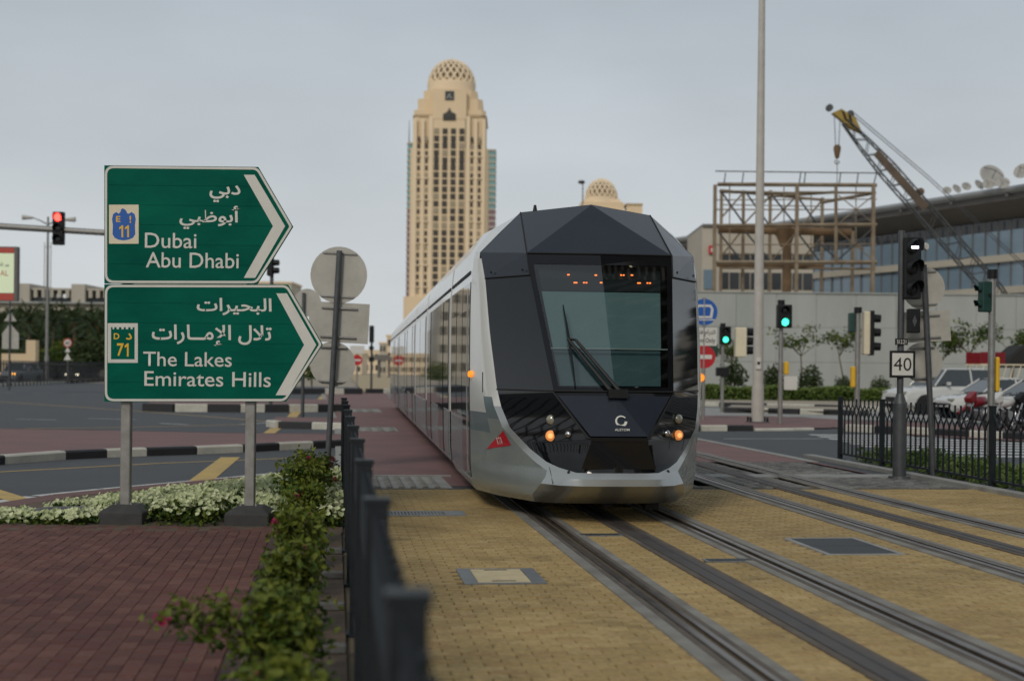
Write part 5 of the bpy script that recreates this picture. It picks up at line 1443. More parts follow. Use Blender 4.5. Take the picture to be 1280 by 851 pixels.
# ================================================================== PLANTS
def leaf(mb, tt, p, sz, rng, t, up=0.3, asp=0.55):
    d = Vector((rng.gauss(0, 1), rng.gauss(0, 1), rng.gauss(up, .7)))
    if d.length < 1e-3: d = Vector((0, 0, 1))
    d.normalize(); s = d.cross(Vector((rng.gauss(0, 1), rng.gauss(0, 1), rng.gauss(0, 1)))).normalized(); n_ = d.cross(s)
    a = p - d * sz * .5; b = p + d * sz * .5; l_ = s * sz * asp * .5; dr = n_ * sz * .12
    n = len(mb.v); mb.v += [tuple(a), tuple(p + l_ + dr), tuple(b), tuple(p - l_ + dr)]
    mb.f += [(n, n + 1, n + 2), (n, n + 2, n + 3)]; mb.m += [0, 0]; tt += [t, t]
def in_poly(x, y, pl):
    c = False; n = len(pl)
    for i in range(n):
        x0, y0 = pl[i]; x1, y1 = pl[(i + 1) % n]
        if (y0 > y) != (y1 > y) and x < (x1 - x0) * (y - y0) / (y1 - y0) + x0: c = not c
    return c
rng = random.Random(11)
bedpoly = [(-9.0, 14.02), (FAR[1].x, 14.04), (T(-.55, 13.7).x, 14.05), (T(-.1, 13.9).x, 14.05)] + [(T(-.12, 20.2).x, T(-.12, 20.2).y)] + [(p.x + .4 + .2 * (p.x < -4.2), p.y - .8 - .45 * (p.x < -4.2)) for p in reversed(BED_FAR)]
man = G(82, 637, .09)
feet = [Vector((SX + S(px, 560)[0], SD + .07, 0)) for px in (155.5, 311.5)]
fo = MB(); ft = []; bl = MB(); bt = []
def mound(x, y): return .19 + .08 * math.sin(x * 2.3 + y * 1.1) * math.sin(y * 1.7 - x * .6) + .05 * math.sin(x * 6.1 + 1) * math.sin(y * 5.3)
cl = []
tries = 0
while len(cl) < 640 and tries < 20000:
    tries += 1
    x, y = rng.uniform(-9, -1.7), rng.uniform(13.9, 22.5)
    if not in_poly(x, y, bedpoly): continue
    if (Vector((x, y, 0)) - Vector((man.x, man.y, 0))).length < .46: continue
    if any(abs(x - f.x) < .36 and -.36 < y - f.y < .36 for f in feet): continue
    if math.sin(x * 1.7 + 2) * math.sin(y * 1.3) > .82: continue
    cl.append((x, y))
for x, y in cl:
    dfar = min(math.hypot(x - p.x, y - p.y) for p in BED_FAR)
    h = max(.06, mound(x, y) * min(1, .32 + max(0, dfar - .8) / 3.0)); r_ = rng.uniform(.15, .24)
    for k in range(34):
        a, q = rng.uniform(0, 6.283), r_ * math.sqrt(rng.random())
        z_ = PZ + rng.random() * h * (1.05 - (q / r_) ** 2 * .5)
        leaf(fo, ft, Vector((x + q * math.cos(a), y + q * math.sin(a), z_)), rng.uniform(.05, .085), rng, rng.random())
    for k in range(rng.randint(10, 17)):
        a, q = rng.uniform(0, 6.283), r_ * math.sqrt(rng.random())
        c = Vector((x + q * math.cos(a), y + q * math.sin(a), PZ + h * (1.08 - (q / r_) ** 2 * .55) + rng.uniform(-.01, .04)))
        nrm = Vector((math.cos(a) * .6 + rng.gauss(0, .35), math.sin(a) * .6 - .45 + rng.gauss(0, .35), 1.0)).normalized()
        u_ = nrm.orthogonal().normalized(); v_ = nrm.cross(u_); R_ = rng.uniform(.022, .033); n = len(bl.v); t_ = rng.random()
        for j in range(6):                      # six ruffled petals round a sunken throat
            an = 6.2832 * j / 6 + rng.uniform(-.2, .2); tl_ = rng.uniform(.15, .75); w_ = .62
            rd = (u_ * math.cos(an) + v_ * math.sin(an)); tn = (v_ * math.cos(an) - u_ * math.sin(an))
            n = len(bl.v); rr = R_ * rng.uniform(.85, 1.15)
            bl.v += [tuple(c - nrm * R_ * .35), tuple(c + rd * rr * .62 + tn * rr * w_ * .75 + nrm * rr * tl_ * .5), tuple(c + rd * rr + nrm * rr * tl_ * .55), tuple(c + rd * rr * .62 - tn * rr * w_ * .75 + nrm * rr * tl_ * .35)]
            bl.f.append((n, n + 1, n + 2, n + 3)); bl.m.append(0); bt.append(min(1, max(0, t_ + rng.uniform(-.25, .25))))
fo.t = ft; bl.t = bt
bedo = tag(fo.build('flower_bed', M['leaf']), 'bed of white petunias with green leaves around the direction sign', 'flowers', None, 'stuff')
tag(bl.build('blossom', M['petal'], bedo), kind='stuff')
# low lime ground cover behind the right railing
gc = MB(); gt = []
for k in range(5000):
    u = rng.random(); q = RF0.lerp(RF0 + dd * 5, u); nx = dd.normalized()
    off = rng.uniform(.15, 1.7)
    p = q + Vector((-nx.y, nx.x, 0)) * off * (1 if -nx.y > 0 else -1)
    leaf(gc, gt, Vector((p.x, p.y, rng.random() ** 1.5 * (.17 + .08 * math.sin(p.y * 3)) + .03)), rng.uniform(.08, .14), rng, rng.random())
gc.t = gt
tag(gc.build('ground_cover', M['leaf_lime']), 'low lime green ground cover plants behind the right railing', 'plants', None, 'stuff')

# bougainvillea along the left railing
def bougainvillea(a, b, hgt, spread, label, seed, arm=None, nl=1250):
    rg = random.Random(seed); base = T(a, b, PZ)
    t = thing('bougainvillea', label, 'shrub', base, 0, 'bougainvillea along the railing')
    lf = MB(); lt = []; sm = MB(); br = MB(); btt = []
    tips = []
    nst = 15
    for k in range(nst):
        an = rg.uniform(0, 6.283); out = spread * rg.uniform(.35, 1.0); hh_ = hgt * rg.uniform(.55, 1.0)
        d = Vector((math.cos(an) * out * .75, math.sin(an) * out, 0))
        if arm and k < 3: d = Vector(arm) * rg.uniform(.8, 1.0) + Vector((0, rg.uniform(-.06, .06), 0)); hh_ = arm[2] + rg.uniform(-.05, .05); d.z = 0
        pts = [Vector((0, 0, 0)), d * .25 + Vector((0, 0, hh_ * .55)), d * .62 + Vector((0, 0, hh_ * .92)), d + Vector((0, 0, hh_ * rg.uniform(.8, 1.05)))]
        sm.path(pts, [.012, .009, .006, .003], 5); tips.append(pts)
    tips_n = len(tips)
    for k in range(nl):
        pts = tips[rg.randrange(tips_n)]; f = rg.uniform(.35, 3.0); i = min(2, int(f)); p = pts[i].lerp(pts[i + 1], f - i)
        sg = .05 + .05 * (1 - f / 3)
        p = p + Vector((rg.gauss(0, sg), rg.gauss(0, sg), rg.gauss(0, sg * .8)))
        if p.z < .02: p.z = .02 + rg.random() * .05
        w_ = base + p
        la, _ = Tinv(w_)
        if la > -.04: p = p - Vector((CA, SA, 0)) * (la + .04)
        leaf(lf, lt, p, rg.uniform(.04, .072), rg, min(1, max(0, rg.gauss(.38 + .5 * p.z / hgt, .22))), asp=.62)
    for k in range(rg.randint(3, 5)):
        p = tips[rg.randrange(tips_n)][3] + Vector((rg.gauss(0, .03), rg.gauss(0, .03), rg.gauss(.0, .03)))
        la, _ = Tinv(base + p)
        if la > -.06: p = p - Vector((CA, SA, 0)) * (la + .06)
        for j in range(14): leaf(br, btt, p + Vector((rg.gauss(0, .018), rg.gauss(0, .018), rg.gauss(0, .018))), rg.uniform(.025, .038), rg, rg.random(), asp=.8)
    lf.t = lt; br.t = btt
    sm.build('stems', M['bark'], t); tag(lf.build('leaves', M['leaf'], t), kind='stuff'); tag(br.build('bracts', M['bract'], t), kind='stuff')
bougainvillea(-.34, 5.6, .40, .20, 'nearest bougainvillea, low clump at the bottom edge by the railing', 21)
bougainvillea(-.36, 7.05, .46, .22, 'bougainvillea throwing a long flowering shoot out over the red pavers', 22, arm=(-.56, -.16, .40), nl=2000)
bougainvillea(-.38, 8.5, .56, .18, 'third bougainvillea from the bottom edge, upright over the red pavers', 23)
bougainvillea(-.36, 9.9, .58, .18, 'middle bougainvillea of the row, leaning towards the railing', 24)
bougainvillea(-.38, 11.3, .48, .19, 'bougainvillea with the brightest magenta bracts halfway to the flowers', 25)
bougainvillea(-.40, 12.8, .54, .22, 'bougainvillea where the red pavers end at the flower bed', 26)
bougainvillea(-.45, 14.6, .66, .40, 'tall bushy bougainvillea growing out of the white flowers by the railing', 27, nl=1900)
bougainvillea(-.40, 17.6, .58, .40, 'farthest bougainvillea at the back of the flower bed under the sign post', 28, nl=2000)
# drip-line blocks between them
for i, b_ in enumerate((6.4, 7.9, 9.3, 10.7, 12.1)):
    mb = MB(); mb.box((0, 0, .03), (.16, .09, .05)); c = T(-.14, b_, PZ)
    o = bevel(mb.build('kerb_block', M['plinth_grey'], None, c, rz=PHI), .01)
    tag(o, ['small concrete block beside the railing, nearest the camera', 'small concrete block beside the railing, second from the camera', 'small concrete block beside the railing, third from the camera', 'small concrete block beside the railing, fourth from the camera', 'small concrete block beside the railing, farthest from the camera'][i], 'block', 'concrete blocks along the railing')

# hedge and saplings in front of the wall
def hedge(p0, p1, h, w, label, seed, n=3000, m='leaf_lime'):
    rg = random.Random(seed); d = p1 - p0; L = d.length; nx = Vector((-d.y, d.x, 0)).normalized()
    t = thing('hedge', label, 'hedge', p0, 0, 'hedges before the wall')
    mb = MB(); tt = []
    for k in range(n):
        u = rg.random(); v = rg.uniform(-1, 1); top = h * (.86 + .14 * math.sin(u * L * 1.9) * math.sin(u * L * .7 + 1))
        z_ = top * (1 - rg.random() ** 2.2) ; p = d * u + nx * v * w * .5 + Vector((0, 0, z_))
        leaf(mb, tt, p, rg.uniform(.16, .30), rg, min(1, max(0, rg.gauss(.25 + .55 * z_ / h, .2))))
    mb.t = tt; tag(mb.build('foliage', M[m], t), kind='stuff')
    st2 = MB()
    for k in range(max(4, int(L / 1.2))):
        q = d * ((k + .5) / max(4, int(L / 1.2))); st2.tube(q, q + Vector((rg.uniform(-.1, .1), 0, h * .6)), .03, .015, 5)
    tag(st2.build('stems', M['bark'], t), kind='stuff')
hy = 80.0
def hp(px, y): p = P(px, 480, y); return Vector((p.x, p.y, .05))
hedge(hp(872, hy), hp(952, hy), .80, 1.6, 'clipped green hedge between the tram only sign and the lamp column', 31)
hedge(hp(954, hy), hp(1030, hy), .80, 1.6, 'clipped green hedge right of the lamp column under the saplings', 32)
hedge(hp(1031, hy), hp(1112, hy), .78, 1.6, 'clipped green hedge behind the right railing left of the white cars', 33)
def bush(p, h, r_, label, seed, n=700, m='leaf_dark', grp='round bushes before the wall'):
    rg = random.Random(seed); t = thing('bush', label, 'bush', p, 0, grp); mb = MB(); tt = []
    for k in range(n):
        th, ph = rg.uniform(0, 6.283), math.acos(rg.uniform(-.3, 1)); q = rg.random() ** .4
        lump = 1 + .22 * math.sin(th * 3 + seed) * math.sin(ph * 4 + seed)
        v = Vector((r_ * q * lump * math.sin(ph) * math.cos(th), r_ * q * lump * math.sin(ph) * math.sin(th), h * .45 + h * .55 * q * lump * math.cos(ph)))
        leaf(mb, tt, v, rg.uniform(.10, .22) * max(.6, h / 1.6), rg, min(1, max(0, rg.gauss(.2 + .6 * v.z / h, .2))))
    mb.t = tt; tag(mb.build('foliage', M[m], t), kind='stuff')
    s_ = MB()
    for k in range(4): s_.tube((0, 0, 0), (rg.uniform(-.3, .3) * r_, rg.uniform(-.3, .3) * r_, h * .7), .03, .012, 5)
    tag(s_.build('stems', M['bark'], t), kind='stuff')
for i, (px, h, r_, lb) in enumerate([(916, 2.3, .9, 'dark bush behind the green pedestrian light near the lamp column'), (966, 2.0, .65, 'dark bush close beside the tall lamp column'), (1013, 2.0, .75, 'dark bush below the left sapling on the wall'), (1054, 1.4, .6, 'low dark bush behind the corner of the right railing'), (1100, 1.4, .6, 'low dark bush just left of the first white car')]):
    p = P(px, 480, 84); bush(Vector((p.x, p.y, .05)), h, r_, lb, 40 + i)
def sapling(px, y, h, lean, label, seed, spread=1.6, clumps=7):
    rg = random.Random(seed); p = P(px, 480, y); t = thing('sapling', label, 'tree', (p.x, p.y, .05), 0, 'saplings before the wall')
    tr = MB(); pts = [Vector((0, 0, 0)), Vector((lean * .25, 0, h * .35)), Vector((lean * .5, 0, h * .62))]; tr.path(pts, [.07, .05, .035], 7); tr.build('trunk', M['bark'], t, smooth=40)
    lf = MB(); lt = []; lm = MB()
    for k in range(clumps):
        an = rg.uniform(0, 6.283); tip = pts[2] + Vector((math.cos(an) * spread * rg.uniform(.4, 1), math.sin(an) * spread * .6, h * rg.uniform(.18, .42)))
        mid = pts[2].lerp(tip, .5) + Vector((0, 0, .12)); lm.path([pts[2], mid, tip], [.025, .015, .006], 5)
        for j in range(62):
            q = mid.lerp(tip, rg.uniform(.1, 1.25)) + Vector((rg.gauss(0, .28), rg.gauss(0, .22), rg.gauss(0, .12)))
            leaf(lf, lt, q, rg.uniform(.16, .30), rg, rg.random(), up=0, asp=.5)
    lm.build('limbs', M['bark'], t); lf.t = lt; tag(lf.build('crown', M['leaf'], t), kind='stuff')
sapling(1003, 86, 4.1, -.2, 'thin sapling with two spreading tufts in front of the wall', 51, 1.9)
sapling(1058, 86, 4.1, -.9, 'sapling leaning left against the wall beside the cream backed signal', 52, 1.7)
sapling(912, 88, 3.3, .3, 'small sapling behind the tram only sign', 53, 1.4)
sapling(1208, 78, 4.3, .3, 'leafy sapling behind the red truck, left of the right edge pole', 54, 1.7, 9)
sapling(1262, 78, 4.1, .6, 'leafy sapling at the right edge behind the parked motorcycles', 55, 1.6, 8)
sapling(1170, 79, 3.6, .6, 'young sapling just left of the red truck', 56, 1.2, 6)

# date palms and shrubs behind the far road on the left
def palm_meshes(seed, nfr=26, L=3.0):
    rg = random.Random(seed); mb = MB(); tt = []
    for k in range(nfr):
        an = 2.4 * k + rg.uniform(-.2, .2); el = R(75 - 105 * k / nfr + rg.uniform(-8, 8)); ln = L * rg.uniform(.8, 1.1)
        pts = []
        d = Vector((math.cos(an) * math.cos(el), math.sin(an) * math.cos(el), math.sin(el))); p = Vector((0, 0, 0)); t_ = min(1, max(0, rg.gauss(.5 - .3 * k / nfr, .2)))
        for j in range(7):
            pts.append(p.copy()); p = p + d * ln / 6; d = (d + Vector((0, 0, -.17))).normalized()
        for j in range(1, 7):
            ax = (pts[j] - pts[j - 1]).normalized(); s = ax.cross(Vector((0, 0, 1))).normalized()
            w = ln * .16 * math.sin(math.pi * (j / 6.8))
            for sg in (-1, 1):
                for q in range(3):
                    a = pts[j - 1].lerp(pts[j], q / 3); tip = a + s * sg * w + ax * w * .8 + Vector((0, 0, -w * .25))
                    n = len(mb.v); e_ = ax * ln * .028
                    mb.v += [tuple(a - e_), tuple(a + e_), tuple(tip)]; mb.f.append((n, n + 1, n + 2)); mb.m.append(0); tt.append(t_)
    mb.t = tt; return mb.mesh('fronds', M['leaf_dark'])
pms = [palm_meshes(s) for s in (61, 62, 63)]
tkm = MB(); tkm.path([(0, 0, 0), (.05, 0, .5), (0, .03, 1)], [.26, .22, .2], 9); tkme = tkm.mesh('trunk', M['bark'])
dry = MB(); rg = random.Random(9)
for k in range(14):
    an = 6.283 * k / 14; dry.path([(0, 0, .1), (math.cos(an) * .5, math.sin(an) * .5, -.1), (math.cos(an) * .75, math.sin(an) * .75, -.9)], [.04, .03, .015], 4)
drye = dry.mesh('dry_fronds', M['frond_dry'])
PALMS = [(-20, 165, 6.6, 'date palm at the left edge behind the billboard'), (14, 158, 5.4, 'date palm above the triangular sign backs'), (36, 172, 6.9, 'date palm just left of the far street lamp'), (66, 166, 6.5, 'date palm immediately right of the far street lamp'), (92, 175, 6.9, 'date palm above the round speed sign'), (116, 162, 6.2, 'date palm touching the edge of the green sign'), (146, 170, 6.6, 'date palm mostly hidden behind the green sign'), (46, 150, 3.6, 'short date palm with dry fronds left of the far street lamp'), (122, 148, 3.4, 'short date palm low beside the green sign edge'), (80, 152, 4.2, 'short palm behind the round speed sign'), (-2, 150, 4.0, 'short palm behind the pale van')]
for i, (px, y, h, lb) in enumerate(PALMS):
    p = P(px, 470, y); p.z = 0
    t = thing('date_palm', lb, 'palm tree', p, i * 1.3, 'date palms beyond the far road')
    k_ = link('trunk', tkme, t); k_.scale = (1, 1, h); c_ = link('crown', pms[i % 3], t, (0, 0, h)); c_['kind'] = 'stuff'
    dsk = link('dry_fronds', drye, t, (0, 0, h - .1))
for i, (px, y, h, r_, lb) in enumerate([(8, 140, 3.2, 3.0, 'dense shrub mass behind the pale van at left'), (46, 142, 3.0, 3.0, 'dense shrub mass at the foot of the far street lamp'), (84, 144, 4.0, 3.2, 'brighter green shrub mass behind the round speed sign'), (120, 142, 4.4, 3.2, 'dense shrub mass running behind the green sign edge'), (158, 144, 4.0, 3.2, 'shrub mass hidden mostly behind the green sign')]):
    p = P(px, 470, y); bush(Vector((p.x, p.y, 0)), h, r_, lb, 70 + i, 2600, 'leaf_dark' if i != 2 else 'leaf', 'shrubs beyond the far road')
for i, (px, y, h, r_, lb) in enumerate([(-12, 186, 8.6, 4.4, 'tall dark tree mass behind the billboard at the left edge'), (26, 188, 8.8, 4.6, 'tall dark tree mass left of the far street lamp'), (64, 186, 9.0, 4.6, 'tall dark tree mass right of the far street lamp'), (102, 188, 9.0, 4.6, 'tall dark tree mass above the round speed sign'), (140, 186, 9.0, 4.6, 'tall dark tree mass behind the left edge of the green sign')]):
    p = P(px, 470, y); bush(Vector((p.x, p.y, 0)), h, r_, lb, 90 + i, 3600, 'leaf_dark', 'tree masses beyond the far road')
p = P(390, 470, 105); bush(Vector((p.x, p.y, 0)), 2.2, 1.2, 'small green bush seen under the square sign back', 80, 600, 'leaf', 'shrubs beyond the far road')

# ================================================================== VEHICLES
def wheel_mesh(r=.33, w=.22):
    mb = MB(); mb.lathe([(r * .62, -w / 2), (r * .95, -w / 2), (r, -w / 3), (r, w / 3), (r * .95, w / 2), (r * .62, w / 2)], 24, Matrix.Rotation(R(90), 4, 'X')); a = mb.mesh('wheel', M['tyre'], 40)
    mb = MB(); mb.lathe([(.001, -.05), (r * .2, -.06), (r * .3, -.02), (r * .6, -.07), (r * .64, -.085), (r * .64, .08)], 20, Matrix.Rotation(R(90), 4, 'X'))
    for k in range(5):
        an = 6.283 * k / 5; q = Matrix.Rotation(an, 3, 'Y'); mb.box(q @ Vector((r * .42, -.07, 0)), (r * .38, .03, .06), M=q)
    return a, mb.mesh('rim', M['rim'], 40)
WH, RM = wheel_mesh()
def car(label, loc, heading, paint, kind='sedan', lights=None, name='parked_car', grp=None):
    """nose towards local -X"""
    t = thing(name, label, 'truck' if kind == 'pickup' else 'car', loc, heading, grp)
    if kind == 'suv': L, W, hood_h, belt, roofh, c0, c1, c2, c3 = 4.9, .95, 1.08, 1.15, 1.82, 1.25, 2.0, 4.2, 4.75
    elif kind == 'pickup': L, W, hood_h, belt, roofh, c0, c1, c2, c3 = 4.9, .88, 1.05, 1.15, 1.72, .9, 1.35, 2.3, 2.55
    else: L, W, hood_h, belt, roofh, c0, c1, c2, c3 = 4.5, .88, .86, .98, 1.46, 1.15, 2.0, 3.3, 4.15
    st_ = [(0, .80, .42, hood_h * .74), (.10, .93, .26, hood_h * .84), (.45, .99, .22, hood_h * .95), (c0, 1, .22, hood_h * 1.02), (c0 + .5, 1, .22, belt), (c2, 1, .22, belt + .02), (c3, 1, .22, belt + .02), (L - .35, .98, .24, belt - .02), (L - .06, .93, .30, belt - .08), (L, .84, .42, belt - .2)]
    mb = MB(); n = 7; rows = []
    for x, k, zb, zt in st_:
        w = W * k; rows.append([(x - L / 2, y * w, z) for y, z in ((.82, zb), (.98, zb + .14), (1.0, (zb + zt) / 2), (.97, zt - .16), (.86, zt - .03), (.5, zt), (0, zt + .012))])
    for sg in (-1, 1):
        for i in range(len(rows) - 1):
            for k in range(n - 1):
                q = [rows[i][k], rows[i + 1][k], rows[i + 1][k + 1], rows[i][k + 1]]; q = [(p[0], sg * p[1], p[2]) for p in q]
                mb.face(q if sg < 0 else q[::-1])
    for i in (0, len(rows) - 1):
        pts = [(p[0], p[1], p[2]) for p in rows[i]] + [(p[0], -p[1], p[2]) for p in rows[i][:-1][::-1]]; mb.face(pts if i == 0 else pts[::-1])
    mb.build('body', M[paint], t, smooth=40)
    # cabin: glass house with painted roof
    gb = MB(); wb, wt_ = W * .9, W * .72
    low = [(c0 + .12, wb), (c1 + .2, wb), (c2 - .2, wb), (c3, wb * .96)]; top = [(c1, wt_), (c1 + .35, wt_), (c2 - .3, wt_), (c2, wt_ * .95)]
    for sg in (-1, 1):
        for i in range(3):
            q = [(low[i][0] - L / 2, sg * low[i][1], belt - .03), (low[i + 1][0] - L / 2, sg * low[i + 1][1], belt - .03), (top[i + 1][0] - L / 2, sg * top[i + 1][1], roofh - .06), (top[i][0] - L / 2, sg * top[i][1], roofh - .06)]
            gb.face(q if sg < 0 else q[::-1])
    for i in (0, 3):
        q = [(low[i][0] - L / 2, low[i][1], belt - .03), (low[i][0] - L / 2, -low[i][1], belt - .03), (top[i][0] - L / 2, -top[i][1], roofh - .06), (top[i][0] - L / 2, top[i][1], roofh - .06)]; gb.face(q)
    gb.build('windows', M['car_glass'], t)
    rf = MB(); pr_ = [(c1 - .06, wt_ * .98, roofh - .065), (c1 + .1, wt_, roofh - .03), (c2 - .25, wt_, roofh - .03), (c2 + .05, wt_ * .95, roofh - .07)]
    up_ = [(c1 + .0, wt_ * .8, roofh - .03), (c1 + .3, wt_ * .8, roofh), (c2 - .5, wt_ * .8, roofh), (c2 - .1, wt_ * .78, roofh - .03)]
    for i in range(3):
        for sg in (-1, 1):
            a, b, c, d = pr_[i], pr_[i + 1], up_[i + 1], up_[i]; q = [(p[0] - L / 2, sg * p[1], p[2]) for p in (a, b, c, d)]; rf.face(q if sg < 0 else q[::-1])
        rf.face([(up_[i][0] - L / 2, -up_[i][1], up_[i][2]), (up_[i + 1][0] - L / 2, -up_[i + 1][1], up_[i + 1][2]), (up_[i + 1][0] - L / 2, up_[i + 1][1], up_[i + 1][2]), (up_[i][0] - L / 2, up_[i][1], up_[i][2])])
    rf.build('roof', M[paint], t, smooth=50)
    for sg in (-1, 1):
        for (l0, t0) in (((c0 + .12, wb), (c1, wt_)), ((c1 + (c2 - c1) * .5, wb), (c1 + (c2 - c1) * .5, wt_)), ((c3, wb * .96), (c2, wt_ * .95))):
            mb = MB(); mb.tube((l0[0] - L / 2, sg * l0[1], belt - .03), (t0[0] - L / 2, sg * t0[1], roofh - .05), .035, n=6); mb.build('roof_pillar', M[paint], t)
        mb = MB(); mb.box((c0 + .62 - L / 2, sg * (W + .1), belt + .06), (.10, .2, .14)); bevel(mb.build('mirror', M[paint], t), .03)
        mb = MB(); mb.box((.10 - L / 2, sg * W * .66, hood_h * .76), (.16, W * .36, .15)); bevel(mb.build('headlamp', M[lights[0] if lights else 'lamp_off'], t), .04)
        mb = MB(); mb.box((L / 2 - .05, sg * W * .7, belt - .2), (.1, W * .3, .2)); bevel(mb.build('tail_lamp', M['sign_red'], t), .03)
        for xw in (.88, L - .95):
            ar_ = MB(); ar_.disc((xw - L / 2, sg * (W - .10), .36), .42, .22, 'Y', 22); ar_.build('wheel_arch', M['under'], t)
            w_ = link('wheel', WH, t, (xw - L / 2, sg * (W - .07), .33)); r2 = link('rim', RM, w_)
            if sg > 0: r2.rotation_euler = (0, 0, math.pi)
    mb = MB(); mb.bbox((-L / 2 - .005, -W * .5, .46), (-L / 2 + .08, W * .5, hood_h * .62)); mb.build('grille', M['under'], t)
    return t, L, W
c = G(1152, 521)
car('white off-road car parked behind the 40 plate with its nose to the left', (c.x + 2.1, c.y + 4, .02), R(18), 'car_white', 'suv', grp='cars parked by the wall')
c = G(1222, 524)
car('white sedan parked between the leaning post and the right edge pole', (c.x + .9, c.y + .8, .02), R(14), 'car_white', 'sedan', grp='cars parked by the wall')
c = G(1232, 528)
car('white hatchback nearest the railing behind the red motorcycle', (c.x + 1.4, c.y - 1.2, .02), R(16), 'car_white', 'sedan', grp='cars parked by the wall')
c = G(1300, 522)
car('white sedan cut off by the right edge of the view', (c.x + 1.0, c.y + 4.5, .02), R(10), 'car_white', 'sedan', grp='cars parked by the wall')
# pickup with red load rack behind them
c = P(1190, 480, 68); t, L, W = car('white pickup with red panelled load bed and lattice rack behind the cars', (c.x + 1.1, 68, .05), R(5), 'car_white', 'pickup', name='pickup_truck', grp='cars parked by the wall')
for sg in (-1, 1):
    mb = MB(); mb.bbox((-.1, sg * .84 - .02, 2.05), (1.1, sg * .84 + .02, 2.62)); mb.build('load_panel', M['car_red'], t)
    for z_ in (1.35, 2.0):
        mb = MB(); mb.bbox((-.1, sg * .84 - .03, z_), (2.4, sg * .84 + .03, z_ + .06)); mb.build('rack_rail', M['sign_cream'], t)
    for k in range(7):
        mb = MB(); mb.tube((-.1 + k * .36, sg * .84, 1.38), (.1 + k * .36, sg * .84, 2.02), .025, n=5); mb.build('rack_brace', M['sign_cream'], t)
mb = MB(); mb.prism([(1.0, -.8, 1.9), (2.9, -.8, 1.9), (2.7, -.8, 2.55), (2.0, -.8, 3.0), (1.4, -.8, 2.5)], (0, 1.6, 0)); bevel(mb.build('tarpaulin', M['under'], t), .1)
mb = MB(); mb.bbox((-.1, -.8, 1.12), (2.4, .8, 1.3)); mb.build('load_bed', M['car_red'], t)
# dark peaked heap beside it
# motorcycles
def moto(label, loc, rz, paint):
    t = thing('motorcycle', label, 'motorcycle', loc, rz, 'parked motorcycles')
    tm = MB()
    for i in range(20):
        for j in range(6):
            pass
    for x in (-.66, .66):
        w = MB(); rings = []
        for i in range(20):
            a = 6.2832 * i / 20; rings.append([((.27 + .05 * math.cos(6.2832 * j / 6)) * math.cos(a) + x, .05 * math.sin(6.2832 * j / 6), (.27 + .05 * math.cos(6.2832 * j / 6)) * math.sin(a) + .32) for j in range(6)])
        w.raw([v for r_ in rings for v in r_], [(i * 6 + j, i * 6 + (j + 1) % 6, ((i + 1) % 20) * 6 + (j + 1) % 6, ((i + 1) % 20) * 6 + j) for i in range(20) for j in range(6)])
        wo_ = w.build('wheel', M['tyre'], t, smooth=60)
        h = MB(); h.disc((x, 0, .32), .06, .12, 'Y', 10)
        for k in range(6): a = 6.283 * k / 6; h.tube((x, 0, .32), (x + .25 * math.cos(a), 0, .32 + .25 * math.sin(a)), .012, n=5)
        h.build('spoked_hub', M['rim'], wo_)
    mb = MB(); mb.path([(-.66, -.08, .32), (-.48, -.08, .72), (-.40, -.08, .98)], .025, 6); mb.build('fork', M['chrome'], t); mb = MB(); mb.path([(-.66, .08, .32), (-.48, .08, .72), (-.40, .08, .98)], .025, 6); mb.build('fork', M['chrome'], t)
    mb = MB(); mb.path([(-.30, -.36, 1.08), (-.40, -.18, 1.02), (-.42, 0, 1.0), (-.40, .18, 1.02), (-.30, .36, 1.08)], .015, 6); mb.build('handlebar', M['black'], t)
    mb = MB(); mb.path([(-.42, 0, .86), (-.1, 0, .58), (.3, 0, .6), (.66, 0, .34)], .035, 6); mb.build('frame', M['black'], t)
    mb = MB(); mb.box((-.02, 0, .45), (.36, .26, .34)); bevel(mb.build('engine', M['rim'], t), .06)
    mb = MB(); mb.lathe([(.02, -.30), (.12, -.24), (.16, -.05), (.13, .18), (.05, .27)], 12, Matrix.Translation((-.12, 0, .82)) @ Matrix.Rotation(R(80), 4, 'Y')); mb.build('fuel_tank', M[paint], t, smooth=40)
    mb = MB(); mb.box((.38, 0, .80), (.66, .26, .10)); bevel(mb.build('seat', M['black'], t), .04, 3)
    mb = MB(); mb.prism([(-.62, -.12, .92), (-.38, -.14, 1.12), (-.34, -.14, .82), (-.56, -.12, .78)], (0, .26, 0)); bevel(mb.build('headlamp_cowl', M[paint], t), .03)
    mb = MB(); mb.path([(-.95, 0, .50), (-.66, 0, .68), (-.38, 0, .52)], .05, 6); mb.build('mudguard', M[paint], t)
    mb = MB(); mb.path([(-.02, -.16, .36), (.3, -.18, .3), (.82, -.18, .42)], [.03, .04, .05], 8); mb.build('exhaust', M['chrome'], t, smooth=40)
    return t
c = G(1228, 540); moto('red motorcycle parked left of the right edge pole', (c.x, c.y, .03), R(30), 'car_red')
c = G(1262, 541); moto('white motorcycle parked right of the right edge pole', (c.x, c.y, .03), R(25), 'car_white')
c = G(1292, 541); moto('dark motorcycle half out of view at the right edge', (c.x, c.y, .03), R(20), 'black')
# cars waiting on the far left
c = P(14, 470, 116); car('pale van at the left edge facing us with orange lights on', (c.x, 118, 0), R(82), 'car_pale', 'suv', ('lit_orange',), 'waiting_car', 'cars waiting at the far left')
c = P(87, 470, 138); car('dark blue car with one bright headlamp beyond the far railing', (c.x, 142, 0), R(80), 'car_grey', 'sedan', ('lit_car',), 'waiting_car', 'cars waiting at the far left')
c = P(48, 470, 140); car('dark car between the pale van and the one with bright headlamps', (c.x, 146, 0), R(84), 'car_grey', 'sedan', None, 'waiting_car', 'cars waiting at the far left')

# ================================================================== FAR STRUCTURES
def bar_between(mb, a, b, w): return mb.tube(a, b, w, w, 4)
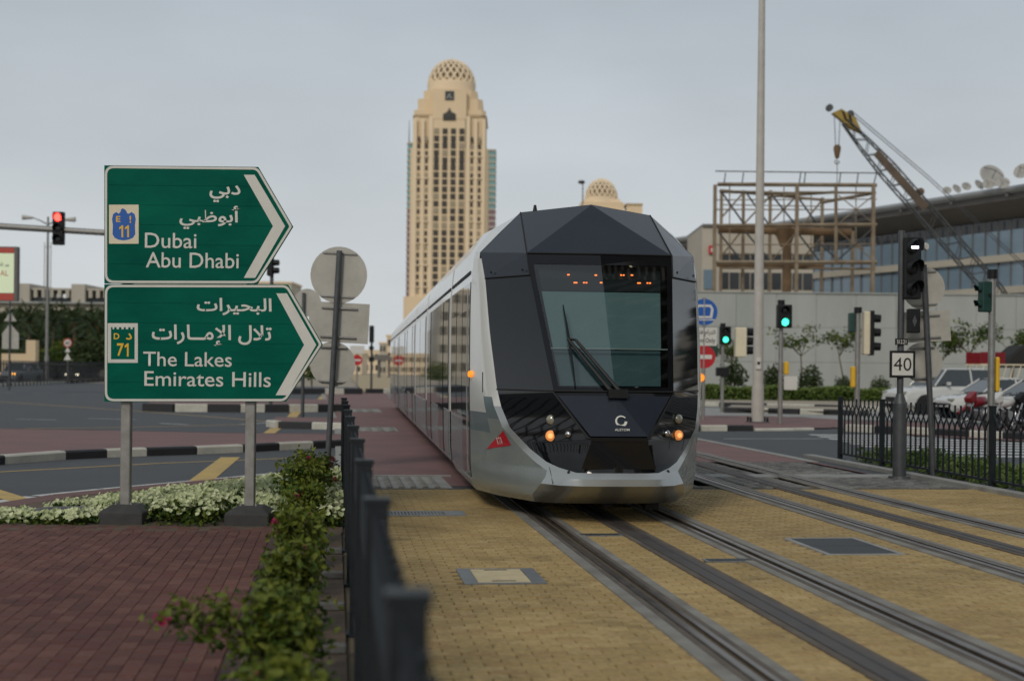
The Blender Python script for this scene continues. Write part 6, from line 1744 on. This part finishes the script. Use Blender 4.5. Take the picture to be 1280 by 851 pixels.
# rusty steel frame on the wall's far side
FD = 113.0
o = P(893, 470, FD); o.z = 0
fr_ = thing('steel_frame', 'rusty open steel frame with cross braces standing behind the wall', 'scaffold', o)
def fpt(px, py, d=FD): p = P(px, py, d); return p - o
front = [895, 997.5, 1046, 1094]; back = [902, 930, 963, 1029]
for px in (894, 996.5, 1092):
    mb = MB(); a = fpt(px, 231); mb.box((a.x, 0, a.z / 2), (.27, .27, a.z)); mb.build('post', M['rust'], fr_)
mb = MB(); a = fpt(1045, 232); b2 = fpt(1045, 330); mb.tube(a, b2, .14, n=6); mb.build('post', M['rust'], fr_)
for px in (902, 929.5, 963, 1028, 1066):
    top = 238 if px < 1000 else (247 if px < 1050 else 289); a = fpt(px, top, FD + 7); mb = MB(); mb.box((a.x, 7, a.z / 2), (.24, .24, a.z)); mb.build('rear_post', M['rust'], fr_)
for (x0, y0, x1, y1, d0, d1, w) in [(897, 230.5, 1096, 231.5, 0, 0, .16), (893, 282, 1096, 281, 0, 0, .15), (893, 328, 1096, 328, 0, 0, .17), (900, 239.5, 1000, 242, 0, 7, .13), (900, 238, 1030, 250, 7, 7, .12), (960, 246, 1046, 240, 7, 0, .12), (1028, 253, 1094, 241, 7, 0, .14), (998, 240.5, 1092, 241, 0, 0, .1), (902, 335, 1094, 336, 7, 0, .09), (895, 262, 1010, 262, 0, 0, .05)]:
    mb = MB(); mb.tube(fpt(x0, y0, FD + d0), fpt(x1, y1, FD + d1), w, n=4); mb.build('beam', M['rust'], fr_)
for (x0, y0, x1, y1, d) in [(902, 240, 930, 280, 0), (930, 240, 902, 272, 7), (932, 240, 962, 282, 0), (962, 246, 930, 280, 7), (964, 243, 997, 284, 0), (994, 247, 966, 276, 7), (1000, 250, 1020, 278, 0), (1026, 252, 1004, 280, 7), (898, 290, 926, 325, 0), (926, 290, 900, 322, 7), (932, 290, 962, 325, 0), (998, 292, 1024, 326, 0), (1090, 287, 1048, 324, 0), (1020, 300, 1044, 322, 0), (1028, 296, 1004, 322, 7), (1066, 302, 1080, 312, 7)]:
    mb = MB(); mb.tube(fpt(x0, y0, FD + d), fpt(x1, y1, FD + d), .075, n=4); mb.build('brace', M['crane'] if d == 0 else M['rust'], fr_)
for (x0, y0, x1, y1, d) in [(893, 250, 1096, 249, 0), (902, 256, 1030, 258, 7), (893, 306, 1096, 305, 0), (912, 231, 912, 330, 0), (946, 240, 946, 330, 7), (980, 232, 980, 283, 0), (1014, 241, 1014, 330, 7), (1070, 232, 1070, 330, 0), (1048, 244, 1090, 278, 0), (1090, 246, 1050, 278, 0), (1046, 287, 1090, 324, 0), (966, 290, 996, 324, 7), (996, 290, 966, 324, 0), (1000, 262, 1094, 262, 0), (902, 318, 1030, 318, 7)]:
    mb = MB(); mb.tube(fpt(x0, y0, FD + d), fpt(x1, y1, FD + d), .045, n=4); mb.build('thin_brace', M['rust'], fr_)
mb = MB(); mb.tube(fpt(898, 286.5, FD + 3), fpt(1064, 290.5, FD + 3), .32, n=8); mb.build('rusty_pipe', M['rust_red'], fr_)
mb = MB(); a = fpt(984, 284, FD + 3); mb.tube((a.x, 3, 0), (a.x, 3, a.z), .36, n=10); mb.build('rusty_column', M['rust_red'], fr_)
mb = MB(); mb.tube(fpt(896, 331, FD + 3), fpt(1030, 332, FD + 3), .2, n=6); mb.build('rusty_pipe', M['rust_red'], fr_)
a = fpt(983, 294, FD + 2.5); mb = MB(); mb.lathe([(.9, 1.0), (.75, .5), (.4, -.4)], 8, Matrix.Translation((a.x, 3, a.z - .5))); mb.build('joint_box', M['rust_red'], fr_)
for px in (906, 928.5, 1000, 1006, 1050, 1072, 1093):
    mb = MB(); mb.tube(fpt(px - 1, 231), fpt(px + (1 if px < 1090 else 3), 216), .05, n=5); mb.build('rail_post', M['crane'], fr_)
mb = MB(); mb.tube(fpt(894, 214), fpt(1102, 216.5), .05, n=5); mb.build('hand_rail', M['crane'], fr_)

# lattice crane
CD = 132.0
o = P(1300, 470, CD); o.z = 0
cr_ = thing('crane', 'lattice boom crane leaning left behind the wall with its hook hanging down', 'crane', o)
def cpt(px, py, d=CD): return P(px, py, d) - o
tip, foot_ = cpt(1056, 152), cpt(1268, 392)
ax = (foot_ - tip).normalized(); sd = Vector((ax.z, 0, -ax.x)); dp = Vector((0, 1, 0))
L_ = (foot_ - tip).length; N = 26
def boom(u, s, d):
    w = 1.05 * min(1, .38 + u * 3.0) * (1 if u < .9 else 1 - (u - .9) * 5); return tip + ax * L_ * u + sd * s * w * .5 * 1.4 + dp * d * w * .5
for s in (-1, 1):
    for d in (-1, 1):
        mb = MB(); mb.path([boom(k / 8, s, d) for k in range(9)], .085, 5); mb.build('chord', M['crane'], cr_)
lc = MB()
for k in range(N):
    u0, u1 = k / N, (k + 1) / N
    sgn = 1 if k % 2 else -1
    for d in (-1, 1): lc.tube(boom(u0, -sgn, d), boom(u1, sgn, d), .04, n=4)
    for s in (-1, 1): lc.tube(boom(u0, s, -sgn), boom(u1, s, sgn), .035, n=4)
tag(lc.build('lacing', M['crane'], cr_), kind='stuff')
mb = MB(); pts = [boom(.17, -.75, -1.15), boom(.17, .3, -1.15), boom(.46, .3, -1.15), boom(.46, -.75, -1.15)]; mb.prism(pts, (0, .15, 0)); mb.build('walk_board', M['crane_board'], cr_)
hd = MB(); hd.prism([cpt(1041, 141), cpt(1052, 136), cpt(1070, 148), cpt(1078, 166), cpt(1064, 160), cpt(1050, 148)], (0, .8, 0)); hdo = hd.build('boom_head', M['crane_yellow'], cr_)
for x0, y0, x1, y1 in ((1052, 138, 1056, 150), (1060, 142, 1064, 157)):
    mb = MB(); mb.prism([cpt(x0, y0) - dp * .02, cpt(x0 + 3.4, y0 + 2.4) - dp * .02, cpt(x1 + 3.4, y1 + 2.4) - dp * .02, cpt(x1, y1) - dp * .02], (0, -.04, 0)); mb.build('black_stripe', M['black'], hdo)
mb = MB(); mb.disc(cpt(1038, 134) + dp * .4, .32, .5, 'Y', 14); mb.build('sheave', M['crane'], cr_)
mb = MB(); mb.disc(cpt(1064, 142) + dp * .4, .34, .5, 'Y', 14); mb.build('sheave', M['crane'], cr_)
for a, b2 in (((1043, 146), (1044.5, 182)), ((1050, 150), (1048.5, 182)), ((1046.5, 200), (1046.5, 235))):
    mb = MB(); mb.tube(cpt(*a), cpt(*b2), .035, n=4); mb.build('rope', M['crane'], cr_)
mb = MB(); a = cpt(1046.5, 189); mb.lathe([(.03, -.75), (.2, -.6), (.36, .2), (.30, .5), (.08, .6)], 10, Matrix.Translation(a)); hk = mb.build('hook_block', M['rust_red'], cr_, smooth=40)
mb = MB(); mb.path([a + Vector((math.cos(R(x)) * .2, 0, math.sin(R(x)) * .2 - 1.0)) for x in range(120, 420, 30)], .05, 5); mb.build('hook', M['crane'], hk)
for dx, dy in ((0, 0), (2.5, -2.0)):
    mb = MB(); mb.path([cpt(1066 + dx, 144 + dy), cpt(1158 + dx, 222 + dy), cpt(1300 + dx, 352 + dy)], .04, 4); mb.build('pendant_cable', M['crane'], cr_)
mb = MB(); mb.disc(cpt(1150, 240), .35, .6, 'Y', 12); mb.build('cable_drum', M['rust_red'], cr_)
mb = MB(); mb.bbox((-3.6, -1.6, 1.1), (2.6, 1.6, 3.4)); bevel(mb.build('upper_works', M['crane_yellow'], cr_), .1)
for s in (-1, 1):
    mb = MB(); mb.prism([(-4, s * 1.7 - .4, .05), (3, s * 1.7 - .4, .05), (3.5, s * 1.7 - .4, .5), (3, s * 1.7 - .4, 1.0), (-4, s * 1.7 - .4, 1.0), (-4.5, s * 1.7 - .4, .5)], (0, .8, 0)); mb.build('crawler_track', M['under'], cr_)
mb = MB(); mb.bbox((-3.4, -1.2, .5), (2.6, 1.2, 1.15)); mb.build('undercarriage', M['under'], cr_)

# long glass office building with a curved metal roof edge
OA, OB = Vector((22.0, 222.0, 0)), Vector((64.0, 130.0, 0)); od = OB - OA; OL = od.length
off = thing('office_building', 'long blue glass office building under a sweeping dark roof edge', 'building', OA, math.atan2(od.y, od.x))
OH = 21.0
inn = 1   # local +Y points away from the viewer side
mb = MB(); mb.bbox((0, .5, 0), (OL, 25, OH - 2.6)); mb.build('core', M['office_dark'], off)
for j in range(5):
    z0 = 1.2 + j * 3.45
    mb = MB(); mb.bbox((0, -.25, z0 - 1.2), (OL, .498, z0 - .42)); mb.build('spandrel', M['office_beige'], off)
    npane = 52; pw = OL / npane
    pme = MB(); pme.bbox((.02, 0, 0), (pw - .02, .1, 2.62)); pm_ = pme.mesh('pane', M['blue_glass'])
    for i in range(npane):
        q = link('pane', pm_, off, (i * pw, .12 + .03 * ((i * 7 + j * 3) % 3), z0 - .40))
mul = MB(); mul.bbox((-.035, -.02, 0), (.035, .12, OH - 2.7)); mme = mul.mesh('mullion', M['fascia'])
for i in range(0, 53): link('mullion', mme, off, (i * OL / 52, 0, 0))
mb = MB(); mb.prism([(-1, .5, OH - 2.5), (-1, -2.2, OH - .9), (-1, -2.2, OH - .2), (-1, 0, OH + .3), (-1, 22, OH + 1.5), (-1, 22, OH - 2.5)], (OL + 2, 0, 0)); mb.build('roof_soffit', M['fascia'], off)
mb = MB(); mb.tube((-1.2, -2.7, OH + .1), (OL + 1.2, -2.7, OH + .1), .34, n=8); mb.build('roof_edge_pipe', M['roof_metal'], off)
for i in range(12):
    mb = MB(); mb.bbox((i * OL / 12 + 2, -2.75, OH - .6), (i * OL / 12 + 2.3, -2.4, OH - .1)); mb.build('roof_bracket', M['fascia'], off)
# lower beige wing with dark window strips in front of it
wo = P(884, 470, 165); wo.z = 0
wg = thing('office_wing', 'beige office wing with dark window strips seen through the steel frame', 'building', wo)
kx = 165 / FPX
wz = lambda py: P(950, py, 165).z
mb = MB(); mb.bbox((-8 * kx, 0, 0), (131 * kx, 14, wz(284))); mb.build('wing_wall', M['office_beige'], wg)
for y0, y1, x0, x1 in ((362, 341, 13, 131), (330, 317, 13, 131)):
    n = 9
    for i in range(n):
        xa, xb = x0 + (x1 - x0) * i / n, x0 + (x1 - x0) * (i + 1) / n
        mb = MB(); mb.bbox((xa * kx + .06, -.08, wz(y0)), (xb * kx - .06, .05, wz(y1))); mb.build('window', M['office_dark'], wg)
mb = MB(); mb.bbox((-8 * kx, -.3, wz(284)), (132 * kx, 14.2, wz(281))); mb.build('parapet', M['fascia'], wg)
mb = MB(); mb.bbox((-6 * kx, -.2, wz(362)), (-1 * kx + .9, -.05, wz(338))); mb.build('window', M['blue_glass'], wg)
mb = MB(); mb.bbox((0, -.35, wz(318)), (8 * kx, -.1, wz(308))); lg = mb.build('red_logo_panel', M['red_badge'], wg)
mb = MB(); mb.bbox((2.6 * kx, -.37, wz(316)), (4.6 * kx, -.351, wz(311))); mb.build('logo_mark', M['sign_white'], lg)
# satellite dishes on the roof
def dish(px, py, r_, d, tilt, label):
    c = P(px, py, d); base = OH + 1.0
    r_ *= .82
    t = thing('satellite_dish', label, 'dish', (c.x, c.y, base), 0, 'satellite dishes on the office roof')
    hgt = c.z - base
    mb = MB(); mb.tube((0, .2, 0), (0, .2, hgt), .14, n=8); mb.build('mast', M['pole_pale'], t)
    q = Matrix.Translation((0, 0, hgt)) @ Matrix.Rotation(R(tilt), 4, 'Z') @ Matrix.Rotation(R(62), 4, 'X')
    mb = MB(); mb.lathe([(.02, -.22 * r_), (r_ * .4, -.18 * r_), (r_ * .75, -.07 * r_), (r_, .05 * r_), (r_ * .98, .06 * r_), (r_ * .74, -.04 * r_), (r_ * .4, -.15 * r_), (.02, -.19 * r_)], 24, q, False); mb.build('reflector', M['dish'], t, smooth=50)
    mb = MB()
    for k in range(3):
        a = 6.283 * k / 3; mb.tube(q @ Vector((r_ * .9 * math.cos(a), r_ * .9 * math.sin(a), .03)), q @ Vector((0, 0, r_ * .7)), .03 * r_, n=4)
    mb.build('feed_struts', M['crane'], t)
for a in ((1240, 220, 1.7, 152, 10, 'largest white satellite dish on the office roof'), (1278, 214, 1.1, 146, -40, 'white satellite dish cut by the right edge of the view'), (1224, 231, .75, 154, 30, 'small dish just left of the largest dish'), (1236, 230, .8, 151, -15, 'small dish right under the largest dish'), (1254, 229, .85, 150, -20, 'small dish just right of the largest dish'), (1196, 236, .7, 158, 25, 'medium dish near the left end of the dish row'), (1184, 238, .6, 160, -10, 'leftmost small dish close to the crane boom'), (1208, 233, .65, 156, 0, 'dish in the middle of the row left of the largest')):
    dish(*a)

# the tower with the lattice dome, and its twin behind the tram
def tower(px, ptop, D, label, s_name, wins=True):
    b = P(px, 470, D); b.z = 0; kx = D / FPX
    t = thing('domed_tower', label, 'tower', b)
    zz = lambda py: EYE + (HOR - py) * kx
    W = 97 * kx
    def oct_(w, dpt, c):
        return [(-w / 2 + c, 0), (w / 2 - c, 0), (w / 2, c), (w / 2, dpt - c), (w / 2 - c, dpt), (-w / 2 + c, dpt), (-w / 2, dpt - c), (-w / 2, c)]
    def block(name, w, dpt, z0, z1, m='tower', c=2.0, y=0.0):
        mb = MB(); mb.prism([(p[0], p[1] + y, z0) for p in oct_(w, dpt, c)], (0, 0, z1 - z0)); return mb.build(name, M[m], t)
    block('podium', W * 1.14, W * 1.1, 0, zz(372), y=-1.5)
    block('shaft', W, W, zz(372), zz(186), c=W * .04)
    block('upper_shaft', W * .93, W * .93, zz(186), zz(138), c=W * .05, y=W * .035)
    block('cornice', W * .96, W * .96, zz(147), zz(144), 'tower_dark', W * .08, y=W * .02)
    block('crown_step', W * .84, W * .84, zz(138), zz(123), c=W * .06, y=W * .08)
    block('drum', W * .70, W * .70, zz(123), zz(111), c=W * .08, y=W * .15)
    # pilasters and centre bay
    for px_, w_, top in ((-43, 5, 150), (-33, 4, 150), (-23, 5, 146), (23.5, 5, 146), (33, 4, 150), (43, 4, 150), (-10, 3, 150), (10.5, 3, 150), (0, 2.2, 152)):
        mb = MB(); mb.bbox(((px_ - w_ / 2) * kx, -.55, zz(372)), ((px_ + w_ / 2) * kx, .3, zz(top))); mb.build('pilaster', M['tower_pale'], t)
    mb = MB(); mb.bbox((-21 * kx, -.9, zz(150)), (21 * kx, 3.4, zz(112.5))); mb.build('centre_bay', M['tower'], t)
    mb = MB(); mb.bbox((-20 * kx, -.7, zz(372)), (20 * kx, .02, zz(150))); mb.build('bay_wall', M['tower'], t)
    # windows: one mesh per kind, one object each
    fl = 9.05 * kx
    def wmesh(w, h, arch=False, mm='win_dark'):
        mb = MB(); pts = [(-w / 2, 0, 0), (w / 2, 0, 0), (w / 2, 0, h)] + ([(w * .36, 0, h + w * .3), (0, 0, h + w * .55), (-w * .36, 0, h + w * .3)] if arch else []) + [(-w / 2, 0, h)]
        mb.prism(pts, (0, .3, 0)); return mb.mesh('window', M[mm])
    wide, slim, arch = wmesh(6.2 * kx, 6.9 * kx), wmesh(3.1 * kx, 5.8 * kx), wmesh(6.2 * kx, 6.9 * kx, True)
    wide_l, slim_l = wmesh(6.2 * kx, 6.9 * kx, False, 'win_light'), wmesh(3.1 * kx, 5.8 * kx, False, 'win_light')
    sill = MB(); sill.bbox((-3.2 * kx, -.9, -.35), (3.2 * kx, .2, .15)); sme = sill.mesh('sill', M['tower_pale'])
    cols_ = [(-38, 'slim', -.62), (-28.2, 'slim', -.62), (-15.8, 'wide', -.95), (-5.2, 'wide', -.95), (5.2, 'wide', -.95), (15.8, 'wide', -.95), (28.5, 'slim', -.62), (38, 'slim', -.62)]
    y = 368.0; rows = 0
    while y > 160:
        for cx, kd, yy in cols_:
            if kd == 'slim' and y < 172: continue
            m_ = wide if kd == 'wide' else slim
            yo = yy if kd == 'wide' else -.02
            if kd == 'wide': yo = -.74
            if kd == 'wide' and any(abs(y - q) < 4 for q in ((204, 214) if abs(cx) > 10 else (190, 215))): m_ = arch
            if random.random() < .22: m_ = {id(wide): wide_l, id(slim): slim_l}.get(id(m_), m_)
            w_ = link('window', m_, t, (cx * kx, yo - .28, zz(y)))
            if kd == 'slim' and rows % 3 == 1: link('sill', sme, t, (cx * kx, -.1, zz(y) - .2))
        y -= 9.05; rows += 1
    for cx, yb, yt in ((0, 152, 137),):
        mb = MB(); pts = [(-8, yb), (8, yb), (8, yb - 8), (5, yb - 9.5), (2.8, yb - 10.5), (0, yb - 16), (-2.8, yb - 10.5), (-5, yb - 9.5), (-8, yb - 8)]
        mb.prism([(p[0] * kx, -1.15, zz(p[1])) for p in pts], (0, .25, 0)); mb.build('star_window', M['win_dark'], t)
    mb = MB(); mb.bbox((-5.6 * kx, -1.15, zz(127)), (5.6 * kx, -.9, zz(115.5))); e_ = mb.build('emblem_panel', M['office_dark'], t)
    mb = MB(); mb.path([(-2.6 * kx, -1.25, zz(125)), (-1 * kx, -1.25, zz(120)), (1.2 * kx, -1.25, zz(118)), (0, -1.25, zz(121.5)), (2.8 * kx, -1.25, zz(125))], .28, 4); mb.build('emblem', M['dish'], e_)
    # dome
    cy_ = W * .5; fk = (D + cy_) / D; R_ = 28.5 * kx * fk; zc = EYE + (zz(111) - EYE) * fk; hz = (111 - ptop) * kx * fk
    mb = MB(); mb.lathe([(R_ * 1.03, -4.5), (R_ * 1.06, .5), (R_ * 1.06, 1.6), (R_, 1.9)], 32, Matrix.Translation((0, cy_, zc))); mb.build('dome_ring', M['tower_pale'], t)
    mb = MB(); pr_ = [(R_ * .93 * math.cos(R(a)), hz * .93 * math.sin(R(a)) + 1) for a in range(0, 91, 10)]; pr_[-1] = (.01, pr_[-1][1]); mb.lathe(pr_, 28, Matrix.Translation((0, cy_, zc))); mb.build('dome_shell', M['lattice_in'], t, smooth=60)
    for sg in (-1, 1):
        for k in range(20):
            pts = []
            for q in range(11):
                el = R(88 * q / 10); an = 6.2832 * k / 20 + sg * 1.05 * q / 10
                pts.append((R_ * math.cos(el) * math.cos(an), cy_ + R_ * math.cos(el) * math.sin(an), zc + 1.2 + hz * math.sin(el) - 1.0 * (q / 10)))
            mb = MB(); mb.path(pts, [.62 - .03 * q for q in range(11)], 4); mb.build('lattice_rib', M['tower_pale'], t)
    mb = MB(); mb.lathe([(.8, 0), (.5, .8), (.1, 1.8)], 8, Matrix.Translation((0, cy_, zc + hz - .2))); mb.build('finial', M['tower_pale'], t)
    return t, kx, zz
tower(558.5, 77.5, 650.0, 'tall beige tower with a lattice dome rising left of the tram', 'a')
# twin: only its dome and shoulder show over the tram
D_ = 917.0; b = P(751, 470, D_); b.z = 0; kx = D_ / FPX
t = thing('domed_tower', 'twin beige tower whose lattice dome shows above the tram roof', 'tower', b)
zz = lambda py: EYE + (HOR - py) * kx
def blk(name, x0, x1, y0, y1, z0, z1, m): mb = MB(); mb.bbox((x0, y0, z0), (x1, y1, z1)); return mb.build(name, M[m], t)
blk('shaft', -34 * kx, 34 * kx, 0, 60 * kx, 0, zz(262), 'tower'); blk('shoulder', -27 * kx, 27 * kx, 2, 54 * kx, zz(262), zz(251), 'tower'); blk('drum', -23 * kx, 23 * kx, 5, 50 * kx, zz(251), zz(246.5), 'tower_pale')
blk('side_turret', 30 * kx, 50 * kx, 1, 30 * kx, 0, zz(255), 'tower'); blk('turret_cornice', 29 * kx, 50.5 * kx, .5, 30.5 * kx, zz(255), zz(252.5), 'tower_dark')
R_, hz, zc, cy_ = 19.8 * kx, 23.8 * kx, zz(246.5) * 1.014, 27 * kx
mb = MB(); mb.lathe([(R_ * 1.02, zc - 4), (R_ * 1.02, zc + .5)], 28, Matrix.Translation((0, cy_, 0))); mb.build('dome_ring', M['tower_pale'], t)
mb = MB(); pr_ = [(R_ * .93 * math.cos(R(a)), hz * .93 * math.sin(R(a))) for a in range(0, 91, 10)]; pr_[-1] = (.01, pr_[-1][1]); mb.lathe(pr_, 28, Matrix.Translation((0, cy_, zc))); mb.build('dome_shell', M['lattice_in'], t, smooth=60)
for sg in (-1, 1):
    for k in range(18):
        pts = []
        for q in range(9):
            el = R(88 * q / 8); an = 6.2832 * k / 18 + sg * 1.0 * q / 8
            pts.append((R_ * math.cos(el) * math.cos(an), cy_ + R_ * math.cos(el) * math.sin(an), zc + hz * math.sin(el)))
        mb = MB(); mb.path(pts, .62, 4); mb.build('lattice_rib', M['tower_pale'], t)
# glass tower directly behind the first
D_ = 780.0; b = P(562.5, 470, D_); b.z = 0; kx = D_ / FPX
t = thing('glass_tower', 'slim teal and mauve glass tower edge showing on both sides of the domed tower', 'tower', b)
zz = lambda py: EYE + (HOR - py) * kx
for s in (-1, 1):
    x0, x1 = (-56, -20) if s < 0 else (20, 54)
    ytop = 187 if s < 0 else 190
    y = 372.0; i = 0
    while y > ytop:
        mb = MB(); mb.bbox((x0 * kx, 0, zz(y)), (x1 * kx, 20, zz(y - 5.2))); mb.build('glass_band', M['teal_tower' if y < 262 else 'mauve_tower'], t)
        mb = MB(); mb.bbox(((x0 - .6) * kx, -.5, zz(y - 5.2)), ((x1 + .6) * kx, 20.5, zz(y - 7.4))); mb.build('floor_slab', M['office_beige'], t); y -= 7.4
mb = MB(); mb.bbox((-20 * kx, 1, 0), (20 * kx, 19, zz(190))); mb.build('core', M['office_beige'], t)
mb = MB(); mb.bbox((-56 * kx, -1, 0), (56 * kx, 22, zz(372) - .1)); mb.build('base_block', M['office_beige'], t)
mb = MB(); mb.tube((-55 * kx, 5, zz(187)), (-55 * kx, 5, zz(150)), .5, .15, 6); mb.build('mast', M['galv'], t)
# low buildings far down the line
def lowblock(px0, px1, py, D, m, label, nx, nz):
    a = P((px0 + px1) / 2, 470, D); a.z = 0; kx = D / FPX; w = (px1 - px0) * kx; h = EYE + (HOR - py) * kx + .3
    t = thing('low_building', label, 'building', a); mb = MB(); mb.bbox((-w / 2, 0, 0), (w / 2, 14, h)); mb.build('wall', M[m], t)
    mb = MB(); mb.bbox((-w / 2 - .2, -.2, h), (w / 2 + .2, 14.2, h + .4)); mb.build('parapet', M['tower_pale'], t)
    for i in range(nx):
        for j in range(nz):
            x = -w / 2 + w * (i + .5) / nx; z_ = h * (j + .55) / nz
            mb = MB(); mb.bbox((x - w / nx * .28, -.1, z_ - h / nz * .25), (x + w / nx * .28, .05, z_ + h / nz * .22)); mb.build('window', M['win_dark'], t)
lowblock(474, 482, 433, 330, 'office_beige', 'grey low building far off beside the dark signal pole', 2, 3)
lowblock(483, 502, 424, 300, 'tower', 'sand coloured low building far off beside the rear of the tram', 3, 3)
lowblock(455, 474, 442, 420, 'tower_pale', 'pale low building far off left of the dark signal pole', 3, 2)
lowblock(372, 452, 446, 360, 'tower_pale', 'long pale building far off behind the sign backs', 9, 2)
b = P(480, 470, 240); b.z = 0; kx = 240 / FPX
t = thing('footbridge', 'dark footbridge crossing the line far beyond the tram', 'bridge', b)
zz = lambda py: EYE + (HOR - py) * kx
mb = MB(); mb.bbox((-13 * kx, 0, zz(452)), (40 * kx, 4, zz(445))); mb.build('deck', M['fascia'], t)
for x in (-9, 4, 30): mb = MB(); mb.bbox((x * kx, 1, 0), ((x + 2.5) * kx, 3, zz(451.9))); mb.build('pier', M['fascia'], t)
# white-grey parapet fence beside the far footway
# long low building over the palms at left
b = P(75, 470, 205); b.z = 0; kx = 205 / FPX
t = thing('rooftop_building', 'long grey building with open top storey above the palms at left', 'building', b)
zz = lambda py: P(75, py, 205).z
mb = MB(); mb.bbox((-130 * kx, 0, 0), (110 * kx, 16, zz(379.5))); mb.build('lower_storeys', M['office_beige'], t)
mb = MB(); mb.bbox((-130 * kx, -.8, zz(379.5)), (110 * kx, 16.5, zz(377.5))); mb.build('floor_slab', M['wall_concrete'], t)
for x0, x1, yt in ((-54, -38, 355), (14, 31, 355), (80, 97, 355)):
    mb = MB(); mb.bbox((x0 * kx, -.4, zz(377.4)), (x1 * kx, 12, zz(yt))); mb.build('stair_block', M['office_beige'], t)
for x0, x1 in ((-37, 13), (32, 79), (-105, -55)):
    mb = MB(); mb.bbox((x0 * kx, 0, zz(366)), (x1 * kx, 12, zz(359.5))); mb.build('roof_beam', M['office_beige'], t) if False else None
    mb = MB(); mb.bbox((x0 * kx + .02, 0, zz(362.5)), (x1 * kx - .02, 12, zz(360))); mb.build('roof_beam', M['office_beige'], t)
    mb = MB(); mb.bbox((x0 * kx + .02, .4, zz(377.4)), (x1 * kx - .02, .9, zz(372))); mb.build('parapet', M['office_dark'], t)
    n = 5
    for i in range(n):
        x = x0 + (x1 - x0) * (i + .5) / n; mb = MB(); mb.bbox(((x - 2.2) * kx, 0, zz(371.9)), ((x + 2.2) * kx, 1, zz(362.6))); mb.build('pier', M['office_beige'], t)
for px, py0, py1, w in ((24, 455, 430, 20), (38, 455, 425, 10)):
    pass
b = P(36, 470, 136); b.z = 0; kx = 136 / FPX
t = thing('garden_wall', 'sand coloured garden gate wall between the palms at far left', 'wall', b)
zz = lambda py: P(36, py, 136).z
mb = MB(); mb.bbox((-4 * kx, 0, 0), (8 * kx, 1.0, zz(425))); mb.build('gate_pier', M['tower'], t)
mb = MB(); mb.bbox((-36 * kx, .3, 0), (-4.1 * kx, .7, zz(442))); mb.build('wall_run', M['tower'], t)

# high-rises outside the frame that the tram's glass mirrors
def high_rise(label, x, y, w, d, floors, rz, m='office_dark'):
    t = thing('high_rise', label, 'building', (x, y, 0), rz)
    mb = MB(); mb.bbox((-w / 2, -d / 2, 0), (w / 2, d / 2, floors * 3.5)); mb.build('glass_core', M[m], t)
    sm = MB(); sm.bbox((-w / 2 - .6, -d / 2 - .6, 0), (w / 2 + .6, d / 2 + .6, .7)); sme = sm.mesh('floor_slab', M['fascia'])
    for i in range(1, floors + 1): link('floor_slab', sme, t, (0, 0, i * 3.5))
    cm = MB(); cm.bbox((-.5, -.5, 0), (.5, .5, floors * 3.5)); cme = cm.mesh('corner_column', M['tower_dark'])
    for sx in (-1, 1):
        for sy in (-1, 1): link('corner_column', cme, t, (sx * (w / 2 + .2), sy * (d / 2 + .2), 0))
high_rise('dark high-rise mirrored in the right half of the tram windscreen', 54, -22, 30, 30, 52, R(25))
high_rise('dark high-rise mirrored in the left side of the black tram nose', -92, 92, 26, 26, 13, R(35))
lowblock(150, 363, 359, 300, 'office_beige', 'beige mid-rise hidden behind the green sign and mirrored in the tram side windows', 16, 5)
